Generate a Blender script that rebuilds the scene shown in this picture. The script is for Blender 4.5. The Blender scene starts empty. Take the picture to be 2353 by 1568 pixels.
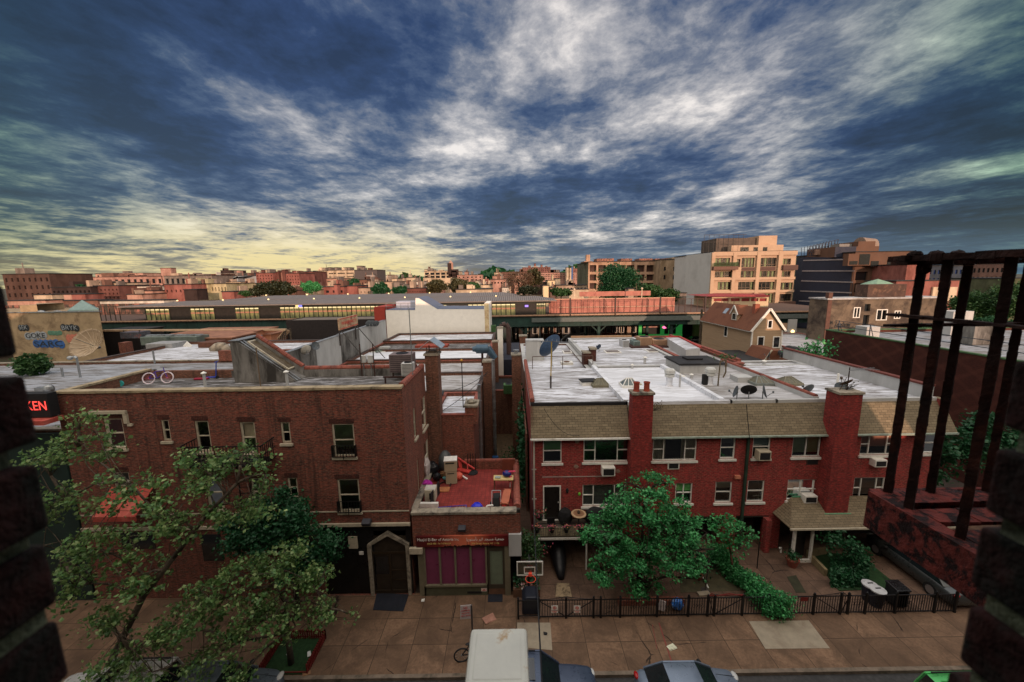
# night-fall view over low roofs and an elevated railway; p0 camera+sky, helpers, ground, buildings, objects
import bpy,bmesh,math,random
from mathutils import Vector,Matrix
from math import radians as R,sin,cos,tan,pi,sqrt
random.seed(7)
S=bpy.context.scene
COL=S.collection
CH=15.8;PITCH=R(9.15);ROLL=R(0.85)
cam=bpy.data.objects.new('camera',bpy.data.cameras.new('camera'))
COL.objects.link(cam);S.camera=cam
cam.data.sensor_width=36.0;cam.data.lens=894.0/2353*36
cam.data.clip_start=0.02;cam.data.clip_end=6000
cam.location=(0,0,CH)
cam.rotation_euler=(Matrix.Rotation(pi/2-PITCH,3,'X')@Matrix.Rotation(-ROLL,3,'Z')).to_euler()
cam.data.dof.use_dof=True;cam.data.dof.focus_distance=28;cam.data.dof.aperture_fstop=4.0
S.view_settings.view_transform='Standard';S.view_settings.look='None'
S.view_settings.gamma=1;S.view_settings.exposure=0.0
def ray(px,py):
 a=(px-1176.5)/894.;b=-(py-784.)/894.
 xr=a*cos(ROLL)+b*sin(ROLL);yr=-a*sin(ROLL)+b*cos(ROLL)
 return Vector((xr,cos(PITCH)+sin(PITCH)*yr,cos(PITCH)*yr-sin(PITCH)))
def U(px,py,x=None,y=None,z=None):
 d=ray(px,py)
 t=y/d.y if y is not None else((z-CH)/d.z if z is not None else x/d.x)
 return Vector((0,0,CH))+d*t
def r5(x,y):return(.4598*x,847+.4598*y)
def r6(x,y):return(564.7+.4298*x,894+.4298*y)
def r7(x,y):return(1129.4+.4298*x,894+.4298*y)
def r8(x,y):return(1694.2+.4298*x,894+.4298*y)
def r2(x,y):return(564.7+.28*x,564.7+.28*y)
def r1(x,y):return(.28*x,517.7+.28*y)
def r3(x,y):return(1129.4+.28*x,517.7+.28*y)
def r4(x,y):return(1694.2+.28*x,498.8+.28*y)
def f1(x,y):return(.16*x,602.4+.16*y)
def f2(x,y):return(376.5+.16*x,602.4+.16*y)
def f3(x,y):return(753+.16*x,593+.16*y)
def f4(x,y):return(1054+.16*x,583.5+.16*y)
def f5(x,y):return(1835.3+.22*x,527+.22*y)
SUN_EL=R(7.5);SUN_AZ=R(24)
sd=bpy.data.lights.new('sun','SUN');sd.energy=3.4;sd.angle=R(0.5);sd.color=(1.0,.64,.46)
sun=bpy.data.objects.new('sun',sd);COL.objects.link(sun);sun.location=(30,-60,60)
dirv=Vector((-sin(SUN_AZ)*cos(SUN_EL),cos(SUN_AZ)*cos(SUN_EL),-sin(SUN_EL)))
sun.rotation_euler=dirv.to_track_quat('-Z','Y').to_euler()
W=bpy.data.worlds.new('World');S.world=W;W.use_nodes=True
nt=W.node_tree;nt.nodes.clear()
def N(t,**k):
 n=nt.nodes.new(t)
 for a,b in k.items():setattr(n,a,b)
 return n
def L(a,b):nt.links.new(a,b)
def val(x,inp):
 if isinstance(x,(int,float)):inp.default_value=x
 elif isinstance(x,(tuple,list)):inp.default_value=x
 else:L(x,inp)
def MA(op,a,b=0.0,c=0.0,clamp=False):
 n=N('ShaderNodeMath',operation=op,use_clamp=clamp);val(a,n.inputs[0]);val(b,n.inputs[1]);val(c,n.inputs[2]);return n.outputs[0]
def SM(a,lo,hi):
 n=N('ShaderNodeMapRange',interpolation_type='SMOOTHSTEP');val(a,n.inputs[0]);n.inputs[1].default_value=lo;n.inputs[2].default_value=hi
 return n.outputs[0]
def MX(f,a,b,bt='MIX'):
 n=N('ShaderNodeMix',data_type='RGBA',blend_type=bt);val(f,n.inputs[0])
 val(a if not isinstance(a,tuple)else(*a,1)[:4],n.inputs[6]);val(b if not isinstance(b,tuple)else(*b,1)[:4],n.inputs[7]);return n.outputs[2]
tc=N('ShaderNodeTexCoord');nrm=N('ShaderNodeVectorMath',operation='NORMALIZE');L(tc.outputs['Generated'],nrm.inputs[0])
D_=nrm.outputs[0]
sx=N('ShaderNodeSeparateXYZ');L(D_,sx.inputs[0]);X_,Y_,Z_=sx.outputs
zz=MA('MAXIMUM',MA('ADD',Z_,.075),.02)
cb=N('ShaderNodeCombineXYZ');L(MA('DIVIDE',X_,zz),cb.inputs[0]);L(MA('MULTIPLY',MA('DIVIDE',Y_,zz),.80),cb.inputs[1])
def NZ(scale,det,rough,dist,off,vec=None):
 n=N('ShaderNodeTexNoise');n.inputs['Scale'].default_value=scale;n.inputs['Detail'].default_value=det
 n.inputs['Roughness'].default_value=rough;n.inputs['Distortion'].default_value=dist
 m=N('ShaderNodeVectorMath',operation='ADD');L(vec or cb.outputs[0],m.inputs[0]);m.inputs[1].default_value=off
 L(m.outputs[0],n.inputs['Vector']);return n.outputs[0]
def blob(px,py,rad,amp):
 d=ray(px,py).normalized()
 n=N('ShaderNodeVectorMath',operation='DOT_PRODUCT');L(D_,n.inputs[0]);n.inputs[1].default_value=d
 a=MA('SUBTRACT',1.0,n.outputs['Value'])
 e=MA('POWER',2.718,MA('MULTIPLY',a,-1.0/(1-cos(rad))))
 return MA('MULTIPLY',e,amp)
cs=N('ShaderNodeVectorMath',operation='MULTIPLY');L(cb.outputs[0],cs.inputs[0]);cs.inputs[1].default_value=(1,1.05,1)
n1=NZ(.72,8,.56,.22,(3.1,1.7,0),cs.outputs[0]);n2=NZ(2.1,9,.64,.25,(9.3,4.1,2),cs.outputs[0]);n3=NZ(.4,3,.5,.2,(1.3,8.1,5));n4=NZ(7.0,7,.66,.2,(2.3,6.1,9))
dens=MA('ADD',MA('ADD',MA('MULTIPLY',n1,1.35),MA('MULTIPLY',n2,1.15)),MA('ADD',MA('MULTIPLY',n3,.35),MA('MULTIPLY',n4,.62)))
dens=MA('SUBTRACT',dens,1.24)
for b_ in[(1330,60,.13,.10),(1450,150,.13,.03),(1280,200,.12,.09),(1560,110,.15,.08),(1400,290,.12,.10),(1150,290,.10,.13),(1060,360,.10,.20),(1230,370,.06,.12),(960,290,.07,.08),(860,240,.05,.08),(620,255,.06,.20),(700,290,.05,.14),(540,225,.04,.10),(780,320,.05,.10),(1700,300,.12,.10),(1850,200,.2,.05),(2100,290,.08,.08),(1800,350,.06,.08),(1350,515,.05,.20),(1250,530,.05,.12),(1500,490,.05,.16),(1650,470,.05,.14),(1850,480,.06,.13),(2050,440,.05,.14),(2250,415,.06,.16),(1750,560,.07,.06),(640,555,.12,.28),(820,565,.10,.26),(450,490,.08,.22),(1000,590,.1,.16),(330,510,.06,.16),(950,550,.07,.18),(200,560,.08,.12),(80,380,.05,.12),(250,330,.05,.10),(130,280,.06,.06),(800,40,.14,-.10),(900,160,.13,-.14),(620,130,.10,-.12),(400,60,.15,-.10),(330,170,.14,-.12),(150,60,.16,-.12),(300,240,.10,-.08),(200,430,.06,-.14),(420,400,.10,-.16),(650,400,.10,-.16),(860,400,.09,-.15),(500,330,.05,-.08),(760,480,.07,-.12),(980,480,.09,-.20),(1120,440,.08,-.16),(1300,420,.07,-.14),(1180,500,.08,-.16),(1480,395,.08,-.14),(1650,400,.07,-.12),(1450,440,.05,-.06),(1980,380,.08,-.10),(2200,180,.14,-.07),(2250,330,.07,-.08),(1990,530,.09,-.22),(2250,510,.09,-.20),(1560,540,.05,-.08),(1120,585,.06,-.04),(880,85,.05,.12),(470,90,.05,.08),(1650,20,.1,-.05),(1950,90,.09,-.06)]:
 dens=MA('ADD',dens,blob(*b_[:3],b_[3]*(1.1 if b_[3]>0 else.9)))
cr=N('ShaderNodeValToRGB');L(dens,cr.inputs[0])
E_=cr.color_ramp.elements
E_[0].position=.12;E_[0].color=(.008,.019,.062,1);E_[1].position=.98;E_[1].color=(.86,.80,.76,1)
for p,c in((.34,(.018,.040,.120,1)),(.48,(.055,.085,.17,1)),(.62,(.17,.19,.25,1)),(.79,(.43,.42,.44,1))):
 e=E_.new(p);e.color=c
colr=cr.outputs[0]
side=SM(MA('ABSOLUTE',MA('DIVIDE',X_,MA('MAXIMUM',Y_,.15))),.55,1.45)
colr=MX(MA('MULTIPLY',side,1.0),colr,(.32,.62,.42),'MULTIPLY')
dl=blob(640,640,.46,1.05);low=SM(Z_,.21,.0)
ymask=MA('MULTIPLY',MA('MULTIPLY',dl,low),1.15,clamp=True)
streak=SM(dens,.42,.86)
ymask=MA('MULTIPLY',ymask,MA('ADD',MA('MULTIPLY',streak,.95),MA('MULTIPLY',SM(Z_,.09,.0),.40)),clamp=True)
colr=MX(MA('MULTIPLY',ymask,.95),colr,(.80,.66,.33))
lowR=MA('MULTIPLY',SM(Z_,.10,.0),SM(X_,-.25,.15))
colr=MX(MA('MULTIPLY',lowR,.45),colr,(.12,.24,.36))
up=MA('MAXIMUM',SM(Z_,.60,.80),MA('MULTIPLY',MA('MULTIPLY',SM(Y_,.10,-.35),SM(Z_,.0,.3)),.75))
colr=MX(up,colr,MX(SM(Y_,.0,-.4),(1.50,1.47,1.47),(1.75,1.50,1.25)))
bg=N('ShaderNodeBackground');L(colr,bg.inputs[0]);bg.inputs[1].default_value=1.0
sky=N('ShaderNodeTexSky',sky_type='NISHITA');sky.sun_disc=False;sky.sun_elevation=SUN_EL
sky.sun_rotation=R(180)-SUN_AZ
bg2=N('ShaderNodeBackground');L(sky.outputs[0],bg2.inputs[0]);bg2.inputs[1].default_value=0.015
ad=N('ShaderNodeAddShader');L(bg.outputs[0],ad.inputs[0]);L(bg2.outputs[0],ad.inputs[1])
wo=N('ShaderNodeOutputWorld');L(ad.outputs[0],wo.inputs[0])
MT={}
def newmat(name):
 m=bpy.data.materials.new(name);m.use_nodes=True;m.node_tree.nodes.clear();MT[name]=m;return m
class NG:
 def __init__(s,m):s.t=m.node_tree
 def n(s,ty,**k):
  x=s.t.nodes.new(ty)
  for a,b in k.items():setattr(x,a,b)
  return x
 def l(s,a,b):s.t.links.new(a,b)
 def noise(s,vec,sc,det=4,ro=.6,dist=0,stretch=None):
  if stretch:
   mp=s.n('ShaderNodeMapping');mp.inputs['Scale'].default_value=stretch;s.l(vec,mp.inputs[0]);vec=mp.outputs[0]
  x=s.n('ShaderNodeTexNoise');x.inputs['Scale'].default_value=sc;x.inputs['Detail'].default_value=det
  x.inputs['Roughness'].default_value=ro;x.inputs['Distortion'].default_value=dist;s.l(vec,x.inputs['Vector']);return x.outputs[0]
 def mr(s,v,a,b,c=0,d=1):
  x=s.n('ShaderNodeMapRange');s.l(v,x.inputs[0])
  for i,q in enumerate((a,b,c,d)):x.inputs[i+1].default_value=q
  return x.outputs[0]
 def mix(s,f,a,b,bt='MIX'):
  x=s.n('ShaderNodeMix',data_type='RGBA',blend_type=bt)
  for v,i in((f,0),(a,6),(b,7)):
   if isinstance(v,(int,float)):x.inputs[i].default_value=v
   elif isinstance(v,tuple):x.inputs[i].default_value=(*v,1)[:4]
   else:s.l(v,x.inputs[i])
  return x.outputs[2]
 def out(s,col,rough=.8,metal=0,bump=None,bs=.3,bd=.02,emit=None,es=0,spec=.4):
  p=s.n('ShaderNodeBsdfPrincipled')
  if isinstance(col,tuple):p.inputs['Base Color'].default_value=(*col,1)[:4]
  else:s.l(col,p.inputs['Base Color'])
  if isinstance(rough,(int,float)):p.inputs['Roughness'].default_value=rough
  else:s.l(rough,p.inputs['Roughness'])
  p.inputs['Metallic'].default_value=metal;p.inputs['Specular IOR Level'].default_value=spec
  if bump is not None:
   b=s.n('ShaderNodeBump');b.inputs['Strength'].default_value=bs;b.inputs['Distance'].default_value=bd
   s.l(bump,b.inputs['Height']);s.l(b.outputs[0],p.inputs['Normal'])
  if emit:p.inputs['Emission Color'].default_value=(*emit,1);p.inputs['Emission Strength'].default_value=es
  o=s.n('ShaderNodeOutputMaterial');s.l(p.outputs[0],o.inputs[0]);return p
def mul(c,k):return tuple(min(1,x*k)for x in c)
def DIAP(name,c1,c2,c3):
 m=newmat(name);g=NG(m);uv=g.n('ShaderNodeUVMap').outputs[0];c=g.mix(g.mr(g.noise(uv,6,3,.6,0,(1,3,1)),.35,.65),c1,c2)
 for sx_ in(1,-1):
  w=g.n('ShaderNodeTexWave',wave_type='BANDS',bands_direction='DIAGONAL');w.inputs['Scale'].default_value=.28;w.inputs['Distortion'].default_value=.6;w.inputs['Detail Scale'].default_value=6;mp=g.n('ShaderNodeMapping');mp.inputs['Scale'].default_value=(1,sx_*1.6,1);g.l(uv,mp.inputs[0]);g.l(mp.outputs[0],w.inputs[0])
  c=g.mix(g.mr(w.outputs[1],.75,.98,0,.28),c,c3)
 c=g.mix(g.mr(g.noise(uv,.35,5),.45,.7,0,.5),c,mul(c1,.5));b=g.n('ShaderNodeTexBrick');g.l(uv,b.inputs['Vector']);b.inputs['Scale'].default_value=4;g.out(c,.9,0,b.outputs['Fac'],-.4,.01);return m
def M(name,col=None,rough=.75,var=.25,sc=2.5,col2=None,c2=(.5,.65),sc2=.7,metal=0,bs=.15,emit=None,es=0,stretch=None,spec=.4):
 """weathered plain surface: colour noise, optional second colour in patches"""
 if name in MT:return MT[name]
 m=newmat(name);g=NG(m);tc=g.n('ShaderNodeTexCoord').outputs['Object']
 a=g.noise(tc,sc,5,.65,.2,stretch)
 c=g.mix(g.mr(a,.3,.7),mul(col,1-var),mul(col,1+var))
 if col2:c=g.mix(g.mr(g.noise(tc,sc2,6,.7,.4,stretch),*c2),c,col2)
 r=g.mr(g.noise(tc,sc*2,3),.3,.7,max(0,rough-.1),min(1,rough+.1))
 g.out(c,r,metal,a,bs,.02,emit,es,spec);return m
def BR(name,c1,c2,mortar=(.16,.13,.11),bw=.215,bh=.075,ms=.012,dirt=(.02,.015,.012),da=.45,bias=0):
 """brick courses laid in metres on the wall's own coordinates"""
 if name in MT:return MT[name]
 m=newmat(name);g=NG(m);uv=g.n('ShaderNodeUVMap').outputs[0]
 b=g.n('ShaderNodeTexBrick');g.l(uv,b.inputs['Vector']);b.inputs['Scale'].default_value=1
 b.inputs['Brick Width'].default_value=bw;b.inputs['Row Height'].default_value=bh;b.inputs['Mortar Size'].default_value=ms
 b.inputs['Mortar Smooth'].default_value=.3;b.inputs['Bias'].default_value=bias
 b.inputs['Color1'].default_value=(*c1,1);b.inputs['Color2'].default_value=(*c2,1);b.inputs['Mortar'].default_value=(*mortar,1)
 big=g.noise(uv,.5,6,.65,.5,(1,.35,1));med=g.noise(uv,7,3,.6,0,(1,2.5,1));fine=g.noise(uv,1.6,4,.6)
 c=g.mix(g.mr(med,.36,.62,.0,.7),b.outputs[0],mul(c1,.30))
 c=g.mix(g.mr(g.noise(uv,5,2,.5,0,(1,2.8,1)),.5,.68,0,.55),c,mul(c2,1.7))
 c=g.mix(g.mr(fine,.4,.7,0,.30),c,mul(c2,1.5))
 c=g.mix(g.mr(big,.52,.75,0,da),c,dirt)
 c=g.mix(g.mr(g.noise(uv,1.1,4,.6,.3,(3.2,.22,1)),.52,.70,0,da+.1),c,mul(dirt,.9))
 g.out(c,.9,0,b.outputs['Fac'],-.5,.01);return m
def ROOF(name,base,stain,streak,amt=.5,sc=1.0,horiz=True,rough=.7,st0=.48):
 """brush coated roofing felt: broad stains, brush streaks and lap seams"""
 if name in MT:return MT[name]
 m=newmat(name);g=NG(m);tc=g.n('ShaderNodeTexCoord').outputs['Object']
 st=(.42,1.5,1)if horiz else(1.6,.35,1)
 a=g.noise(tc,.55*sc,7,.68,.8,st);b=g.noise(tc,2.2*sc,6,.7,.6,(st[0]*.7,st[1]*1.5,1));d=g.noise(tc,11,3,.6)
 c=g.mix(g.mr(d,.3,.7,0,.25),base,mul(base,.72))
 c=g.mix(g.mr(a,.49-.06*amt,.60,0,min(1,amt+.4)),c,stain)
 c=g.mix(g.mr(b,st0,st0+.12,0,min(1,amt*1.2)),c,streak)
 w=g.n('ShaderNodeTexWave',wave_type='BANDS',bands_direction='Y',wave_profile='SAW');w.inputs['Scale'].default_value=.33
 w.inputs['Distortion'].default_value=.25;w.inputs['Detail'].default_value=1;g.l(tc,w.inputs[0])
 c=g.mix(g.mr(w.outputs[1],.955,.99,0,.4),c,streak)
 g.out(c,rough,0,b,.25,.03);return m
def SHINGLE(name,c1,c2,bw=.33,bh=.14):
 m=newmat(name);g=NG(m);uv=g.n('ShaderNodeUVMap').outputs[0]
 b=g.n('ShaderNodeTexBrick');g.l(uv,b.inputs['Vector']);b.inputs['Scale'].default_value=1
 b.inputs['Brick Width'].default_value=bw;b.inputs['Row Height'].default_value=bh;b.inputs['Mortar Size'].default_value=.012
 b.inputs['Mortar Smooth'].default_value=.1
 b.inputs['Color1'].default_value=(*c1,1);b.inputs['Color2'].default_value=(*c2,1);b.inputs['Mortar'].default_value=(*mul(c1,.3),1)
 a=g.noise(uv,1.2,6,.7,.5);f=g.noise(uv,14,3)
 c=g.mix(g.mr(a,.4,.7,0,.5),b.outputs[0],mul(c2,.6));c=g.mix(g.mr(f,.35,.7,0,.35),c,mul(c2,1.25))
 g.out(c,.92,0,b.outputs['Fac'],-.6,.02);return m
def CORR(name,col,pitch=.3,axis='X',rough=.5,metal=.4,col2=None):
 m=newmat(name);g=NG(m);tc=g.n('ShaderNodeTexCoord').outputs['Object']
 w=g.n('ShaderNodeTexWave',wave_type='BANDS',bands_direction=axis);w.inputs['Scale'].default_value=1/pitch/3.1;g.l(tc,w.inputs[0])
 a=g.noise(tc,.6,5,.7,.5);c=g.mix(w.outputs[1],mul(col,.45),mul(col,1.2))
 c=g.mix(g.mr(a,.45,.7,0,.6),c,col2 or mul(col,.5));g.out(c,rough,metal,w.outputs[1],.6,.05);return m
def LEAF(name,c1,c2,c3,tr=.35):
 m=newmat(name);g=NG(m);ge=g.n('ShaderNodeNewGeometry')
 tc=g.n('ShaderNodeTexCoord').outputs['Object']
 cr=g.n('ShaderNodeValToRGB');g.l(ge.outputs['Random Per Island'],cr.inputs[0])
 e=cr.color_ramp.elements;e[0].color=(*c1,1);e[1].color=(*c3,1);e[1].position=1;q=e.new(.55);q.color=(*c2,1)
 c=g.mix(g.mr(g.noise(tc,.9,3),.4,.65,0,.45),cr.outputs[0],mul(c1,.7))
 d=g.n('ShaderNodeBsdfDiffuse');g.l(c,d.inputs[0]);t=g.n('ShaderNodeBsdfTranslucent');g.l(g.mix(.5,c,c3),t.inputs[0])
 gl=g.n('ShaderNodeBsdfGlossy');gl.inputs[0].default_value=(.6,.7,.6,1);gl.inputs[1].default_value=.45
 x=g.n('ShaderNodeMixShader');x.inputs[0].default_value=tr;g.l(d.outputs[0],x.inputs[1]);g.l(t.outputs[0],x.inputs[2])
 y=g.n('ShaderNodeMixShader');y.inputs[0].default_value=.05;g.l(x.outputs[0],y.inputs[1]);g.l(gl.outputs[0],y.inputs[2])
 o=g.n('ShaderNodeOutputMaterial');g.l(y.outputs[0],o.inputs[0]);return m
def GLASS(name,tint=(.75,.8,.8),refl=.16):
 m=newmat(name);g=NG(m)
 t=g.n('ShaderNodeBsdfTransparent');t.inputs[0].default_value=(*tint,1)
 gl=g.n('ShaderNodeBsdfGlossy');gl.inputs[0].default_value=(.9,.95,1,1);gl.inputs[1].default_value=.04
 fr=g.n('ShaderNodeFresnel');fr.inputs[0].default_value=1.5
 mth=g.n('ShaderNodeMath',operation='ADD');g.l(fr.outputs[0],mth.inputs[0]);mth.inputs[1].default_value=refl-.04
 x=g.n('ShaderNodeMixShader');g.l(mth.outputs[0],x.inputs[0]);g.l(t.outputs[0],x.inputs[1]);g.l(gl.outputs[0],x.inputs[2])
 o=g.n('ShaderNodeOutputMaterial');g.l(x.outputs[0],o.inputs[0]);return m
glass=GLASS('window_glass',(.93,.95,.95),.12)
darkglass=M('dark_glass',(.012,.014,.016),.08,.3,spec=.7,bs=0)
room=M('dark_room',(.012,.012,.011),.9)
white=M('white_paint',(.78,.76,.70),.5,.12,6,(.35,.32,.27),(.58,.75),1.5)
cream=M('cream_paint',(.50,.44,.33),.6,.15,6,(.2,.16,.11),(.55,.75),1.5)
stone=M('weathered_stone',(.30,.26,.20),.9,.3,5,(.05,.045,.04),(.48,.68),1.6,bs=.5)
black=M('black_metal',(.010,.010,.011),.45,.3,metal=.2)
blackm=M('matte_black',(.012,.012,.013),.8,.3)
steel=M('galvanised_steel',(.35,.37,.38),.4,.15,metal=.7,col2=(.14,.12,.10))
rust=M('rusted_iron',(.030,.010,.006),.85,.6,9,(.10,.028,.014),(.52,.66),5,bs=1.0)
rustred=M('flaking_red_paint',(.20,.036,.026),.85,.45,14,(.022,.008,.007),(.47,.55),16,bs=1.0)
terra=M('terracotta_coping',(.26,.075,.050),.75,.3,6,(.07,.03,.025),(.5,.7),2,bs=.4)
tan_=M('tan_paint',(.40,.30,.20),.7,.2)
grey_dish=M('grey_dish_paint',(.10,.115,.125),.5,.2,metal=.2)
brickL=BR('dark_red_brown_brick',(.105,.030,.022),(.25,.068,.043),(.19,.14,.105),ms=.014)
brickM=BR('storefront_brick',(.18,.050,.032),(.26,.075,.045),(.22,.17,.13),da=.3)
brickR=BR('cherry_red_brick',(.23,.024,.024),(.36,.042,.038),(.30,.16,.12),.22,.09,.012,da=.18)
brickC=BR('chimney_brick',(.22,.022,.020),(.31,.036,.030),(.14,.06,.05),.22,.09,.012,da=.35)
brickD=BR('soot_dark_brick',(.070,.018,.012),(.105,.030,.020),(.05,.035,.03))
brickB=BR('old_brown_brick',(.15,.060,.036),(.22,.09,.055),(.16,.12,.09),da=.5)
silver=ROOF('silver_coated_roof',(.76,.78,.84),(.42,.42,.44),(.17,.15,.135),.8)
silver2=ROOF('worn_silver_roof',(.36,.38,.42),(.24,.23,.23),(.10,.085,.07),.8)
whiteroof=ROOF('fresh_white_roof',(.80,.82,.87),(.60,.61,.64),(.36,.35,.35),.42)
oldroof=ROOF('soot_grey_roof',(.085,.075,.065),(.030,.026,.022),(.46,.45,.46),.85,1.3,st0=.50)
greyroof=ROOF('weather_grey_roof',(.42,.41,.41),(.20,.18,.16),(.60,.60,.62),.6,1.2)
tar=M('black_tar',(.018,.017,.018),.75,.4,1.5,(.05,.05,.05),(.55,.75),.6)
shing=SHINGLE('tan_asphalt_shingle',(.135,.105,.065),(.235,.185,.115))
stucco_w=M('white_stucco',(.84,.81,.74),.9,.06,1.5,(.55,.52,.46),(.60,.80),.5)
stucco_g=M('stained_grey_render',(.20,.19,.175),.9,.4,1.6,(.040,.036,.032),(.42,.60),.8,stretch=(1,1,.3))
stucco_gl=M('pale_grey_render',(.46,.46,.45),.9,.12,1.2,(.25,.24,.23),(.55,.8),.5,stretch=(1,1,.3))
bark=M('tree_bark',(.075,.055,.038),.9,.4,8,(.20,.17,.12),(.55,.68),3,bs=.8)
barkd=M('dark_bark',(.030,.022,.015),.9,.4,8,bs=.8)
ORG={}
class MB:
 def __init__(s):s.v=[];s.f=[]
 def add(s,vs,fs):
  k=len(s.v);s.v+=[Vector(p)for p in vs];s.f+=[tuple(i+k for i in f)for f in fs];return s
 def quad(s,a,b,c,d):return s.add([a,b,c,d],[(0,1,2,3)])
 def box(s,x0,x1,y0,y1,z0,z1):
  if x0>x1:x0,x1=x1,x0
  if y0>y1:y0,y1=y1,y0
  if z0>z1:z0,z1=z1,z0
  return s.add([(x,y,z)for z in(z0,z1)for y in(y0,y1)for x in(x0,x1)],[(0,2,3,1),(4,5,7,6),(0,1,5,4),(2,6,7,3),(0,4,6,2),(1,3,7,5)])
 def obox(s,c,size,rz=0,rx=0,ry=0):
  m=Matrix.Rotation(rz,3,'Z')@Matrix.Rotation(rx,3,'X')@Matrix.Rotation(ry,3,'Y');c=Vector(c);h=[q/2 for q in size]
  vs=[c+m@Vector((x*h[0],y*h[1],z*h[2]))for z in(-1,1)for y in(-1,1)for x in(-1,1)]
  return s.add(vs,[(0,2,3,1),(4,5,7,6),(0,1,5,4),(2,6,7,3),(0,4,6,2),(1,3,7,5)])
 def bar(s,a,b,w,h=None):
  a=Vector(a);b=Vector(b);d=(b-a).normalized();up=Vector((0,0,1))if abs(d.z)<.95 else Vector((0,1,0))
  r=d.cross(up).normalized()*w/2;u=r.cross(d).normalized()*(h or w)/2
  return s.add([a-r-u,a+r-u,a+r+u,a-r+u,b-r-u,b+r-u,b+r+u,b-r+u],[(0,1,2,3),(4,7,6,5),(0,4,5,1),(1,5,6,2),(2,6,7,3),(3,7,4,0)])
 def tube(s,a,b,r,r2=None,n=8,cap=True):
  a=Vector(a);b=Vector(b);r2=r if r2 is None else r2;d=(b-a).normalized()
  up=Vector((0,0,1))if abs(d.z)<.95 else Vector((1,0,0));p=d.cross(up).normalized();q=p.cross(d)
  vs=[]
  for c,rr in((a,r),(b,r2)):vs+=[c+(p*cos(2*pi*i/n)+q*sin(2*pi*i/n))*rr for i in range(n)]
  fs=[(i,(i+1)%n,n+(i+1)%n,n+i)for i in range(n)]
  if cap:fs+=[tuple(range(n)),tuple(range(2*n-1,n-1,-1))]
  return s.add(vs,fs)
 def path(s,pts,r,n=6,r2=None):
  pts=[Vector(p)for p in pts];m=len(pts)-1
  for i in range(m):
   ra=r if r2 is None else r+(r2-r)*i/m;rb=r if r2 is None else r+(r2-r)*(i+1)/m
   s.tube(pts[i],pts[i+1],ra,rb,n)
  return s
 def lathe(s,prof,c=(0,0,0),n=16,sx=1,sy=1,rot=None):
  c=Vector(c);vs=[]
  for r,z in prof:
   for i in range(n):
    p=Vector((r*cos(2*pi*i/n)*sx,r*sin(2*pi*i/n)*sy,z));vs.append(c+(rot@p if rot else p))
  fs=[(j*n+i,j*n+(i+1)%n,(j+1)*n+(i+1)%n,(j+1)*n+i)for j in range(len(prof)-1)for i in range(n)]
  if prof[0][0]>1e-4:fs.append(tuple(range(n-1,-1,-1)))
  if prof[-1][0]>1e-4:fs.append(tuple(range((len(prof)-1)*n,len(prof)*n)))
  return s.add(vs,fs)
 def ex(s,poly,v):
  n=len(poly);v=Vector(v);a=[Vector(p)for p in poly]
  return s.add(a+[p+v for p in a],[tuple(range(n-1,-1,-1)),tuple(range(n,2*n))]+[(i,(i+1)%n,n+(i+1)%n,n+i)for i in range(n)])
 def blob(s,c,rx,ry,rz,n=10,m=6,jit=0):
  prof=[(sin(pi*i/m),-cos(pi*i/m))for i in range(m+1)];c=Vector(c);vs=[]
  for r,z in prof:
   for i in range(n):
    k=1+random.uniform(-jit,jit);vs.append(c+Vector((r*cos(2*pi*i/n)*rx*k,r*sin(2*pi*i/n)*ry*k,z*rz*k)))
  return s.add(vs,[(j*n+i,j*n+(i+1)%n,(j+1)*n+(i+1)%n,(j+1)*n+i)for j in range(m)for i in range(n)])
 def jig(s,k):
  for p in s.v:p+=Vector((random.uniform(-k,k),random.uniform(-k,k),random.uniform(-k,k)))
  return s
 def build(s,name,mat,parent=None,smooth=False,raw=False,local=False,bevel=0,label=None):
  o0=Vector((0,0,0))if local or parent is None else ORG[parent.name]
  me=bpy.data.meshes.new(name);me.from_pydata([p-o0 for p in s.v],[],s.f);me.validate()
  if not raw:
   bm=bmesh.new();bm.from_mesh(me);bmesh.ops.recalc_face_normals(bm,faces=bm.faces)
   uv=bm.loops.layers.uv.new('UVMap')
   for f in bm.faces:
    n=f.normal
    if abs(n.z)>.85:
     for lp in f.loops:lp[uv].uv=(lp.vert.co.x,lp.vert.co.y)
    else:
     t=Vector((-n.y,n.x,0)).normalized();q=n.cross(t);q=q if q.z>0 else-q
     if abs(t.x)>abs(t.y):t=t if t.x>0 else-t
     else:t=t if t.y>0 else-t
     for lp in f.loops:lp[uv].uv=(lp.vert.co.dot(t),lp.vert.co.dot(q))
   bm.to_mesh(me);bm.free()
  if smooth:
   for p in me.polygons:p.use_smooth=True
  o=bpy.data.objects.new(name,me);me.materials.append(mat);COL.objects.link(o)
  if parent:o.parent=parent;ORG[o.name]=ORG[parent.name]
  else:ORG[o.name]=Vector((0,0,0))
  if bevel:
   b=o.modifiers.new('bevel','BEVEL');b.width=bevel;b.segments=2;b.limit_method='ANGLE'
  if label:o['label']=label
  return o
def thing(name,label,cat,loc=(0,0,0),rz=0,group=None):
 o=bpy.data.objects.new(name,None);o.empty_display_size=.2;COL.objects.link(o);o.location=loc;o.rotation_euler=(0,0,rz)
 o['label']=label;o['category']=cat
 if group:o['group']=group
 ORG[o.name]=Vector(loc);return o
def tag(o,label,cat,group=None,kind=None):
 if label:o['label']=label
 if cat:o['category']=cat
 if group:o['group']=group
 if kind:o['kind']=kind
 return o
def struct(o,label=None):o['kind']='structure';return o
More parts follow.
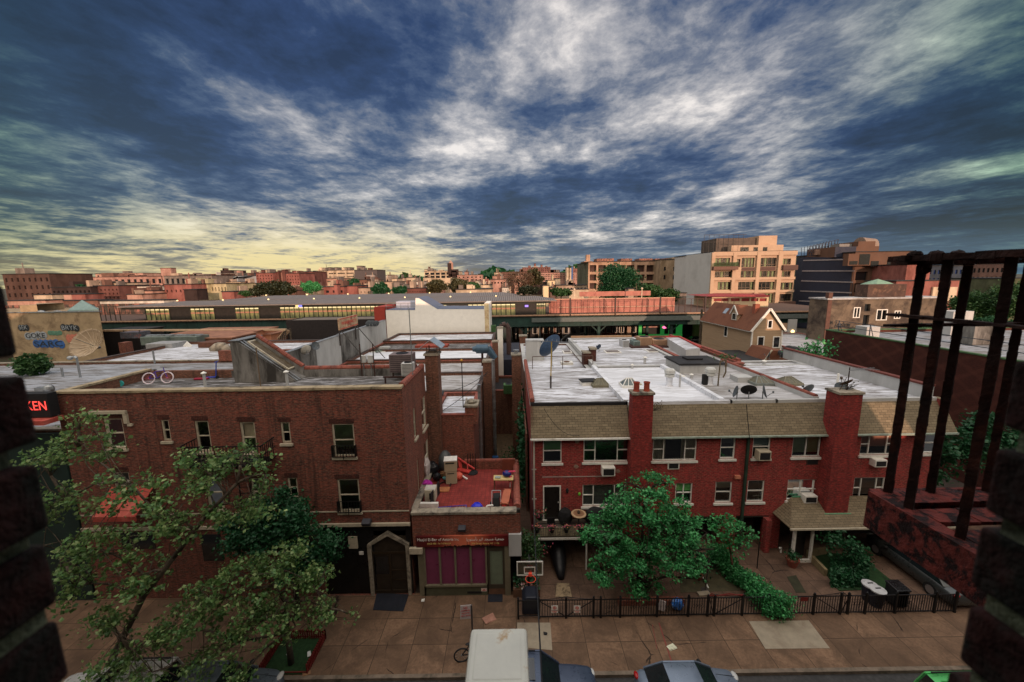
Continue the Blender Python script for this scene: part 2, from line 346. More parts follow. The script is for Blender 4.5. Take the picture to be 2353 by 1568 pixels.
def dup(o,loc=None,rz=None,label=None,parent=None,scale=None):
 c=o.copy();COL.objects.link(c);ORG[c.name]=Vector(loc)if loc is not None else ORG[o.name]
 if parent:c.parent=parent
 if loc is not None:c.location=loc
 if rz is not None:c.rotation_euler=(0,0,rz)
 if scale is not None:c.scale=(scale,)*3 if isinstance(scale,(int,float))else scale
 if label:c['label']=label
 for ch in list(o.children):dup(ch,parent=c)
 return c
class FR:
 """a wall plane: origin, direction along the wall, outward normal"""
 def __init__(s,o,u,n):s.o=Vector(o);s.u=Vector(u);s.n=Vector(n)
 def p(s,u,z,d=0):return s.o+s.u*u+s.n*d+Vector((0,0,z))
 def box(s,mb,u0,u1,z0,z1,d0,d1):
  return mb.add([s.p(u,z,d)for z in(z0,z1)for d in(d0,d1)for u in(u0,u1)],[(0,2,3,1),(4,5,7,6),(0,1,5,4),(2,6,7,3),(0,4,6,2),(1,3,7,5)])
 def quad(s,mb,u0,u1,z0,z1,d=0):return mb.quad(s.p(u0,z0,d),s.p(u1,z0,d),s.p(u1,z1,d),s.p(u0,z1,d))
def fwall(mb,fr,u0,u1,z0,z1,holes=(),dep=.14):
 us=sorted({u0,u1}|{h for q in holes for h in q[:2]if u0<h<u1});zs=sorted({z0,z1}|{h for q in holes for h in q[2:]if z0<h<z1})
 for i in range(len(us)-1):
  for j in range(len(zs)-1):
   cu=(us[i]+us[i+1])/2;cz=(zs[j]+zs[j+1])/2
   if not any(q[0]<cu<q[1]and q[2]<cz<q[3]for q in holes):fr.quad(mb,us[i],us[i+1],zs[j],zs[j+1])
 for a,b,c,d in holes:
  P=fr.p
  mb.quad(P(a,c),P(a,d),P(a,d,-dep),P(a,c,-dep));mb.quad(P(b,c),P(b,d),P(b,d,-dep),P(b,c,-dep))
  mb.quad(P(a,c),P(b,c),P(b,c,-dep),P(a,c,-dep));mb.quad(P(a,d),P(b,d),P(b,d,-dep),P(a,d,-dep))
FY=lambda y:FR((0,y,0),(1,0,0),(0,-1,0))
def box_from(c0,c1,y,reg):
 a=U(*reg(*c0),y=y);b=U(*reg(*c1),y=y);return(a.x,b.x,b.z,a.z)
def rect(q,y,reg):
 x0,y0,x1,y1=q
 a=U(*reg(x0,y0),y=y);b=U(*reg(x1,y1),y=y);c=U(*reg(x0,y1),y=y);d=U(*reg(x1,y0),y=y)
 return((a.x+c.x)/2,(b.x+d.x)/2,(b.z+c.z)/2,(a.z+d.z)/2)
def win(par,fr,q,panels=(1,),dh=True,blind=None,bf=.5,fm=None,sill=True,dep=.12,fw=.06,sillm=None,label=None,curt=None,backs=True):
 u0,u1,z0,z1=q;fm=fm or white;f=MB()
 d0,d1=-dep,-dep+.07
 for a,b,c,d in((u0,u0+fw,z0,z1),(u1-fw,u1,z0,z1),(u0+fw,u1-fw,z0,z0+fw),(u0+fw,u1-fw,z1-fw,z1)):fr.box(f,a,b,c,d,d0,d1)
 tot=sum(panels);x=u0+fw;wd=u1-u0-2*fw;zm=(z0+z1)/2
 for i,p in enumerate(panels):
  x2=x+wd*p/tot
  if i<len(panels)-1:fr.box(f,x2-fw*.45,x2+fw*.45,z0+fw,z1-fw,d0,d1-.004)
  isdh=dh if isinstance(dh,bool)else dh[i]
  if isdh:fr.box(f,x+(.45*fw if i else 0),x2-(.45*fw if i<len(panels)-1 else 0),zm-.025,zm+.025,d0,d1-.012)
  x=x2
 w=f.build('window',fm,par,label=label)
 g=MB();fr.quad(g,u0+fw,u1-fw,z0+fw,z1-fw,d0+.02);g.build('pane',glass,w)
 if backs:
  r=MB();fr.quad(r,u0,u1,z0,z1,-dep-.35)
  P=fr.p
  for a in(u0,u1):r.quad(P(a,z0,-dep),P(a,z1,-dep),P(a,z1,-dep-.35),P(a,z0,-dep-.35))
  for a in(z0,z1):r.quad(P(u0,a,-dep),P(u1,a,-dep),P(u1,a,-dep-.35),P(u0,a,-dep-.35))
  r.build('interior',room,w)
 if blind:
  b=MB();fr.box(b,u0+fw,u1-fw,z1-fw-(z1-z0)*bf,z1-fw,-dep-.06,-dep-.05);b.build('blind',blind,w)
 if curt:
  b=MB();k=14
  for s0,s1 in((.0,.32),(.68,1.0)):
   for i in range(k):
    a0=u0+(u1-u0)*(s0+(s1-s0)*i/k);a1=u0+(u1-u0)*(s0+(s1-s0)*(i+1)/k);e0=-dep-.10+(i%2)*.03;e1=-dep-.10+((i+1)%2)*.03
    b.quad(fr.p(a0,z0,e0),fr.p(a1,z0,e1),fr.p(a1,z1,e1),fr.p(a0,z1,e0))
  b.build('curtain',curt,w)
 if sill:
  b=MB();fr.box(b,u0-.08,u1+.08,z0-.12,z0,-.02,.09);b.build('sill',sillm or fm,w)
 return w
def flatbox(name,label,cat,x0,x1,y0,y1,z1,wallm,roofm,par=.35,cop=None,copm=None,z0=0,group=None,t=.25,sides='fblr'):
 """flat roofed building: four walls, parapet with coping, sunk roof"""
 o=thing(name,label,cat,((x0+x1)/2,y0,z0),0,group);w=MB()
 w.box(x0,x1,y0,y0+t,z0,z1);w.box(x0,x1,y1-t,y1,z0,z1);w.box(x0,x0+t,y0+t,y1-t,z0,z1);w.box(x1-t,x1,y0+t,y1-t,z0,z1)
 w.build('wall',wallm,o)
 r=MB();r.box(x0+t,x1-t,y0+t,y1-t,z1-par-.1,z1-par);r.build('roof',roofm,o)
 if cop:
  c=MB();e=.05
  c.box(x0-e,x1+e,y0-e,y0+t+e,z1,z1+cop);c.box(x0-e,x1+e,y1-t-e,y1+e,z1,z1+cop)
  c.box(x0-e,x0+t+e,y0+t+e,y1-t-e,z1,z1+cop);c.box(x1-t-e,x1+e,y0+t+e,y1-t-e,z1,z1+cop);c.build('coping',copm or terra,o)
 return o
def text(body,size,loc,mat,name='lettering',par=None,rot=(pi/2,0,0),ext=.004,align='CENTER',sxy=1.0,font=None):
 cu=bpy.data.curves.new(name,'FONT');cu.body=body;cu.size=size;cu.extrude=ext;cu.align_x=align;cu.align_y='CENTER'
 t=bpy.data.objects.new(name,cu);COL.objects.link(t)
 me=bpy.data.meshes.new_from_object(t.evaluated_get(bpy.context.evaluated_depsgraph_get()));bpy.data.objects.remove(t)
 m=Matrix.LocRotScale(Vector(loc)-(ORG[par.name]if par else Vector()),__import__('mathutils').Euler(rot),None)@Matrix.Diagonal((sxy,1,1,1))
 me.transform(m);o=bpy.data.objects.new(name,me);COL.objects.link(o);me.materials.clear();me.materials.append(mat)
 if par:o.parent=par
 ORG[o.name]=ORG[par.name]if par else Vector();return o
def leafmesh(pts,size,up=.4,rnd=random):
 m=MB();vs=[];fs=[]
 for p in pts:
  n=Vector((rnd.gauss(0,1),rnd.gauss(0,1),rnd.gauss(0,1)+up*2)).normalized()
  t=n.orthogonal().normalized();t=Matrix.Rotation(rnd.random()*6.28,3,n)@t;b=n.cross(t);s=size*rnd.uniform(.45,1.45)
  k=len(vs);w=.42
  vs+=[p-t*s*.5,p-t*s*.1+b*s*w,p+t*s*.5-n*s*.12,p-t*s*.1-b*s*w,p+n*s*.06]
  fs+=[(k,k+1,k+4),(k+1,k+2,k+4),(k+2,k+3,k+4),(k+3,k,k+4)]
 m.v=vs;m.f=fs;return m
def crown_points(ells,nclump,per,cr,rnd,shell=.55,flat=.7):
 cl=[]
 vol=[e[3]*e[4]*e[5]for e in ells];tot=sum(vol)
 for e,v in zip(ells,vol):
  for i in range(max(1,int(nclump*v/tot))):
   while True:
    d=Vector((rnd.gauss(0,1),rnd.gauss(0,1),rnd.gauss(0,1))).normalized();r=shell+(1-shell)*rnd.random()**.7 if rnd.random()<.8 else rnd.random()
    break
   cl.append(Vector((e[0]+d.x*e[3]*r,e[1]+d.y*e[4]*r,e[2]+d.z*e[5]*r)))
 pts=[]
 for c in cl:
  k=cr*rnd.uniform(.5,1.2)
  for i in range(int(per*rnd.uniform(.5,1.4))):
   pts.append(c+Vector((rnd.gauss(0,k*.5),rnd.gauss(0,k*.5),rnd.gauss(0,k*.5*flat))))
 return cl,pts
def tree(name,label,base,ells,nclump,per,cr,leaf,lsize,barkm=None,trunk=None,r0=.16,seed=1,group=None,twigs=True,up=.5,shell=.55,cat='tree'):
 rnd=random.Random(seed);o=thing(name,label,cat,base,0,group)
 cl,pts=crown_points(ells,nclump,per,cr,rnd,shell)
 leafmesh(pts,lsize,up,rnd).build('crown',leaf,o,raw=True)
 tr=MB();base=Vector(base);path=[base]+[Vector(p)for p in(trunk or[])]
 if not trunk:
  e=ells[0];path+=[base.lerp(Vector(e[:3]),.5)+Vector((rnd.uniform(-.2,.2),0,0)),Vector(e[:3])]
 tr.path(path,r0,8,r0*.35);nodes=[]
 for i in range(len(path)-1):
  for k in range(3):nodes.append(path[i].lerp(path[i+1],.34+k/3))
 nodes=nodes[2:]
 if twigs:
  for e in ells:
   c=Vector(e[:3]);s=min(nodes,key=lambda q:(q-c).length+max(0,q.z-c.z)*2);mid=s.lerp(c,.5)+Vector((0,0,.1*(c-s).length))
   tr.path([s,mid,c],r0*.4,6,r0*.16);nodes+=[mid,c,mid.lerp(c,.5)]
  for c in cl:
   s=min(rnd.sample(nodes,min(len(nodes),14)),key=lambda q:(q-c).length)
   if(s-c).length<5:
    mid=s.lerp(c,.5)+Vector((rnd.uniform(-.1,.1),rnd.uniform(-.1,.1),rnd.uniform(0,.2)));tr.path([s,mid,c],r0*.13,4,r0*.04);
    if rnd.random()<.5:nodes.append(mid)
 tr.build('trunk',barkm or bark,o,smooth=True);return o
leafA=LEAF('plane_tree_leaf',(.03,.085,.022),(.11,.25,.06),(.40,.50,.20))
leafB=LEAF('dark_green_leaf',(.010,.060,.022),(.016,.090,.032),(.03,.13,.045),.25)
leafC=LEAF('elm_leaf',(.012,.10,.028),(.04,.27,.075),(.15,.55,.19),.3)
leafF=LEAF('distant_leaf',(.02,.06,.018),(.035,.10,.025),(.07,.14,.04),.2)
leafO=LEAF('olive_brown_leaf',(.045,.045,.018),(.075,.065,.026),(.12,.10,.04),.2)
leafR=LEAF('budding_twig_leaf',(.10,.045,.03),(.14,.065,.04),(.16,.12,.06),.2)
leafP=LEAF('pink_petal',(.45,.05,.14),(.6,.10,.2),(.7,.35,.1),.2)
def q8(x,y):return(922.4+.128*x,1214.1+.128*y)
def t7(x,y):return(941.2+.12*x,1016.5+.12*y)
def g1(x,y):return(1223.6+.2*x,771.8+.2*y)
def g2(x,y):return(1176.5+.21*x,1110.6+.21*y)
def g3(x,y):return(1647+.26*x,1176.5+.26*y)
def g6(x,y):return(1976.5+.246*x,555.3+.246*y)
def RC(reg,tl,br,y):
 a=U(*reg(*tl),y=y);b=U(*reg(*br),y=y);return(a.x,b.x,b.z,a.z)
def SLAB(name,c,joint,w,h,off=0,var=.3,dirt=(.05,.035,.025)):
 m=newmat(name);g=NG(m);uv=g.n('ShaderNodeUVMap').outputs[0]
 b=g.n('ShaderNodeTexBrick');g.l(uv,b.inputs['Vector']);b.inputs['Scale'].default_value=1;b.offset=off
 b.inputs['Brick Width'].default_value=w;b.inputs['Row Height'].default_value=h;b.inputs['Mortar Size'].default_value=.014
 b.inputs['Mortar Smooth'].default_value=.2;b.inputs['Color1'].default_value=(*mul(c,1-var*.5),1);b.inputs['Color2'].default_value=(*mul(c,1+var*.5),1);b.inputs['Mortar'].default_value=(*joint,1)
 a=g.noise(uv,.8,7,.7,.6);f=g.noise(uv,9,5,.7);k=g.noise(uv,38,2)
 cc=g.mix(g.mr(a,.40,.62,0,.75),b.outputs[0],mul(c,.36));cc=g.mix(g.mr(f,.42,.65,0,.5),cc,mul(c,.45));cc=g.mix(g.mr(k,.68,.74,0,.6),cc,mul(c,1.7))
 v=g.n('ShaderNodeTexVoronoi',feature='DISTANCE_TO_EDGE');v.inputs['Scale'].default_value=.42;mp=g.n('ShaderNodeMix',data_type='VECTOR');mp.inputs[0].default_value=.12;g.l(uv,mp.inputs[4]);nn_=g.n('ShaderNodeTexNoise');nn_.inputs['Scale'].default_value=2.5;g.l(uv,nn_.inputs['Vector']);g.l(nn_.outputs[1],mp.inputs[5]);g.l(mp.outputs[1],v.inputs['Vector'])
 ms=g.n('ShaderNodeMath',operation='MULTIPLY');g.l(g.mr(v.outputs[0],.003,.010,1,0),ms.inputs[0]);g.l(g.mr(g.noise(uv,.5,2),.53,.60),ms.inputs[1]);cc=g.mix(ms.outputs[0],cc,mul(c,.12))
 g.out(cc,.93,0,f,.3,.02);return m
walkm=SLAB('brown_concrete_flags',(.20,.118,.070),(.015,.012,.006),1.52,1.34,0,.5)
yardm=SLAB('stained_yard_flags',(.175,.105,.070),(.025,.018,.012),1.2,1.2,.3,.5)
asph=M('asphalt',(.045,.043,.042),.85,.35,7,(.02,.02,.02),(.5,.7),.6,bs=.4)
earth=M('city_ground',(.07,.06,.045),.95,.4,.05,(.03,.05,.02),(.5,.6),.03)
conc=M('pale_concrete',(.30,.25,.18),.9,.15,3,(.22,.17,.12),(.5,.7),1)
grassm=M('lawn',(.015,.045,.012),.95,.5,9)
g=MB();g.quad((-2500,-40,-.14),(2500,-40,-.14),(2500,5000,-.14),(-2500,5000,-.14));struct(g.build('ground',earth))
g=MB();g.quad((-90,2.4,-.132),(90,2.4,-.132),(90,13.3,-.132),(-90,13.3,-.132));struct(g.build('road',asph))
g=MB();g.box(-90,90,13.3,13.46,-.15,.004);struct(g.build('kerb',M('kerb_stone',(.17,.13,.095),.9,.3,4,(.05,.045,.03),(.5,.7),1.2)))
g=MB();g.box(-90,90,13.46,17.6,-.16,0);struct(g.build('sidewalk',walkm))
g=MB();g.box(.1,33,16.03,26,-.12,.006);struct(g.build('yard_paving',yardm))
g=MB();g.box(-40,60,17.6,80,-.16,-.01);struct(g.build('lot_ground',M('bare_lot',(.06,.045,.035),.95,.4,1)))
g=MB();g.box(-90,90,.4,2.4,-.14,0);struct(g.build('near_sidewalk',walkm))
for nm,reg,pts in(('sidewalk_patch',r8,[(62,1243),(382,1238),(495,1387),(150,1390)]),('sidewalk_patch',r7,[(137,1250),(315,1250),(325,1397),(137,1380)])):
 g=MB();g.ex([U(*reg(*p),z=.003)for p in pts],(0,0,.006));struct(g.build(nm,conc))
jm=BR('old_jamb_brick',(.050,.008,.006),(.028,.012,.008),(.16,.16,.10))
jbr=M('weathered_jamb_brick',(.034,.008,.006),.95,.5,30,(.012,.012,.008),(.45,.6),14,bs=1)
jmo=M('crumbling_mortar',(.24,.26,.16),.95,.35,40,(.05,.055,.035),(.5,.7),20,bs=1)
o=thing('brick_building','dark brick wall whose window opening frames the left and right edges of the view','building',(0,.1,0))
w=MB();fwall(w,FR((0,.333,0),(1,0,0),(0,1,0)),-45,45,0,20.5,[(-.52,.52,14.6,17.2),(29.3,30.9,9.6,11.6)],.22)  # second opening is added to let low sun through onto the mansard
w.box(-45,45,-14,.11,20.3,20.5);fwall(w,FR((0,-14.2,0),(1,0,0),(0,-1,0)),-45,45,0,20.5,[(34.6,38.2,10.6,14.4)],.2);w.box(-45.2,-45,-14,.37,0,20.5);w.box(45,45.2,-14,.37,0,20.5)  # rear opening added out of view, lined up to pass the same sun
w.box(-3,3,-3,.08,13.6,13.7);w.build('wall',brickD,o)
for sgn in(-1,1):
 m1=MB();m2=MB();z=14.62;k=0;m2.box(sgn*.447,sgn*.53,.12,.325,14.6,17.2)
 while z<17.1:
  e=random.uniform(-.012,.010)
  b=MB();b.box(sgn*(.434+e*.7+(.010 if sgn>0 else 0)),sgn*.56,.115,.334+random.uniform(-.006,.004),z,z+.062)
  m1.add(b.v,b.f);z+=.080;k+=1
 bj=m1.build('jamb_bricks',jbr,o,bevel=.004);m2.build('jamb_mortar',jmo,o)
o=thing('bracket_box','white painted steel box with rust spots and side bolts just below the window','bracket',(0,.7,14.4))
a=U(1070+12,1443,z=14.72);b=U(1211,1443,z=14.72)
w=MB();w.box(a.x,b.x,.42,a.y,14.55,14.72);w.box(a.x+.012,b.x-.012,a.y-.17,a.y-.012,14.70,14.7215)
w.build('housing',M('rusty_white_enamel',(.74,.71,.60),.45,.08,9,(.50,.27,.07),(.60,.72),13,bs=.2),o,bevel=.012)
for sx_ in(a.x,b.x):
 t=MB()
 s_=-1 if sx_==a.x else 1
 t.tube((sx_-.005*s_,a.y-.17,14.66),(sx_+.022*s_,a.y-.17,14.66),.014,n=10);t.build('bolt',steel,o)
t=MB();t.tube((b.x-.09,a.y-.27,14.715),(b.x-.09,a.y-.27,14.727),.009,n=10)
t.build('bolt',steel,o)
o=thing('fire_escape','rusty iron fire escape balcony with flaking red slatted floor beside the window','fire escape',(1.6,.8,14.9))
px0,px1,py1,pz=1.49,3.0,1.50,14.90
m=MB();m.box(px0-.012,px0,.40,py1,pz-.155,pz+.004);m.box(px0,px0+.05,.40,py1,pz-.008,pz+.002);m.box(px0,px1,py1,py1+.012,pz-.10,pz+.004);m.box(px0,px0+.05,.40,py1,pz-.155,pz-.145)
m.jig(.0015);m.build('side_channel',rustred,o)
for k in range(9):
 y1=py1-.008-k*.125;s=MB()
 for i in range(10):
  x0=px0+.05+i*.15;s.box(x0,x0+.15,y1-.085,y1,pz-.010,pz+.006)
 s.jig(.0025);s.build('floor_slat',rustred,o)
posts=[((2115,600),(2050,1120)),((2195,600),(2085,1165)),((2222,600),(2135,1130)),((2312,600),(2210,1235)),((2345,600),(2262,1130))]
pp=[(1.55,1.49),(1.525,1.38),(1.72,1.485),(1.525,1.205),(1.95,1.485),(1.53,1.03),(2.2,1.485)]
for x,y in pp:
 s=MB();n=34
 for i in range(n):
  z0=pz+.95*i/n;z1=pz+.95*(i+1)/n;r=.0125*random.uniform(.96,1.05)
  s.obox((x,y,(z0+z1)/2),(r*2,r*2,(z1-z0)*1.02),random.uniform(-.02,.02)+.6)
 s.jig(.0009);s.build('baluster',rust,o)
def rustbar(a,b,w,h,n=24):
 s=MB();a=Vector(a);b=Vector(b)
 for i in range(n):s.bar(a.lerp(b,i/n),a.lerp(b,(i+1.05)/n),w*random.uniform(.85,1.15),h*random.uniform(.8,1.2))
 return s.jig(.0012)
rustbar((1.46,1.49,15.852),(3.0,1.49,15.852),.05,.016).build('top_rail',rust,o)
rustbar((1.51,1.56,15.852),(1.51,.40,15.852),.05,.022).build('top_rail',rust,o)
rustbar((1.46,1.49,15.835),(1.9,1.49,15.835),.06,.014).build('top_rail',rust,o)
rustbar((1.44,1.48,15.60),(3.0,1.48,15.60),.035,.010).build('middle_rail',rust,o)
rustbar((1.52,1.56,15.635),(1.52,.40,15.635),.035,.010).build('middle_rail',rust,o)
for x in(1.52,1.60,1.68):
 s=MB();s.blob((x,1.49,15.867),.024,.022,.014,8,4,.12);s.build('rivet',rust,o)
for x in(1.55,1.62):
 s=MB();s.blob((x,1.47,15.815),.014,.014,.02,8,4,.15);s.build('rivet',rust,o)
YF=17.5;AX0,AX1=-21.3,-5.15;ZT=10.82;YB=22.2
RZ=10.36
A=thing('apartment_house','three storey brown brick apartment house with stone coped flat roof, left of the storefront','building',((AX0+AX1)/2,YF,0))
fa=FY(YF);ho=[];wn=[]
for reg,tl,br,bl,bf in((r5,(512,250),(635,400),'g',.45),(r5,(800,257),(858,362),None,.5),(r5,(968,262),(1062,415),None,.5),(r5,(1195,268),(1290,425),'c',.5),(r6,(182,178),(245,290),'g',.45),(r6,(457,187),(590,362),'g',.75),(r5,(557,518),(668,660),'c',.5),(r5,(1020,545),(1125,700),None,.5),(r5,(1250,548),(1312,690),'g',.5),(r6,(220,475),(285,585),'c',.5),(r6,(487,483),(617,655),'t',.45)):
 q=RC(reg,tl,br,YF);ho.append(q);wn.append((q,bl,bf))
BLM={'g':M('green_grey_blind',(.26,.36,.22),.9,.1),'c':M('buff_blind',(.45,.38,.26),.9,.1),'t':M('brown_translucent_blind',(.20,.11,.07),.8,.3,1.2)}
z_lint=U(*r6(650,730),y=YF).z
dq=RC(r6,(680,800),(872,1085),YF)
sl=RC(r6,(460,740),(902,1095),YF)
ho2=list(ho)
w=MB();fwall(w,fa,AX0,AX1,0,ZT,ho2+[(sl[0]-.6,AX1-.001,.001,z_lint)],.14)
w.build('wall',brickL,A,label='dark red brown brick street wall with a soot streak')
w=MB();ff=FR((AX1,YF,0),(0,1,0),(1,0,0));sw=[]
def side(tl,br):
 a=U(*r6(*tl),x=AX1);b=U(*r6(*br),x=AX1);return(a.y-YF,b.y-YF,b.z,a.z)
for tl,br in(((893,112),(915,250)),((937,60),(968,190)),((915,385),(932,535)),((953,300),(984,425))):sw.append(side(tl,br))
sw=[(min(a,b),max(a,b),min(c,d),max(c,d))for a,b,c,d in sw]
fwall(w,ff,0.001,YB-YF,0,ZT,sw,.14);w.build('side_wall',brickM,A)
w=MB();w.box(AX0,AX0+.25,YF+.3,YB,8.5,ZT);w.box(AX0,AX1-.3,YB-.25,YB,0,ZT-.02);w.build('parapet_wall',brickB,A)
for q in sw:win(A,ff,q,sill=True,sillm=cream,fm=cream)
for(q,bl,bf)in wn:win(A,fa,q,fm=cream,blind=BLM.get(bl),bf=bf,sillm=cream,fw=.075)
r=MB();r.box(AX0+.25,AX1-.2,YF+.2,YB-.25,10.1,RZ);r.build('roof',oldroof,A,label='soot stained felt roof with white streaks')
c=MB();n=16
for i in range(n):
 x0=AX0+(AX1-AX0)*i/n;x1=AX0+(AX1-AX0)*(i+1)/n-.012;c.box(x0-.03,x1,YF-.06,YF+.36,ZT+random.uniform(-.01,.01),ZT+.11)
for i in range(5):
 y0=YF+.38+(YB-YF-.4)*i/5;c.box(AX0-.05,AX0+.30,y0,y0+(YB-YF-.4)/5-.015,ZT,ZT+.10)
c.build('coping',M('buff_stone_coping',(.38,.30,.19),.9,.25,4,(.10,.08,.05),(.5,.68),1,bs=.4),A)
c=MB();n=9
for i in range(n):
 y0=YF+.4+(YB-YF-.5)*i/n;c.tube((AX1-.12,y0,ZT+.03),(AX1-.12,y0+(YB-YF-.5)/n-.02,ZT+.03),.17,n=8)
for i in range(14):
 x0=AX1-.4-i*.62;c.tube((x0,YB-.12,ZT+.01),(x0-.6,YB-.12,ZT+.01),.14,n=8)
c.build('tile_coping',terra,A)
c=MB();c.box(-16.2,AX1-.3,YB-.32,YB-.22,RZ,ZT-.06);c.box(AX1-.38,AX1-.28,YF+.4,YB-.3,RZ,ZT-.05);c.build('parapet_lining',stucco_g,A)
for q in ho:
 c=MB();n=int((q[1]-q[0]+.2)/.08)
 for i in range(n):fa.box(c,q[0]-.1+i*.08,q[0]-.1+i*.08+.065,q[3]+.02,q[3]+.24,.0,.014)
 c.build('soldier_course',brickD,A)
a=U(*r5(452,212),y=YF);b=U(*r5(635,212),y=YF);c=MB();fa.box(c,a.x,b.x,a.z-.14,a.z,0,.12);fa.box(c,b.x-.16,b.x+.02,a.z-.62,a.z-.16,0,.10);fa.box(c,b.x-.02,b.x+.18,a.z-.75,a.z-.64,0,.1)
fa.box(c,a.x,a.x+.14,a.z-.35,a.z-.16,0,.1);c.build('hood_mould',cream,A)
c=MB();fa.box(c,AX0,sl[0]-.62,z_lint-.05,z_lint+.1,0,.08);fa.box(c,sl[0]-.6,AX1+.02,z_lint-.0,z_lint+.15,0,.10);fa.box(c,AX0+.02,AX1-.02,4.62,4.68,0,.03);c.build('stone_band',cream,A)
e=FY(YF+.10);c=MB();e.box(c,sl[0]-.6,dq[0]-.0,.0,z_lint,-.06,.0);e.box(c,dq[1],AX1-.002,.0,z_lint,-.06,.0);e.box(c,dq[0],dq[1],dq[3]+.35,z_lint,-.06,0)
c.build('entrance_panel',M('black_tile',(.008,.008,.009),.35,.3,2,(.03,.025,.02),(.6,.8),1),A)
s=MB();P=e.p
def R6(x,y,d=YF):v=U(*r6(x,y),y=d);return(v.x,v.z)
out=[R6(690,1082),R6(668,1000),R6(649,830),R6(752,763),R6(872,832),R6(880,960),R6(888,1090)]
zb=.0;X0=out[2][0];X1=out[4][0];zs_=(out[2][1]+out[4][1])/2;XM=(X0+X1)/2;za=out[3][1];t_=.17
def arc(mb,k):
 pts=[(X0-.0,0),(X0,zs_),(XM,za),(X1,zs_),(X1,0)];inn=[(X0+t_,0),(X0+t_,zs_-t_*.3),(XM,za-t_*1.3),(X1-t_,zs_-t_*.3),(X1-t_,0)]
 for i in range(4):
  a,b=pts[i],pts[i+1];c_,d=inn[i],inn[i+1]
  mb.ex([P(a[0],a[1],.0),P(b[0],b[1],.0),P(d[0],d[1],.0),P(c_[0],c_[1],.0)],(0,-.14,0))
arc(s,0);s.build('stone_surround',stone,A)
s=MB();e.box(s,X0+t_,X1-t_,0,za-.3,-.02,-.01);dd=s.build('door',M('dark_brown_door',(.030,.022,.015),.5,.4,3),A)
s=MB()
for k in range(3):x=X0+t_+(X1-X0-2*t_)*k/2;e.box(s,x-.04,x+.04,.05,2.3,-.01,.03)
e.box(s,X0+t_,X1-t_,2.25,2.37,-.01,.032);e.box(s,X0+t_,X1-t_,.0,.2,-.01,.031)
for zz_ in(.75,1.3):e.box(s,XM+.06,X1-t_-.06,zz_,zz_+.06,-.01,.02)
s.build('door_frame',M('bronze_frame',(.05,.035,.022),.4,.2,metal=.4),dd)
s=MB();e.quad(s,X0+t_+.1,XM-.08,1.1,2.1,.0);s.build('door_glass',darkglass,dd)
s=MB()
for q in((X0-.95,X0-.5,zs_-.25,zs_+.4),):e.box(s,*q,.0,.05)
s.build('notice_board',cream,A);s=MB();p_=U(*r6(615,884),y=YF);e.box(s,p_.x-.11,p_.x+.11,p_.z-.08,p_.z+.08,0,.04);s.build('door_bell_panel',white,A)
for reg,c0,lab,par in((r6,(645,715),'x',A),):
 v=U(*reg(*c0),y=YF-.2);s=MB();s.obox((v.x,YF-.18,v.z),(.42,.3,.22),0,.4);s.build('flood_light',M('lamp_casing',(.035,.035,.045),.5,.2),par,bevel=.02)
s=MB();a=RC(r5,(890,375),(1315,500),YF-1.0);bx0,bx1=a[0],a[1];bz=a[2]+.12;bt=bz+.95
for x in[bx0+(bx1-bx0)*i/26 for i in range(27)]:s.bar((x,YF-1.0,bz),(x,YF-1.0,bt),.025)
for y in[YF-1+.14*i for i in range(7)]:
 for x in(bx0,bx1):s.bar((x,y,bz),(x,y,bt),.025)
for z in(bz,bz+.5,bt):s.bar((bx0,YF-1,z),(bx1,YF-1,z),.04);s.bar((bx0,YF-1,z),(bx0,YF,z),.04);s.bar((bx1,YF-1,z),(bx1,YF,z),.04)
rl=s.build('balcony_railing',black,A);s=MB()
for k in range(9):s.box(bx0,bx1,YF-.98+k*.11,YF-.92+k*.11,bz-.03,bz+.01)
s.build('balcony_floor',black,A);s=MB()
for x in(bx0+.2,bx1-.2):s.path([(x,YF,bz-.8),(x,YF-.9,bz-.04)],.025,5)
for i in range(9):s.bar((bx1-1.3,YF-.85+.0*i,bz-.3*i-.2),(bx1-.8,YF-.85,bz-.3*i-.2),.025)
for x in(bx1-1.3,bx1-.8):s.bar((x,YF-.85,bz),(x,YF-.85,bz-2.9),.04)
s.build('ladder',black,A)
for q in(ho[5],ho[10]):
 s=MB();a0,a1,z0,z1=q[0]-.02,q[1]+.02,q[2]+.05,q[2]+.62
 for i in range(9):x=a0+(a1-a0)*i/8;fa.box(s,x-.012,x+.012,z0,z1,.16,.184)
 for z in(z0,z1):fa.box(s,a0,a1,z,z+.03,.155,.19)
 for x in(a0,a1,(a0+a1)/2-.015):fa.box(s,x,x+.03,z0,z1,0,.16)if x!=(a0+a1)/2-.015 else fa.box(s,x,x+.03,z0-.1,z1,.19,.22)
 s.build('window_guard',black,A)
a=RC(r5,(445,690),(680,765),YF-1.1)
o=thing('shop_awning','faded red canvas awning over the shop front behind the street tree','awning',(a[0],YF,a[2]))
s=MB();s.ex([(a[0],YF-.02,a[3]+.35),(a[0],YF-1.1,a[2]+.25),(a[0],YF-1.1,a[2]),(a[0],YF-1.06,a[2]),(a[0],YF-1.06,a[2]+.22),(a[0],YF-.02,a[3]+.31)],(a[1]-a[0],0,0))
s.build('canvas',M('faded_red_canvas',(.42,.07,.05),.9,.3,2,(.6,.16,.12),(.5,.7),1),o)
for q in(RC(r5,(600,820),(780,900),YF),RC(r5,(1000,830),(1120,960),YF)):
 s=MB();fa.box(s,q[0],q[1],q[2],q[3],-.0,.02);s.build('shop_window',darkglass,A)
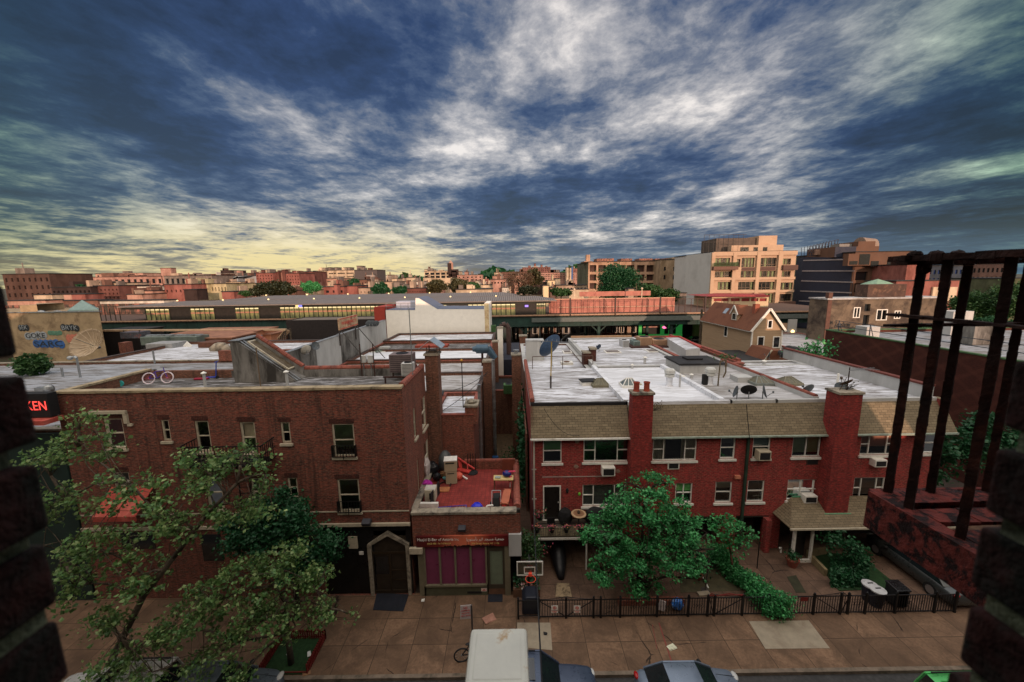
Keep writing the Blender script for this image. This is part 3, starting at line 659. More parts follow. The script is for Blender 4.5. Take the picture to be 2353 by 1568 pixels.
def chimney(name,label,x0,x1,y0,y1,z0,z1,mat,pots=0,cap=True,potm=None,par=None):
 o=thing(name,label,'chimney',((x0+x1)/2,(y0+y1)/2,z0));s=MB();s.box(x0,x1,y0,y1,z0,z1);s.build('stack',mat,o)
 if cap:s=MB();s.box(x0-.06,x1+.06,y0-.06,y1+.06,z1,z1+.12);s.build('cap',stone,o)
 for i in range(pots):
  xx=x0+(x1-x0)*(i+.5+.0)/pots;s=MB();s.lathe([(.17,0),(.15,.1),(.145,.42),(.17,.44),(.17,.5),(.13,.5),(.12,.1)],(xx,(y0+y1)/2,z1+.12),14);s.build('chimney_pot',potm or M('red_clay_pot',(.33,.055,.03),.75,.2),o,smooth=False)
 return o
a=U(973,810,y=22.4);b=U(1006,810,y=22.4)
cx0,cx1=U(975,835,y=22.4).x,U(1006,835,y=22.4).x;zt=U(990,818,y=22.4).z
o=chimney('chimney','tall brown brick chimney with gabled tin hood at the corner of the apartment house',max(cx0,AX1+.01),cx1,22.4,23.3,4.5,zt,brickB)
s=MB();xm=(cx0+cx1)/2+.02
for x in(cx0+.15,cx1-.03):
 for y in(22.5,23.2):s.bar((x,y,zt+.1),(x,y,zt+.5),.05)
s.lathe([(.25,.12),(.25,.25),(.18,.25)],(xm,22.85,zt),12)
s.build('hood_legs',M('rusty_tin',(.10,.07,.05),.7,.3),o);s=MB()
s.ex([(cx0-.25,22.2,zt+.48),(xm,22.2,zt+.98),(cx1+.28,22.2,zt+.48),(cx1+.28,22.2,zt+.44),(xm,22.2,zt+.93),(cx0-.25,22.2,zt+.44)],(0,1.3,0));s.build('tin_hood',M('zinc_sheet',(.42,.50,.56),.35,.1,metal=.5),o)
a=U(540,880,z=RZ);b0=U(655,885,z=RZ);bh=U(535,787,y=a.y).z;bhb=bh
o=thing('stair_bulkhead','stained grey rooftop stair bulkhead with sloping rusted skylight','bulkhead',(a.x,a.y,RZ))
s=MB();x0=a.x;x1=b0.x+.25;y0=a.y;y1=a.y+2.0
s.ex([(x0,y0,RZ),(x0,y0,bh),(x0+.35,y0,bh+.05),(x1,y0,RZ+.02)],(0,y1-y0,0));s.build('wall',stucco_g,o)
def sk(u,v,h=.02):
 A0=Vector((x0+.35,y0,bh+.05));A1=Vector((x1,y0,RZ));n=Vector((bh-RZ,0,x1-x0)).normalized();return A0.lerp(A1,u)+Vector((0,(y1-y0)*v,0))+n*h
s=MB();s.ex([sk(.08,.22),sk(.78,.22),sk(.78,.95),sk(.08,.95)],sk(0,0,.12)-sk(0,0,0));s.build('skylight_frame',cream,o)
s=MB();s.ex([sk(.10,.26,.13),sk(.76,.26,.13),sk(.76,.91,.13),sk(.10,.91,.13)],sk(0,0,.02)-sk(0,0,0));s.build('skylight_pane',M('rusted_wired_glass',(.10,.075,.045),.4,.5,3,(.20,.18,.14),(.5,.7),3,stretch=(1,6,1)),o)
s=MB();s.ex([sk(.0,.05,.03),sk(1,.05,.03),sk(1,.09,.03),sk(0,.09,.03)],sk(0,0,.05)-sk(0,0,0));s.ex([sk(.0,.17,.03),sk(1,.17,.03),sk(1,.21,.03),sk(0,.21,.03)],sk(0,0,.05)-sk(0,0,0))
s.box(x0-.05,x0+.5,y0-.05,y1+.05,bh+.06,bh+.10);s.build('flashing',steel,o)
def vent(name,label,p,h,r=.07,cap=.13,mat=None,group=None):
 o=thing(name,label,'vent pipe',p,0,group);s=MB();s.tube(p,(p.x,p.y,p.z+h),r,n=10);s.build('pipe',mat or stucco_gl,o);s=MB();s.lathe([(.0,.12),(cap,.04),(cap,0),(.02,-.01)],(p.x,p.y,p.z+h),12);s.build('cap',mat or white,o);return o
vent('vent_pipe','mushroom capped vent pipe standing left of the stair bulkhead',U(*r1(1690,1350),z=RZ),.85)
vent('vent_pipe','mushroom capped vent pipe at the front parapet right of the bulkhead',U(*r2(348,1190),z=RZ),.95)
p=U(*r1(2140,1330),z=RZ);s=MB();s.tube(p,p+Vector((0,0,2.1)),.03,n=6);tag(s.build('roof_pole',M('rusty_pole',(.16,.11,.07),.8,.3)),'thin rusty pole standing in front of the stair bulkhead','pole')
s=MB();a=U(*r2(980,1200),z=RZ+.01);b=U(*r2(1190,1155),z=RZ+.01);s.ex([a,(a.x+1.35,a.y,RZ+.01),(b.x+.1,b.y,RZ+.01),(b.x-.9,b.y+.1,RZ+.01)],(0,0,.02));tag(s.build('roof_mat',blackm),'black rubber mat lying on the sooty roof near the tile coping','mat')
def condenser(name,label,x0,x1,y0,y1,z0,z1,mat,fan=True,group=None):
 o=thing(name,label,'air conditioner',((x0+x1)/2,(y0+y1)/2,z0),0,group);s=MB();s.box(x0,x1,y0,y1,z0,z1)
 s.build('casing',mat,o,bevel=.03);c=((x0+x1)/2,(y0+y1)/2,z1)
 s=MB();r_=min(x1-x0,y1-y0)*.38;s.lathe([(r_,.0),(r_,.03),(r_*.85,.035),(r_*.85,.01)],c,18);s.lathe([(.02,.02),(r_*.25,.03),(.0,.04)],c,8);s.build('fan_grille',black,o)
 s=MB();n=9
 for i in range(n):z=z0+(z1-z0)*(i+.7)/(n+.5);s.box(x0+.06,x1-.06,y0-.006,y0-.001,z,z+(z1-z0)*.03)
 s.build('louvre',mat if not fan else blackm,o);return o
cz=10.2;a=U(*r2(1190,1040),y=21.0);b=U(*r2(1375,1040),y=21.0);tp=U(*r2(1280,890),y=21.0).z
condenser('rooftop_unit','big mauve grey cooling unit with round fan on a rusty stand by the chimney',a.x,b.x,20.8,21.7,tp-1.0,tp,M('mauve_grey_paint',(.16,.12,.12),.6,.2))
a=U(*r2(1290,1060),y=20.4);b=U(*r2(1385,1060),y=20.4)
condenser('condenser','small pale condenser in front of the mauve cooling unit',a.x,b.x,20.1,20.6,a.z-.02,a.z+.68,M('pale_grey_paint',(.50,.50,.48),.6,.1))
o=thing('unit_stand','rusty angle iron stand under the cooling units on the roof','stand',(a.x,22.5,RZ));s=MB()
for x in(a.x-.9,b.x-.05):
 for y in(20.2,21.6):s.bar((x,y,RZ),(x,y,max(RZ+.1,a.z-.05)),.07)
for y in(20.2,21.6):s.bar((a.x-1.0,y,a.z-.07),(b.x,y,a.z-.07),.08)
s.build('frame',rust,o)
for i,(x,h)in enumerate(((955,1.9),(1060,1.9))):
 p=U(*r2(x,1075),z=RZ);s=MB();s.tube(p,p+Vector((0,0,h)),.03,n=6);tag(s.build('antenna_pole',rust),('left' if i==0 else 'right')+' one of two thin rusty poles before the tiled rear parapet','pole')
p=U(*r2(1370,1060),z=RZ+.9);s=MB();s.tube(p,p+Vector((0,0,3.2)),.022,n=6);tag(s.build('antenna_mast',steel),'tall thin antenna mast behind the cooling unit','mast')
for i,x in enumerate((965,1025)):
 v=U(*r2(x,930),y=21.9);o=thing('meter_box','small grey electrical box, '+('left' if i==0 else 'right')+' one above the tiled rear parapet','electrical box',v);s=MB();s.obox(v,(.32,.2,.42));s.build('box',M('pale_grey_paint',(.5,.5,.48)),o,bevel=.02);s=MB();s.tube((v.x,v.y,RZ),(v.x,v.y,v.z-.2),.03);s.build('conduit',steel,o)
def dish(name,label,p,r,az,el,mat=None,mast=.7,group=None,arm=True,rim=False):
 o=thing(name,label,'satellite dish',p,0,group);c=Vector(p)+Vector((0,0,mast))
 rot=(Matrix.Rotation(az,3,'Z')@Matrix.Rotation(-(pi/2-el),3,'Y'));prof=[]
 for i in range(9):t=i/8;prof.append((r*t+1e-5 if i else 0,.28*r*t*t))
 prof+=[(r*1.01,.28*r+.01),(r*.97,.28*r-.0)]+[(r*t,.28*r*t*t-.02*r-.004)for t in(.8,.5,.2)]
 s=MB();s.lathe(prof,c,24,rot=rot@Matrix.Rotation(pi,3,'X')@Matrix.Identity(3)if False else rot);s.build('reflector',mat or grey_dish,o,smooth=True)
 d=rot@Vector((0,0,1));s=MB();lo=c+rot@Vector((-r*.8,0,.2*r));f=c+d*r*1.15+rot@Vector((-r*.25,0,0))
 if arm:s.tube(lo,f,.018,n=5);s.build('feed_arm',steel,o);s=MB();s.obox(f,(.09,.09,.12),az,.4);s.build('feed_horn',mat or grey_dish,o)
 s=MB();s.path([p,(p[0],p[1],p[2]+mast*.7),c-d*.03],.028,6);s.box(p[0]-.12,p[0]+.12,p[1]-.12,p[1]+.12,p[2],p[2]+.02);s.build('mast',steel,o);return o
def bicycle(name,label,p,rz,sc,fm,tm,rimm,group=None,lean=0):
 o=thing(name,label,'bicycle',p,rz,group);o.rotation_euler=(lean,0,rz);o.scale=(sc,)*3;r=.33
 for x,nm in((-.5,'wheel'),(.5,'wheel')):
  s=MB();n=22
  for i in range(n):
   a0=2*pi*i/n;a1=2*pi*(i+1)/n;s.tube((x+r*cos(a0),0,r+r*sin(a0)),(x+r*cos(a1),0,r+r*sin(a1)),.032,n=6,cap=False)
  w_=s.build(nm,tm,o,local=True,smooth=True);s=MB()
  for i in range(12):a0=pi*i/6;s.tube((x,0,r),(x+r*cos(a0),0,r+r*sin(a0)),.005,n=3)
  s.tube((x,-.04,r),(x,.04,r),.03);s.build('spokes',rimm,w_,local=True)
 s=MB();bb=(-.05,0,.3);st=(-.18,0,.72);hd=(.32,0,.78)
 for a,b in((bb,st),(st,hd),(bb,(.36,0,.66)),(bb,(-.5,0,r)),(st,(-.5,0,r)),(hd,(.5,0,r)),((.32,0,.78),(.27,0,.95))):s.tube(a,b,.024,n=6)
 s.build('frame',fm,o,local=True);s=MB();s.tube((.27,-.28,.98),(.27,.28,.98),.016,n=6);s.build('handlebar',black,o,local=True)
 s=MB();s.blob((-.2,0,.84),.14,.07,.04);s.tube(st,(-.2,0,.82),.018,n=6);s.build('saddle',black,o,local=True)
 s=MB();s.tube((-.05,-.12,.3),(-.05,.12,.3),.02);s.obox((.05,.14,.22),(.1,.06,.02));s.obox((-.15,-.14,.38),(.1,.06,.02));s.build('pedals',black,o,local=True);return o
bicycle('childrens_bicycle',"purple child's bicycle with white tyres leaning against the brick parapet of the sooty roof",Vector((-19.6,20.9,RZ)),R(10),.9,M('purple_paint',(.06,.025,.28),.4,.1),M('white_rubber',(.8,.7,.74),.7,.1),M('pink_spokes',(.6,.12,.2),.5,.1),lean=-.25)
p=U(*r1(1725,1262),z=RZ);o=thing('kick_scooter','blue kick scooter standing against the stained rear parapet','scooter',p,.2);s=MB();bl=M('bright_blue_paint',(.02,.07,.45),.4,.1)
s.obox((0,0,.1),(.62,.13,.05));s.tube((.3,0,.1),(.42,0,.98),.03,n=8);s.tube((.42,-.2,.98),(.42,.2,.98),.022,n=6);s.build('frame',bl,o,local=True)
for x in(-.34,.36):s=MB();s.tube((x,-.025,.08),(x,.025,.08),.09,n=14);s.build('wheel',blackm,o,local=True)
p=U(*r1(1655,1268),z=RZ);s=MB();s.obox(p+Vector((0,0,.06)),(.75,.2,.1),.1);tag(s.build('toy_case',M('crimson_plastic',(.30,.01,.04),.4,.1),bevel=.03),'flat crimson toy case lying beside the blue scooter','toy')
p=U(*r1(930,1330),z=RZ);o=thing('toy_tricycle','lime green and turquoise toy tricycle by the front parapet of the sooty roof','toy tricycle',p,.3);s=MB()
s.obox((0,0,.28),(.5,.2,.16));s.obox((.22,0,.45),(.1,.36,.07));s.build('body',M('lime_plastic',(.35,.6,.05),.4,.1),o,local=True,bevel=.03)
for x,y in((-.35,-.2),(-.35,.2),(.3,0)):s=MB();s.tube((x,y-.04,.17),(x,y+.04,.17),.17,n=14);s.build('wheel',M('turquoise_plastic',(.05,.4,.38),.4,.1),o,local=True)
s=MB();s.obox((-.75,-.1,.16),(.7,.3,.18),.2);s.build('cart',M('turquoise_plastic',(.05,.4,.38)),o,local=True,bevel=.03)
MF=17.4;MX0,MX1,MY1,MZ=AX1,.28,22.55,4.5;TZ=4.28
mo=thing('storefront','single storey brick storefront with purple windows, dark red sign and red roof terrace','building',(-2.4,MF,0))
fm_=FY(MF)
sg=RC(q8,(258,150),(1925,315),MF-.08)
wq=RC(q8,(400,320),(1535,1000),MF);dqq=RC(q8,(1545,330),(1865,1140),MF)
w=MB();fwall(w,fm_,MX0+.12,MX1,sg[2],MZ,[],.1);fwall(w,FR((MX1,MF,0),(0,1,0),(1,0,0)),0,MY1-MF,0,MZ);w.box(MX0+.1,MX1-.01,MY1-.25,MY1,0,MZ+.25)
w.build('wall',brickM,mo)
w=MB();w.box(MX0+.02,MX0+.3,MF+.3,MY1-.25,TZ,MZ);w.box(MX1-.3,MX1-.02,MF+.3,MY1-.25,TZ,MZ);w.box(MX0+.3,MX1-.3,MF+.04,MF+.3,TZ,MZ);w.build('parapet',stucco_g,mo)
terr=SLAB('red_terrace_tiles',(.31,.042,.034),(.15,.03,.025),.21,.21,0,.25)
w=MB();w.box(MX0+.25,MX1-.25,MF+.25,MY1-.2,TZ-.1,TZ);w.build('terrace_floor',terr,mo)
c=MB()
for i in range(4):x0=MX0+.1+i*1.29;c.box(x0,x0+1.275,MF-.07,MF+.36,MZ,MZ+.12)
c.box(MX0+.02,MX0+.34,MF+.37,MY1-.3,MZ,MZ+.08);c.build('stone_coping',stone,mo)
c=MB()
for i in range(8):y0=MF+.45+i*.6;c.tube((MX1-.15,y0,MZ+.04),(MX1-.15,y0+.575,MZ+.04),.18,n=10)
for i in range(5):x0=MX1-.2-i*.62;c.tube((x0,MY1-.13,MZ+.28),(x0-.6,MY1-.13,MZ+.28),.13,n=8)
c.build('tile_coping',terra,mo)
sgm=newmat('sunset_sign_print');G_=NG(sgm);tcc=G_.n('ShaderNodeTexCoord').outputs['Generated'];sp=G_.n('ShaderNodeSeparateXYZ');G_.l(tcc,sp.inputs[0])
gx=G_.n('ShaderNodeValToRGB');G_.l(sp.outputs[0],gx.inputs[0]);e=gx.color_ramp.elements;e[0].color=(.07,.006,.008,1);e[1].color=(.09,.005,.008,1)
for p_,c_ in((.25,(.16,.015,.012,1)),(.45,(.62,.16,.09,1)),(.58,(.75,.20,.10,1)),(.8,(.20,.02,.015,1))):q_=e.new(p_);q_.color=c_
G_.out(gx.outputs[0],.5)
s=MB();s.box(sg[0],sg[1],MF-.10,MF-.0,sg[2],sg[3]);sb=s.build('sign_board',sgm,mo)
s=MB();rr=random.Random(3)
x=sg[0]+.3*(sg[1]-sg[0])
while x<sg[0]+.85*(sg[1]-sg[0]):
 wd=rr.uniform(.03,.12);h=rr.uniform(.02,.08);h=h*1.2
 s.box(x,x+wd,MF-.103,MF-.1,sg[2],sg[2]+h);x+=wd*.8
for fx,h in((.55,.28),(.58,.30),(.37,.18),(.45,.15)):x=sg[0]+fx*(sg[1]-sg[0]);s.box(x,x+.018,MF-.103,MF-.1,sg[2],sg[2]+h)
s.blob((sg[0]+.565*(sg[1]-sg[0]),MF-.1,sg[2]+.05),.12,.004,.06,10,6)
s.build('skyline_silhouette',M('sign_black',(.02,.005,.005)),sb)
wl=M('sign_white',(.8,.76,.7),.6,.03);yl=M('sign_yellow',(.75,.6,.2),.6,.03)
H_=sg[3]-sg[2];LW=sg[1]-sg[0]
def fit(body,x0,x1,zc,h,mat,par,y):
 t=text(body,h,((x0+x1)/2,y,zc),mat,'lettering',par);b=[v.co.x for v in t.data.vertices]
 if b:
  k=(x1-x0)/(max(b)-min(b));c0=(max(b)+min(b))/2
  for v in t.data.vertices:v.co.x=c0+(v.co.x-c0)*k
 return t
def sx8(x):return U(*q8(x,215),y=MF-.1).x
fit('Masjid El-Ber of Astoria Inc',sx8(285),sx8(1030),sg[3]-H_*.30,H_*.36,wl,sb,MF-.106)
fit('SINCE 1985 - Tel 718.784.0224',sx8(460),sx8(885),sg[3]-H_*.68,H_*.2,yl,sb,MF-.106)
ar='\uFE94\uFEF4\uFECC\uFEE4\uFE9F \uFEAA\uFEA0\uFEB4\uFEE3 \uFEAE\uFE92\uFEDF\u0627 \u0627\uFEF3\u0631\uFEEE\uFE98\uFEB3\uFE84\uFE91'
ar=' '.join(reversed(ar.split(' ')))
fit(ar,sx8(1165),sx8(1840),sg[3]-H_*.32,H_*.36,wl,sb,MF-.106)
fit('30th Street, Astoria, NY 11106',sx8(1260),sx8(1750),sg[3]-H_*.72,H_*.2,yl,sb,MF-.106)
s=MB();u0,u1,z0,z1=wq;z1=sg[2]-.02
for i in range(5):
 x=u0+(u1-u0)*i/4;fm_.box(s,x-.045,x+.045,z0,z1,-.10,.04)
fm_.box(s,u0,u1,z0-.10,z0,-.10,.07);f_=s.build('shop_window',M('olive_grey_frame',(.17,.15,.10),.6,.2),mo)
for i in range(4):
 a=u0+(u1-u0)*i/4+.045;b=u0+(u1-u0)*(i+1)/4-.045;s=MB();fm_.quad(s,a,b,z0,z1,-.05);s.build('purple_pane',M('purple_film',(.19,.040,.095),.35,.15,1.2,spec=.4),f_)
s=MB();fm_.box(s,u0-.08,u1+.02,0,z0-.10,-.2,0.0);s.build('base_panel',M('olive_base_paint',(.085,.085,.052),.7,.2,2,(.05,.05,.03),(.5,.7),1),mo)
s=MB();a=U(*q8(1185,1210),y=MF);b=U(*q8(1445,1210),y=MF);fm_.box(s,a.x,b.x,.1,.22,.001,.012);s.build('vent_slot',blackm,mo)
s=MB();a=RC(q8,(1432,1075),(1535,1130),MF);fm_.box(s,*a,.001,.01);sp_=s.build('small_poster',M('poster_white',(.7,.55,.5)),mo);s=MB();s.add([fm_.p(a[0]+.03,a[2]+.04,.013),fm_.p(a[1]-.03,a[2]+.04,.013),fm_.p((a[0]+a[1])/2,a[3]-.05,.013)],[(0,1,2)]);s.build('poster_mark',M('poster_red',(.5,.03,.02)),sp_)
s=MB();u0,u1=dqq[0],dqq[1];dz=.35
fm_.box(s,u0,u0+.1,dz,z1,-.12,.0);fm_.box(s,u1-.1,u1,dz,z1,-.12,.0);fm_.box(s,u0+.1,u1-.1,dz,dz+.22,-.12,-.01);fm_.box(s,u0+.1,u1-.1,z1-.32,z1,-.12,-.01)
d_=s.build('door',M('dark_olive_frame',(.055,.045,.03),.6,.2),mo);s=MB();fm_.quad(s,u0+.1,u1-.1,dz+.22,z1-.32,-.06);s.build('frosted_pane',M('frosted_green_glass',(.16,.20,.14),.5,.15,2),d_)
s=MB();fm_.box(s,u0,u1,.0,dz,-.3,-.02);s.build('step',M('rust_brown_step',(.14,.07,.04),.9,.3),mo)
s=MB();fm_.box(s,dqq[1],dqq[1]+.28,0,sg[2],-.1,.05);fm_.box(s,sg[0]+.02,u0 if False else wq[0]-.0,0,sg[2],-.1,.0);s.build('pilaster',M('olive_grey_frame',(.17,.15,.10)),mo)
s=MB();fm_.box(s,sg[1]+.01,MX1+.03,sg[2]-.55,sg[3]+.05,-.1,.12);s.build('corner_block',stucco_gl,mo)
s=MB();fm_.box(s,MX0-.05,wq[0]-.04,sg[2]-.32,sg[2]-.02,.02,.18);s.build('corner_block',cream,mo)
s=MB();v=U(*q8(1085,15),y=MF-.2);s.obox((v.x,MF-.16,v.z),(.36,.28,.2),0,.4);s.build('flood_light',M('lamp_casing',(.035,.035,.045)),mo,bevel=.02)
s=MB();pts=[U(*r6(*p),z=.004)for p in((700,1092),(872,1100),(842,1190),(680,1183))];s.ex(pts,(0,0,.02));tag(s.build('door_mat',M('navy_black_rubber',(.012,.014,.022),.8,.3)),'large navy black mat before the pointed stone doorway','door mat')
s=MB();a=U(*q8(1560,1180),z=0);b=U(*q8(1815,1325),z=0);s.box(a.x,b.x,b.y,a.y,.004,.02);tag(s.build('door_mat',M('navy_black_rubber',(.012,.014,.022))),'small black mat before the frosted green shop door','door mat')
def T(x,y,z=TZ):return U(*t7(x,y),z=z)
def simple(name,label,cat,mb,mat,**k):return tag(mb.build(name,mat,None,**k),label,cat)
p=T(760,790);cab=M('beige_cabinet',(.42,.36,.24),.7,.1)
o=thing('storage_cabinet','beige two tier plastic storage cabinet on the red terrace','cabinet',p);s=MB();s.obox(p+Vector((.12,.15,.38)),(.62,.5,.74),.1);s.obox(p+Vector((.10,.15,1.08)),(.70,.55,.62),.1);s.build('body',cab,o,bevel=.02)
s=MB();s.obox(p+Vector((.1,.15,1.42)),(.74,.6,.06),.1);s.build('lid',white,o);s=MB();s.obox(p+Vector((.1,-.125,1.28)),(.5,.02,.08),.1);s.obox(p+Vector((.12,-.10,.65)),(.4,.02,.05),.1);s.build('handle_slot',blackm,o)
p=T(640,560);s=MB();s.blob(p+Vector((.15,.1,.55)),.42,.5,.75,14,8);simple('covered_grill','grey covered barbecue grill at the back corner of the terrace','barbecue',s,M('grey_tarpaulin',(.09,.10,.10),.5,.3,2),smooth=True)
p=T(1010,560);red=M('coral_red_plastic',(.55,.055,.045),.5,.15)
o=thing('play_slide','red plastic folding play frame lying on the terrace by the cabinet','toy',p);s=MB();s.bar(p+Vector((-.3,.3,.75)),p+Vector((.75,-.1,.2)),.12,.08);s.bar(p+Vector((-.3,.1,.1)),p+Vector((.5,-.25,.1)),.34,.10);s.bar(p+Vector((-.2,.3,.7)),p+Vector((-.1,.1,.05)),.2,.06);s.bar(p+Vector((.3,.1,.5)),p+Vector((.35,-.2,.05)),.07,.07);s.build('frame',red,o,bevel=.02)
p=T(935,720);s=MB();s.blob(p+Vector((0,.05,.22)),.27,.26,.24,10,6,.08);simple('toy_box','coral plastic tub on the terrace just right of the beige cabinet','tub',s,M('coral_plastic',(.70,.13,.08),.5,.1))
p=T(1045,680);s=MB();s.bar(p+Vector((-.25,.25,.05)),p+Vector((.2,-.25,.05)),.1,.06);simple('plank','short white plank lying on the terrace beside the coral tub','plank',s,white)
p=T(1205,590);o=thing('umbrella_base','black parasol base with upright rods by the back wall of the terrace','parasol base',p);s=MB();s.lathe([(.32,0),(.32,.05),(.1,.12),(.0,.12)],p,16);s.build('base',blackm,o);s=MB()
for dx in(-.3,-.12,.02,.16):s.tube(p+Vector((dx,.25,.0)),p+Vector((dx,.3,1.1)),.025,n=6)
s.build('rods',black,o)
pile=[('mattress','pale quilt hanging over the junk at the left wall of the terrace','quilt',(340,720),(.35,.9,1.3),M('pale_quilt',(.52,.47,.44),.9,.15,5),.2),('jacket','magenta fabric bundle at the left wall of the terrace','fabric bundle',(330,900),(.6,.4,.5),M('magenta_cloth',(.45,.03,.35),.9,.2,5),.4),('toy_chair','hot pink plastic toy chair under the magenta bundle','toy chair',(290,985),(.5,.3,.3),M('hot_pink_plastic',(.65,.05,.12),.5,.1),.1),('garbage_bag','heap of black rubbish bags behind the pale quilt','rubbish bag',(450,640),(.7,.8,.8),M('black_bag',(.012,.012,.014),.35,.3),.3),('garbage_bag','black rubbish bag slumped beside the pile of boxes under the cabinet','rubbish bag',(520,760),(.45,.5,.5),MT.get('black_bag'),.2),('basket','brown wicker basket in the junk left of the beige cabinet','basket',(640,690),(.5,.4,.4),M('wicker',(.22,.11,.05),.9,.4,20),.1),('toy_bag','teal and white plastic bag in front of the beige cabinet','bag',(685,735),(.42,.3,.2),M('teal_plastic',(.15,.42,.40),.4,.4,6),.1)]
for nm,lab,cat,(x,y),sz,mt_,jt in pile:
 p=T(x,y);s=MB();s.blob(p+Vector((0,.1,sz[2]/2)),sz[0]/2,sz[1]/2,sz[2]/2,9,6,.16);simple(nm,lab,cat,s,mt_)
p=T(680,830);s=MB()
for i in range(20):a0=2*pi*i/20;a1=2*pi*(i+1)/20;s.tube(p+Vector((.33*cos(a0),.33*sin(a0),.05)),p+Vector((.33*cos(a1),.33*sin(a1),.05)),.03,n=5)
simple('hula_hoop','dark round hoop lying on the terrace in front of the cabinet','hoop',s,blackm)
p=T(590,925);s=MB();s.obox(p+Vector((0,0,.05)),(1.0,.42,.06),.05);s.jig(.02);simple('cardboard_sheet','orange brown cardboard sheet lying left of the terrace centre','cardboard',s,M('orange_cardboard',(.45,.17,.07),.9,.3,6))
p=T(400,1150);o=thing('bird_cage','small white louvred pet hutch near the front left corner of the terrace','hutch',p);s=MB();s.obox(p+Vector((0,.2,.38)),(.56,.5,.62));s.build('body',M('cream_plastic',(.55,.50,.38),.6,.1),o,bevel=.02)
s=MB()
for i in range(5):s.obox(p+Vector((0,.02+i*.1,.72)),(.56,.055,.03))
s.build('slatted_lid',white,o);s=MB();s.obox(p+Vector((.06,-.055,.36)),(.2,.01,.34));s.build('door_opening',room,o)
s=MB()
for dx in(-.22,.22):s.obox(p+Vector((dx,.2,.04)),(.05,.4,.08))
s.build('foot',cab,o)
p=T(500,1080);s=MB();s.obox(p+Vector((.0,-.1,.35)),(.06,1.3,.7),-.15);simple('black_board','tall black board standing on edge beside the pet hutch','board',s,blackm)
p=T(300,1270);s=MB();s.obox(p+Vector((0,.1,.15)),(1.3,.16,.22),-.03);simple('white_plank','long white painted plank behind the front parapet at the left corner','plank',s,white)
p0=T(560,1320);blu=M('blue_tube',(.05,.05,.35),.4,.1,metal=.3);s=MB()
P0=T(545,1250,TZ+.1);P1=T(1085,1205,TZ+.1);P2=T(1090,1295,TZ+.1);P3=T(560,1330,TZ+.1)
for a,b in((P0,P1),(P1,P2),(P2,P3),(P3,P0),(P0.lerp(P1,.42),P3.lerp(P2,.42))):s.tube(a,b,.022,n=6)
o=thing('folding_cot_frame','blue tubular folding frame with slats lying along the front parapet of the terrace','frame',P0);s.build('frame',blu,o);s=MB()
for i in range(18):
 if i in(8,9,10):continue
 k=(i+.5)/18;s.tube(P0.lerp(P1,k),P3.lerp(P2,k),.008,n=4)
s.build('slats',M('tube_grey',(.3,.3,.33),.5),o)
p=T(1290,1310);s=MB();s.blob(p+Vector((0,.1,.17)),.3,.22,.2,10,6,.15);simple('blue_bag','bright blue plastic bag at the front parapet of the terrace','bag',s,M('cobalt_plastic',(.02,.03,.5),.35,.3))
A0=T(1425,1330,TZ+.05);A1=T(1490,1215,TZ+.3);A2=T(1600,1205,TZ+.3);A3=T(1570,1270,TZ+.1);s=MB();s.bar(A0,A1,.08,.04);s.bar(A1,A2,.08,.04);s.bar(A2,A3,.08,.04);simple('clothes_rack','bent white metal rack at the front of the terrace left of the black pushchair','frame',s,white)
p=T(1660,1310);o=thing('pushchair','folded black pushchair standing at the front right of the terrace','pushchair',p);s=MB();s.obox(p+Vector((0,.15,.35)),(.36,.2,.5),.1,-.4);s.obox(p+Vector((.02,.35,.62)),(.36,.3,.08),.1,.3);s.build('seat',blackm,o,bevel=.05);s=MB()
for dx in(-.28,.28):s.path([p+Vector((dx*.8,-.1,.12)),p+Vector((dx*.8,.25,.5)),p+Vector((dx*.8,.5,.8))],.018,5)
s.tube(p+Vector((-.22,.5,.8)),p+Vector((.22,.5,.8)),.018);s.build('frame',steel,o)
for dx in(-.3,.3):
 for dy in(-.12,.42):s=MB();s.tube(p+Vector((dx-.03,dy,.12)),p+Vector((dx+.03,dy,.12)),.11,n=12);s.build('wheel',blackm,o)
Q=[T(1810,890,TZ+.45),T(1945,895,TZ+.45),T(1890,1175,TZ+.45),T(1740,1165,TZ+.45)]
o=thing('wooden_bench','long terracotta coloured bench along the right parapet of the terrace','bench',Q[3]);s=MB();s.ex(Q,(0,0,-.05));s.build('seat',M('terracotta_board',(.42,.12,.06),.7,.15,3),o);s=MB()
for q in Q:c0=sum(Q,Vector())/4;q2=q.lerp(c0,.1);s.bar(q2,(q2.x,q2.y,TZ),.06)
s.build('leg',M('brown_wood',(.12,.06,.03),.8),o)
p=T(1815,1290);s=MB();s.obox(p+Vector((.02,.1,.2)),(.22,.5,.3),-.2);simple('red_toy_box','red plastic box below the end of the terracotta bench','box',s,red,bevel=.03)
Q=[T(1612,630,TZ+.62),T(1988,630,TZ+.62),T(1985,718,TZ+.62),T(1605,718,TZ+.62)]
o=thing('play_table','yellow topped low table near the back right corner of the terrace','table',Q[3]);s=MB();s.ex(Q,(0,0,-.06));s.build('table_top',M('pale_yellow_board',(.62,.46,.20),.6,.08),o)
for i,q in enumerate(Q):s=MB();c0=sum(Q,Vector())/4;q2=q.lerp(c0,.08);s.bar(q2-Vector((0,0,.06)),(q2.x,q2.y,TZ),.05);s.build('leg',M('brown_wood',(.12,.06,.03)),o)
p=T(1690,680,TZ+.63);s=MB();s.obox(p+Vector((0,0,.03)),(.3,.2,.05),-.1);simple('book','grey patterned box lying on the yellow table','box',s,M('grey_print',(.3,.35,.33),.6,.6,25))
p=T(1865,650,TZ+.63);s=MB();s.blob(p+Vector((0,-.02,.16)),.26,.2,.18,12,7);simple('toy_ball','dark blue patterned ball on the right end of the yellow table','ball',s,M('navy_ball',(.01,.02,.16),.3,.3,4,(.5,.5,.6),(.66,.68),5),smooth=True)
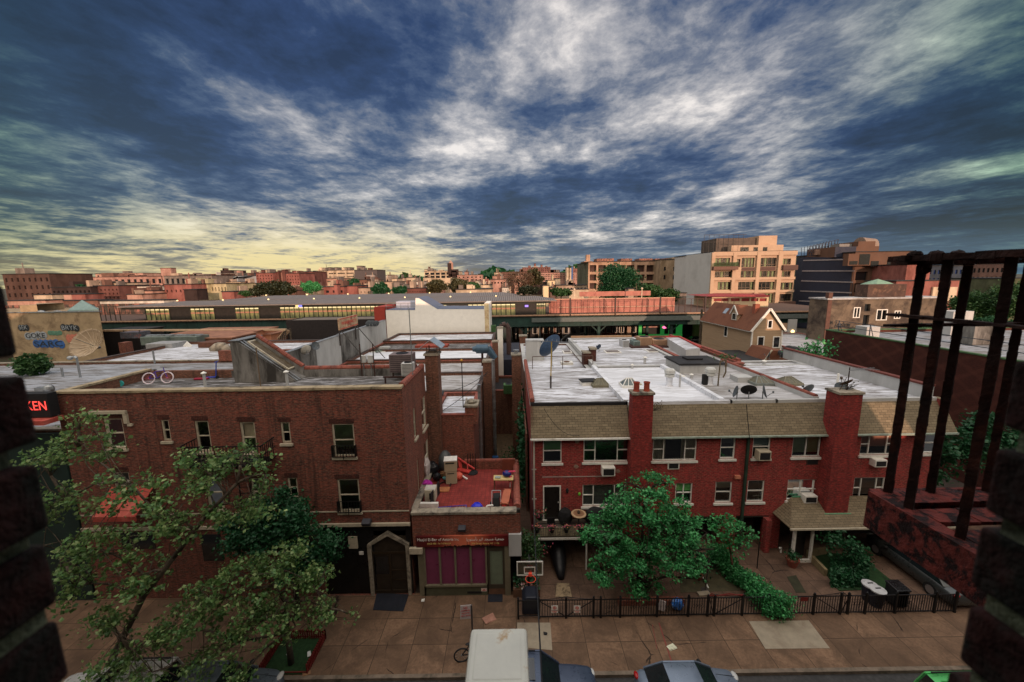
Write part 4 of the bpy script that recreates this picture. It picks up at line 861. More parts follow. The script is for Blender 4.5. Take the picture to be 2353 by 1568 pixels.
p=T(1925,860);o=thing('pink_toy','pink plastic toy stand under the right end of the yellow table','toy',p);s=MB();s.tube(p,p+Vector((0,.02,.95)),.03);s.build('pole',white,o);s=MB();s.blob(p+Vector((0,0,.5)),.15,.13,.2,8,5,.15);s.bar(p+Vector((-.3,0,.92)),p+Vector((.3,0,.95)),.1,.04);s.build('body',M('hot_pink_plastic',(.65,.05,.12)),o)
p=T(1960,560);s=MB();s.obox(p+Vector((-.2,.2,.35)),(.75,.06,.7),-.05);simple('board_panel','reddish brown board leaning behind the yellow table','board',s,M('brown_board',(.22,.06,.035),.8,.2))
RX0,RX1=-16.9,-2.45;ys=[22.75,27.6,33.6,38.9,45.0,50.4,57.6]
rowm=[silver,greyroof,greyroof,whiteroof,oldroof,silver]
nm_=['nearest','second','third','fourth','fifth','farthest']
for i in range(6):
 x0=RX0 if i else-9.0
 y0=ys[i]
 zt=[7.6,7.65,7.6,7.75,7.7,7.9][i]
 if i==0:x0=-5.0
 if i==1:x0=-15.0
 o=flatbox('row_building',nm_[i]+' of six low flat roofed buildings between the red terrace and the railway','building',x0,RX1,y0,ys[i+1]-.02,zt,brickM if i==0 else brickB,rowm[i],.22,.06,terra if i%2==0 else M('dark_coping',(.07,.05,.045),.8,.4,5),group=None,t=.2)
 if i in(3,4):
  s=MB();a=U(*r2(1460,770),z=7.8)if i==4 else None
 if i==4:
  s=MB();s.box(-12,-8,47.3,49,7.3,7.75);s.build('light_well',M('rust_red_board',(.28,.05,.03),.8,.3),o)
BX=-17.0;wt=U(*r2(1142,585),x=BX)
def bw(pt):v=U(*r2(*pt),x=BX);return v
o=thing('party_wall','long tall grey rendered party wall running back behind the stair bulkhead','wall',(BX,40,0))
segs=[((310,850),(568,765),stucco_g),((568,765),(768,705),stucco_gl),((768,690),(925,650),stucco_g),((925,650),(1145,585),stucco_gl)]
for k,(a,b,m_)in enumerate(segs):
 A_=bw(a);B_=bw(b);s=MB();zt=10.5 if k!=2 else 10.55
 s.box(BX-.3,BX+.004*(k+1),A_.y,B_.y,0,zt);s.build('wall_section',m_,o)
 s=MB();s.box(BX-.34,BX+.05,A_.y,B_.y,zt,zt+.05);s.build('coping',steel,o)
yA=bw((310,850)).y;yE=bw((1145,585)).y
pts=[U(*r2(*p),y=22.0)for p in((1180,985),(480,985),(345,898),(190,792),(100,735))]
o=thing('raked_wall','soot stained wall with red tile coping sloping up behind the stair bulkhead','wall',(pts[2].x,21.9,RZ));s=MB()
pl=[Vector((pts[1].x,21.8,RZ)),Vector((pts[1].x,21.8,pts[1].z)),Vector((pts[2].x,21.8,pts[2].z)),Vector((pts[3].x,21.8,pts[3].z)),Vector((pts[4].x,21.8,pts[4].z)),Vector((pts[4].x,21.8,RZ))]
s.ex(pl,(0,.2,0));s.build('wall',stucco_g,o);s=MB()
for a,b in zip(pts[1:-1],pts[2:]):
 n=max(2,int((a-b).length/.6))
 for i in range(n):q0=a.lerp(b,i/n);q1=a.lerp(b,(i+.96)/n);s.tube((q0.x,21.9,q0.z),(q1.x,21.9,q1.z),.13,n=8)
s.build('tile_coping',terra,o)
zs=[U(*r2(765,600),x=BX+.3),U(*r2(922,655),x=BX+.3)]
y0,y1=zs[0].y,zs[1].y;
o=thing('pharmacy_sign','weathered red and cream pharmacy sign board standing on the party wall','sign',(BX+.2,y0,10.5));zt=zs[0].z;zb=U(*r2(768,697),x=BX+.3).z
s=MB();s.box(BX+.15,BX+.3,y0,y1,zb,zt);sb=s.build('board',M('weathered_cream_sign',(.48,.33,.20),.7,.3,2,(.25,.08,.05),(.5,.62),1.5),o)
rp=M('sign_red',(.55,.03,.02),.6,.15)
yy=(y0+y1)/2;t=text('PHARMACY',(zt-zb)*.42,(BX+.305,yy,(zt+zb)/2),rp,'lettering',sb,rot=(pi/2,0,pi/2),ext=.01)
bb=[v.co.y for v in t.data.vertices];k=(y1-y0)*.78/(max(bb)-min(bb));c0=(max(bb)+min(bb))/2
for v in t.data.vertices:v.co.y=c0+(v.co.y-c0)*k
s=MB();
for z_ in(zb+.05,zt-.12):s.box(BX+.301,BX+.31,y0+.1,y1-.1,z_,z_+.07)
s.build('border',rp,sb);s=MB()
for y_ in(y0+.3,y1-.3):s.bar((BX+.1,y_,9.5),(BX+.1,y_,zt),.1);s.bar((BX+.2,y_,zb),(BX+3.4,y_-1,7.6),.06)
s.build('brace',M('dark_steel',(.06,.05,.045),.7),o)
wy=58.2
o=thing('white_building','white rendered building with stepped gable closing the low row before the station','building',(-12,wy,0))
def w2(x,y):v=U(*r2(x,y),y=wy);return Vector((v.x,wy,v.z))
s=MB();pl=[w2(1148,530),w2(1390,530),w2(1393,430),w2(1420,432),w2(1575,522),w2(1955,522),w2(1957,475),w2(1998,475)]
b0=Vector((pl[-1].x,wy,0));b1=Vector((pl[0].x,wy,0));s.ex(pl+[b0,b1],(0,6.5,0));s.build('wall',stucco_w,o)
s=MB();s.add([p+Vector((0,-.02,.03))for p in pl[:6]]+[p+Vector((0,6.5,.03))for p in pl[:6]],[(i,i+1,i+7,i+6)for i in range(5)]);s.build('roof_edge',M('blue_grey_flashing',(.12,.14,.2),.6),o)
s=MB();a=w2(1958,474);b=w2(1998,670);s.box(a.x,b.x,wy-.03,wy-.005,7.9,a.z);s.build('rust_stained_corner',M('rust_stained_render',(.62,.50,.30),.9,.3,1,(.45,.25,.12),(.5,.65),.8),o)
s=MB();a=w2(1050,505);b=w2(1145,605);s.box(a.x,b.x-.02,wy+.02,wy+6,0,a.z);s.build('red_end_wall',M('red_render',(.34,.045,.03),.85,.15),o)
s=MB();a=w2(1170,498);b=w2(1375,470);s.box(a.x,b.x,wy+4,wy+6.3,a.z-.6,b.z);s.build('roof_shed',M('blue_white_panel',(.45,.47,.55),.7,.1),o)
s=MB()
for z_ in(0,.45):s.bar((pl[0].x,wy+.3,pl[0].z+.5+z_),(pl[1].x,wy+.3,pl[0].z+.5+z_),.05)
s.bar((pl[5].x,wy+.3,pl[5].z+.5),(pl[4].x,wy+.3,pl[4].z+.5),.06)
for k in range(5):x=pl[0].x+(pl[1].x-pl[0].x)*k/4;s.bar((x,wy+.3,pl[0].z),(x,wy+.3,pl[0].z+.95),.05)
s.build('railing',steel,o)
zr=7.42
for k,(x,y,r_,az)in enumerate(((500,860,.42,-.6),(568,825,.36,2.6))):
 v=U(*r2(x,y),x=BX+.35);dish('satellite_dish',('pale round satellite dish fixed to the stained party wall' if k==0 else 'dark edge-on satellite dish on the party wall right of the pale one'),(v.x,v.y,v.z-.3),r_,az,.4,mast=.3,mat=M('cream_dish',(.5,.47,.4),.5)if k==0 else grey_dish)
for k,x in enumerate((1015,1040,1070)):
 v=U(*r2(x,650),x=BX+.35);dish('satellite_dish',nm_[k]+' of three small dishes high on the party wall near the white building',(v.x,v.y,v.z-.2),.42,-.9,.4,mast=.3)
for x,y in((1330,760),):pass
o=thing('skylight','greenish pyramid skylight on the white roof before the mauve cooling unit','skylight',U(*r2(1100,870),z=7.5));p=U(*r2(1100,870),z=7.5);s=MB();s.box(p.x-.8,p.x+.8,p.y-.6,p.y+.6,7.45,7.62);s.build('curb',white,o);s=MB();s.lathe([(1.0,.17),(.05,.42),(0,.42)],(p.x,p.y,7.45),4);s.build('glazing',M('green_wired_glass',(.16,.20,.16),.3,.3,3),o)
p=U(*r2(1140,838),z=7.6);s=MB();s.box(p.x-.6,p.x+.6,p.y-.4,p.y+.4,7.5,7.72);tag(s.build('roof_hatch',M('pale_grey_paint',(.5,.5,.48))),'low pale roof hatch behind the greenish pyramid skylight','hatch')
a=U(*r2(1803,1290),y=23.2);b=U(*r2(1903,1290),y=23.2)
chimney('chimney','short red brick chimney with broken cap on the nearest low building, above the red terrace',a.x,b.x,22.78,23.9,7.0,a.z-.15,brickM)
s=MB();s.blob(((a.x+b.x)/2,23.3,a.z+.05),.3,.35,.16,8,5,.2);tag(s.build('rubble',stone),'heap of rubble on the short chimney above the red terrace','rubble')
yb=38.0
a=U(*r2(1945,960),y=30.5);b=U(*r2(2015,960),y=30.5)
chimney('chimney','dark brick chimney with stone top beside the tall grey pipes of the alley',a.x,b.x,30.5,31.4,0,a.z,brickB)
a=U(*r2(2022,795),y=42);b=U(*r2(2068,795),y=42);chimney('chimney','narrow brown brick chimney behind the blue duct fan',a.x,b.x,42,43,0,a.z,brickB)
a=U(*r2(2064,680),y=44);b=U(*r2(2108,680),y=44);o=chimney('flue_stack','tall white rendered flue stack rising from the alley',a.x,b.x,44,45,2,a.z,stucco_w);
a=U(*r2(2012,655),y=50);b=U(*r2(2050,710),y=50);condenser('condenser','green box condenser at the alley edge beside the white flue stack',a.x,b.x,50,50.8,b.z,a.z,M('green_paint',(.06,.16,.05),.6,.2))
s=MB();p=U(*r2(2095,650),y=49.);pth=[(p.x-.1,49,p.z-8),(p.x-.1,49,p.z-.5),(p.x+.15,49,p.z),(p.x+.6,49,p.z+.1),(p.x+.95,49,p.z-.4),(p.x+.95,49,p.z-8)];s.path(pth,.32,10);tag(s.build('exhaust_duct',M('brown_duct',(.07,.04,.035),.6,.3)),'hooked brown exhaust duct behind the white flue stack','duct')
p=U(*r2(1940,850),y=36);o=thing('duct_fan','blue centrifugal duct fan on a bracket at the edge of the alley','fan',p);s=MB();s.tube(p+Vector((-.55,0,.02)),p+Vector((.55,0,.02)),.42,n=18);s.tube(p+Vector((-.9,0,.02)),p+Vector((-.55,0,.02)),.22,.3,n=14);s.tube(p+Vector((.5,0,.1)),p+Vector((1.2,0,-.9)),.38,.3,n=14)
s.build('housing',M('blue_grey_enamel',(.06,.11,.16),.4,.2,metal=.3),o,smooth=False);s=MB();s.bar(p+Vector((0,0,-.4)),p+Vector((0,0,-1.6)),.2);s.build('bracket',rust,o)
for k,(x,ytop,yy_,r_)in enumerate(((1915,1140,24.3,.11),(2030,935,30.2,.13))):
 v=U(*r2(x,ytop),y=yy_);s=MB();s.tube((v.x,yy_,0),(v.x,yy_,v.z),r_,n=12)
 for z in range(1,int(v.z)):s.tube((v.x,yy_,z-.03),(v.x,yy_,z+.03),r_*1.18,n=12)
 tag(s.build('steel_flue',steel),('thin' if k==0 else 'thicker, farther')+' galvanised flue pipe rising up the wall beside the alley','flue pipe')
p=U(*r2(1785,1330),z=7.4);s=MB();s.tube(p,p+Vector((0,0,3.15)),.03,n=6);o=thing('antenna_mast','thin mast with orange tip on the nearest silver roof','mast',p);s.build('pole',black,o);s=MB();s.blob(p+Vector((0,0,3.2)),.09,.09,.08);s.build('tip',M('orange_tip',(.6,.3,.05)),o)
dish('satellite_dish','small blue grey dish low on the nearest silver roof beside the tin hooded chimney',U(*r2(1610,1270),z=7.38),.36,-.5,.5,mast=.35)
vent('vent_pipe','short vent pipe on the nearest silver roof beside the brick chimney',U(*r2(1782,1315),z=7.38)+Vector((.25,0,0)),.5,.06,.07)
g=MB();g.box(-2.4,.95,22.7,60,-.13,.003);struct(g.build('alley_ground',M('dirt_path',(.13,.085,.045),.95,.4,3)))
flatbox('back_house','brown brick back house closing the narrow alley','building',-2.3,.8,38,44,4.6,brickB,tar,.2,.06)
condenser('condenser','green condenser on the alley back wall beside the brick chimney',-.9,.1,36.5,37.4,4.7,5.6,MT['green_paint'])
a=U(*r3(165,1075),y=32);b=U(*r3(240,1075),y=32);fcp=chimney('chimney','brown brick chimney with metal flue cap on the right of the alley',a.x,b.x,32,33,0,a.z,brickB)
p=Vector(((a.x+b.x)/2,32.5,a.z+.12));s=MB();s.lathe([(.15,0),(.15,.25),(.25,.27),(.25,.33),(0,.36)],p,12);s.build('flue_cap',steel,fcp)
a=U(*r3(230,915),y=46);b=U(*r3(290,915),y=46);chimney('chimney','reddish brick chimney standing farther back to the right of the alley',a.x,b.x,46,47,0,a.z,brickB)
s=MB()
rnd=random.Random(5);pts=[]
for i in range(1500):pts.append(Vector((.72+rnd.gauss(0,.18),rnd.uniform(25,37),rnd.uniform(.3,6.2)*rnd.random()**.3)))
m_=leafmesh(pts,.3,.3,rnd);tag(m_.build('ivy',leafB,raw=True),'dark green ivy covering the wall on the right of the alley','ivy')
s=MB();s.box(.82,.92,24.5,38,0,5.6);tag(s.build('alley_wall',brickB),'low brown wall under the ivy on the right of the alley','wall')
def C(x,y,z=0):return U(*t7(x,y),z=z)
p=C(1570,320);p.y=min(p.y,36);condenser('condenser','pale green condenser on the ground of the alley behind the red terrace',p.x-.55,p.x+.45,25.6,26.5,0.3,1.0,M('pale_green_paint',(.12,.19,.12),.6,.2))
for k,(x,y,m_,lab)in enumerate((((1635),30,M('blue_plastic',(.03,.13,.35),.5,.2),'blue plastic barrel among the plants of the alley'),(1930,27,M('blue_plastic',(.03,.13,.35)),'blue barrel near the right wall of the alley'))):
 v=U(*t7(x,60),y=y);s=MB();s.lathe([(.25,0),(.3,.3),(.3,.6),(.25,.9),(0,.9)],(v.x,y,0.5),14);tag(s.build('barrel',m_),lab,'barrel')
for k in range(5):
 v=Vector((-1.9+.6*k,28+1.3*k,.4));pts=[v+Vector((rnd.gauss(0,.3),rnd.gauss(0,.4),rnd.uniform(0,.9)))for _ in range(160)]
 tag(leafmesh(pts,.16,.5,rnd).build('shrub',leafF,raw=True),nm_[k]+' green shrub along the alley floor counting away from the terrace','shrub','shrubs in the alley')
flatbox('silver_roof_building','low silver roofed building left of the apartment house, behind the red neon sign','building',-52,AX0-.05,17.6,34,9.0,brickB,silver2,.18,.08,stone)
o=flatbox('silver_roof_building','second silver roofed building behind the bicycle parapet','building',-40,-17.4,34.1,47,8.7,brickB,silver,.25,.08,M('dark_coping'))
flatbox('silver_roof_building','small silver roofed building directly behind the stair bulkhead','building',AX0+.05,-17.4,YB+.1,33.9,9.1,brickB,silver2,.3,.1,terra)
s=MB();s.box(AX0-4.5,-17.5,33.6,34.0,9.0,9.9);tag(s.build('parapet_wall',brickM),'low red brick parapet wall crossing the silver roofs','wall')
for k,(x,y,h,lab)in enumerate(((660,1250,1.5,'grey gooseneck vent pole on the near silver roof at the left'),(518,1245,.7,'short pale vent post on the near silver roof left of the gooseneck'),(1272,1140,1.2,'thin vent pole on the silver roof above the bicycle'))):
 p=U(*r1(x,y),z=8.82);o=thing('vent_pole',lab,'vent pipe',p);s=MB();s.tube(p,p+Vector((0,0,h)),.07,n=8);s.build('pipe',steel,o)
 if k==0:s=MB();s.path([p+Vector((0,0,h)),p+Vector((-.15,0,h+.12)),p+Vector((-.45,0,h+.05))],.09,8);s.blob(p+Vector((-.5,0,h+.02)),.2,.16,.16);s.build('hood',steel,o)
p=U(*r1(350,1380),z=8.82);s=MB();s.blob(p+Vector((0,.4,.2)),.3,.25,.3);s.box(p.x-.9,p.x-.3,p.y+.3,p.y+.6,8.82,9.1);tag(s.build('roof_equipment',steel),'cluster of grey duct work at the front of the near silver roof','duct work')
a=U(*r1(130,660),y=58);b=U(*r1(815,700),y=58)
gx0,gx1,gz=a.x-2,U(*r1(830,800),y=58).x,U(*r1(815,712),y=58).z
gbm=M('beige_render',(.34,.25,.15),.9,.2,.8,(.15,.10,.06),(.48,.66),.35)
o=thing('graffiti_building','beige rendered building covered with blue and black graffiti at the left','building',((gx0+gx1)/2,58,0));s=MB();s.ex([(gx0,58,0),(gx1,58,0),(gx1*1.207,70,0),(gx0*1.2,70,0)],(0,0,gz));s.build('wall',gbm,o)
s=MB();s.box(gx0-.05,gx1+.1,57.9,58.3,gz,gz+.15);s.build('coping',steel,o)
zl=U(*r1(300,655),y=60).z;s=MB();s.ex([(gx0,60,gz),(U(*r1(300,655),y=60).x,60,gz),(U(*r1(300,655),y=60).x*1.1,66,gz),(gx0,66,gz)],(0,0,zl-gz));s.build('upper_wall',gbm,o)
fg=FY(58);
def graf(body,x0,y0,x1,y1,m1,m2,nm='graffiti'):
 q=RC(r1,(x0,y0),(x1,y1),58);zc=(q[2]+q[3])/2;h=q[3]-q[2]
 s=MB();n=max(3,int((q[1]-q[0])/h*1.6))
 for i in range(n):s.blob((q[0]+(q[1]-q[0])*(i+.5)/n,57.97,zc+random.uniform(-.1,.1)*h),(q[1]-q[0])/n*.75,.03,h*.55,12,6)
 g_=s.build(nm,m2,o)
 if body:fit(body,q[0]+.1,q[1]-.1,zc,h*.95,m1,g_,57.9)
gk=M('graffiti_black',(.02,.025,.03),.7,.2);gw=M('graffiti_pale',(.28,.31,.34),.7,.2);gb=M('graffiti_blue',(.03,.10,.30),.7,.3);gg=M('graffiti_green',(.08,.19,.13),.7,.3);gp=M('graffiti_pink',(.45,.15,.10),.7,.3)
graf('SEK',150,815,240,865,gw,gk);graf('GOKE',205,880,385,935,gk,gw);graf('BRYK',500,818,650,868,gw,gk);graf('',395,870,510,905,gk,gg);graf('SARC',275,945,530,1005,gk,gb);graf('',545,900,655,965,gk,gp)
for k,x in enumerate((340,475)):p=U(*r1(x,730),y=60);s=MB();s.blob((p.x,60,p.z),.8,.5,.6);tag(s.build('roof_vent',steel),('left' if k==0 else 'right')+' round grey vent on top of the graffiti building','vent')
p=U(*r1(690,710),y=61);s=MB();s.lathe([(2.3,-.2),(2.3,0),(0,1.5)],(p.x,61,gz+.2),4);tag(s.build('pyramid_skylight',M('teal_glass',(.12,.20,.20),.4,.2)),'teal pyramid skylight on the graffiti building','skylight')
p=U(*r1(765,975),y=44);o=thing('large_dish','very large cream ribbed satellite dish in front of the graffiti building','satellite dish',(p.x,44,8.5));rot=Matrix.Rotation(R(-62),3,'X')@Matrix.Rotation(R(8),3,'Y');rad=1.75
rot=Matrix.Rotation(R(58),3,'X')
s=MB();s.lathe([(rad*t/8+1e-5,.9*(t/8)**2)for t in range(9)]+[(rad*.99,.86),(rad*.5,.2),(0.01,-.04)],(p.x,44,p.z-.2),28,rot=rot);s.build('reflector',M('cream_mesh',(.36,.27,.18),.8,.2,3),o,smooth=True);s=MB()
for i in range(16):
 a_=2*pi*i/16;c0=Vector((p.x,44,p.z-.2));pr=[c0+rot@Vector((rad*t*cos(a_),rad*t*sin(a_),.9*t*t+.03))for t in(.05,.35,.7,1)];s.path(pr,.03,4)
s.build('ribs',M('dish_rib',(.55,.45,.32),.7),o);s=MB();s.tube((p.x,44.6,8.5),(p.x,44.5,p.z-.4),.15);s.tube(c0,c0+rot@Vector((0,0,2.0)),.04);s.build('mast',steel,o)
tag(MB().box(U(*r1(975,1000),y=46).x,U(*r1(1025,1000),y=46).x,46,47,7.5,U(*r1(1000,965),y=46).z).build('chimney',brickM),'short red chimney to the right of the very large dish','chimney')
for k,(x0,x1,y0,y1,yy_)in enumerate(((1145,1370,920,985,50),(1375,1620,918,975,50.5),(980,1140,880,930,62),(1190,1420,975,1040,44),(1620,1760,965,1020,44))):
 a=U(*r1(x0,y0),y=yy_);b=U(*r1(x1,y1),y=yy_);mm=[M('green_grey_unit',(.13,.16,.14),.6,.3,2),MT['green_grey_unit'],M('dark_patch_unit',(.10,.10,.12),.7,.5,2,(.3,.1,.08),(.55,.6),1),M('light_grey_unit',(.3,.3,.3),.6,.3),M('rusty_unit',(.12,.045,.025),.8,.4)][k if k!=1 else 0]
 o=thing('cooling_unit',['long grey green rooftop cooling unit, left one of the pair','long grey green rooftop cooling unit, right one of the pair','dark covered unit behind the very large dish','pale grey duct box on the silver roof behind the bicycle','rusty brown duct box left of the elbow duct'][k],'cooling unit',((a.x+b.x)/2,yy_,b.z))
 s=MB();s.box(a.x,b.x,yy_,yy_+2.2,b.z,a.z);s.build('casing',mm,o,bevel=.05);s=MB()
 for i in range(4):
  xx=a.x+(b.x-a.x)*(i+.5)/4
  if k<2:s.tube((xx,yy_+1.1,a.z),(xx,yy_+1.1,a.z+.15),.5,n=14)
 if k<2:s.build('fan_shroud',steel,o)
 s=MB()
 for xx in(a.x+.2,b.x-.2):s.bar((xx,yy_+.5,b.z),(xx,yy_+.5,8.4),.12)
 s.build('support',M('dark_steel'),o)
p=U(*r1(1820,1005),y=42);s=MB();s.path([p+Vector((-1.0,0,-.3)),p+Vector((-.4,0,.15)),p+Vector((.3,0,.1)),p+Vector((.7,0,-.4)),p+Vector((.75,0,-1.5))],.45,14);tag(s.build('elbow_duct',M('dull_zinc',(.33,.27,.2),.5,.3,metal=.3),smooth=True),'fat curved pale elbow duct just left of the stair bulkhead','duct')
p=U(*r1(1540,990),y=45);s=MB();s.obox((p.x,45,p.z),(.75,.08,.75),0,0,pi/4);tag(s.build('diamond_panel',white),'white diamond shaped panel by the paired cooling units','panel')
for k,(x0,x1,y0,y1,yy_,dp,m_,lab)in enumerate(((1405,2040,900,965,62,8,M('sunlit_orange_render',(.55,.24,.14),.85,.15),'long low salmon shed beside the elevated line'),(1540,1910,935,1010,52,5,M('rust_roof',(.28,.13,.08),.85,.4,1),'rust brown lean-to roof before the salmon shed'),(1900,2230,905,960,66,5,MT['sunlit_orange_render'],'short salmon shed at the foot of the station stair'),(830,1150,870,960,68,5,M('dark_shed',(.025,.02,.02),.9,.3),'dark shed at the corner of the graffiti building'))):  # warm sunlight is put into the orange wall colour of the salmon sheds
 a=U(*r1(x0,y0),y=yy_);b=U(*r1(x1,y1),y=yy_);o=thing('shed',lab,'shed',((a.x+b.x)/2,yy_,0));s=MB();s.box(a.x,b.x,yy_,yy_+dp,0,a.z);s.build('wall',m_,o)
 s=MB();s.box(a.x-.2,b.x+.2,yy_-.2,yy_+dp+.2,a.z,a.z+.15);s.build('roof',M('rust_roof')if k!=3 else tar,o)
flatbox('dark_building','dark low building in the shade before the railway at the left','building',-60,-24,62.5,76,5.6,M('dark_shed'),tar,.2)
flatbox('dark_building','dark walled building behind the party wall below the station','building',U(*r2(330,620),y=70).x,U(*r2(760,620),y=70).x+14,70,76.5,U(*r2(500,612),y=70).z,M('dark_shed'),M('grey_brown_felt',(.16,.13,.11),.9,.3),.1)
s=MB();a=U(*r2(265,690),y=66);b=U(*r2(215,765),y=66);o=thing('station_stair','orange lit covered station stair slanting below the railway at the left','stair',(b.x,66,0))
for k in range(4):s.bar(a+Vector((1.2,.5*k,-.12*k)),b+Vector((1.0,.5*k,-.12*k)),.35,.12)
s.bar(U(*r1(850,865),y=66),U(*r2(330,690),y=66),.5,.3);s.build('roof',M('pale_stair_roof',(.55,.38,.24),.6,.2),o);s=MB()  # orange light on the stair is put into this roof colour
for k in range(5):q=a.lerp(b,k/4)+Vector((1.2,0,0));s.bar(q,(q.x,66,4.5),.12)
s.build('post',M('dark_steel'),o)
p=U(*r2(378,820),y=60);s=MB();t_=U(*r2(375,680),y=60);s.tube((p.x,60,p.z-3),(p.x,60,t_.z),.12,n=8);tag(s.build('utility_pole',bark),'wooden pole standing in the dark street beyond the party wall','pole')
q=RC(lambda x,y:(x,y),(55,912),(122,952),17.0)
o=thing('neon_sign','black box sign with red neon letters at the left corner of the apartment house','sign',(q[0],17,q[2]));s=MB();s.box(q[0]-1.8,q[1],16.9,17.3,q[2]-.1,q[3]+.15);s.build('box',blackm,o);nn=M('red_neon',(.8,.1,.08),.5,0,emit=(1,.06,.05),es=1.6)
fit('CHICKEN',q[1]-2.25,q[1]-.08,(q[2]+q[3])/2,(q[3]-q[2])*.72,nn,o,16.88)
s=MB();s.box(q[0]-1.8,q[1]+.1,16.5,17.3,q[2]-.35,q[2]-.15);s.build('awning_edge',M('faded_red_canvas'),o)
s=MB();s.box(AX0-7,AX0-.05,17.45,17.6,0,8.9);tag(s.build('corner_shop',M('teal_shop_front',(.012,.03,.025),.6,.4,.8)),'dark teal shop front beneath the red neon sign','shop')
rnd=random.Random(11);tree('round_tree','round dark green tree at the left edge behind the window jamb',(-30.5,26,8.8)if False else(U(76,850,y=30).x,30,0),[(U(76,838,y=30).x,30,U(76,838,y=30).z,.95,.9,.85)],90,45,.3,leafF,.2,seed=3,twigs=False)
YR=20.5;Bx=[1.05,6.5,12.42,15.0,24.0];Dx=[1.05,6.45,11.9,17.3];ZR=8.78;YB2=30.3;fr=FY(YR)
lab=['leftmost red brick row house with white roof, balcony door and terracotta tile edge','second red brick row house from the alley, with the brightest white roof','third red brick row house from the alley, with dishes on its stained roof','rightmost red brick row house, with shingled porch roof and tall right chimney']
roofs=[silver,whiteroof,greyroof,silver]
wins=[[((275,270),(375,395),r7,(1,),'G',.45),((493,270),(735,388),r7,(1,2.1,1),'w3',.3),((487,513),(715,625),r7,(1,2.1,1),'bd',.9)],[((865,265),(1093,382),r7,(1,2.1,1),'cu',.3),((985,505),(1070,610),r7,(1,1),'G',.4),((1228,258),(1308,373),r7,(1,),'dk',.3),((1200,497),(1280,608),r7,(1,),'pb',.3)],[((1402,250),(1485,370),r7,(1,),'G2',.45),((1372,490),(1452,603),r7,(1,),None,.3)],[((302,243),(512,362),r8,(1,1,1),'G3',.8),((668,237),(845,352),r8,(1,2.2,1),'pk',.6),((272,485),(478,592),r8,(1,1,1),'G2',.4),((628,475),(778,586),r8,(1,2.2,1),'pk2',.5),((1010,235),(1062,345),r8,(1,),'G3',.5)]]
bm2={'G':M('bright_green_blind',(.16,.48,.14),.8,.1),'G2':M('teal_grey_blind',(.22,.34,.30),.8,.1),'G3':M('olive_green_curtain',(.34,.44,.24),.9,.2,3),'pb':M('pale_blind',(.60,.60,.48),.8,.05),'pk':M('salmon_blind',(.50,.24,.16),.8,.1),'pk2':M('mauve_blind',(.16,.08,.06),.8,.1),'bd':M('grey_slat_blind',(.05,.055,.05),.6,.3),'w3':M('rose_brown_blind',(.06,.03,.025),.8,.2),'dk':M('dark_blind',(.04,.04,.04),.8)}
curtm=M('cream_curtain',(.55,.50,.36),.9,.2,6)
HS=[]
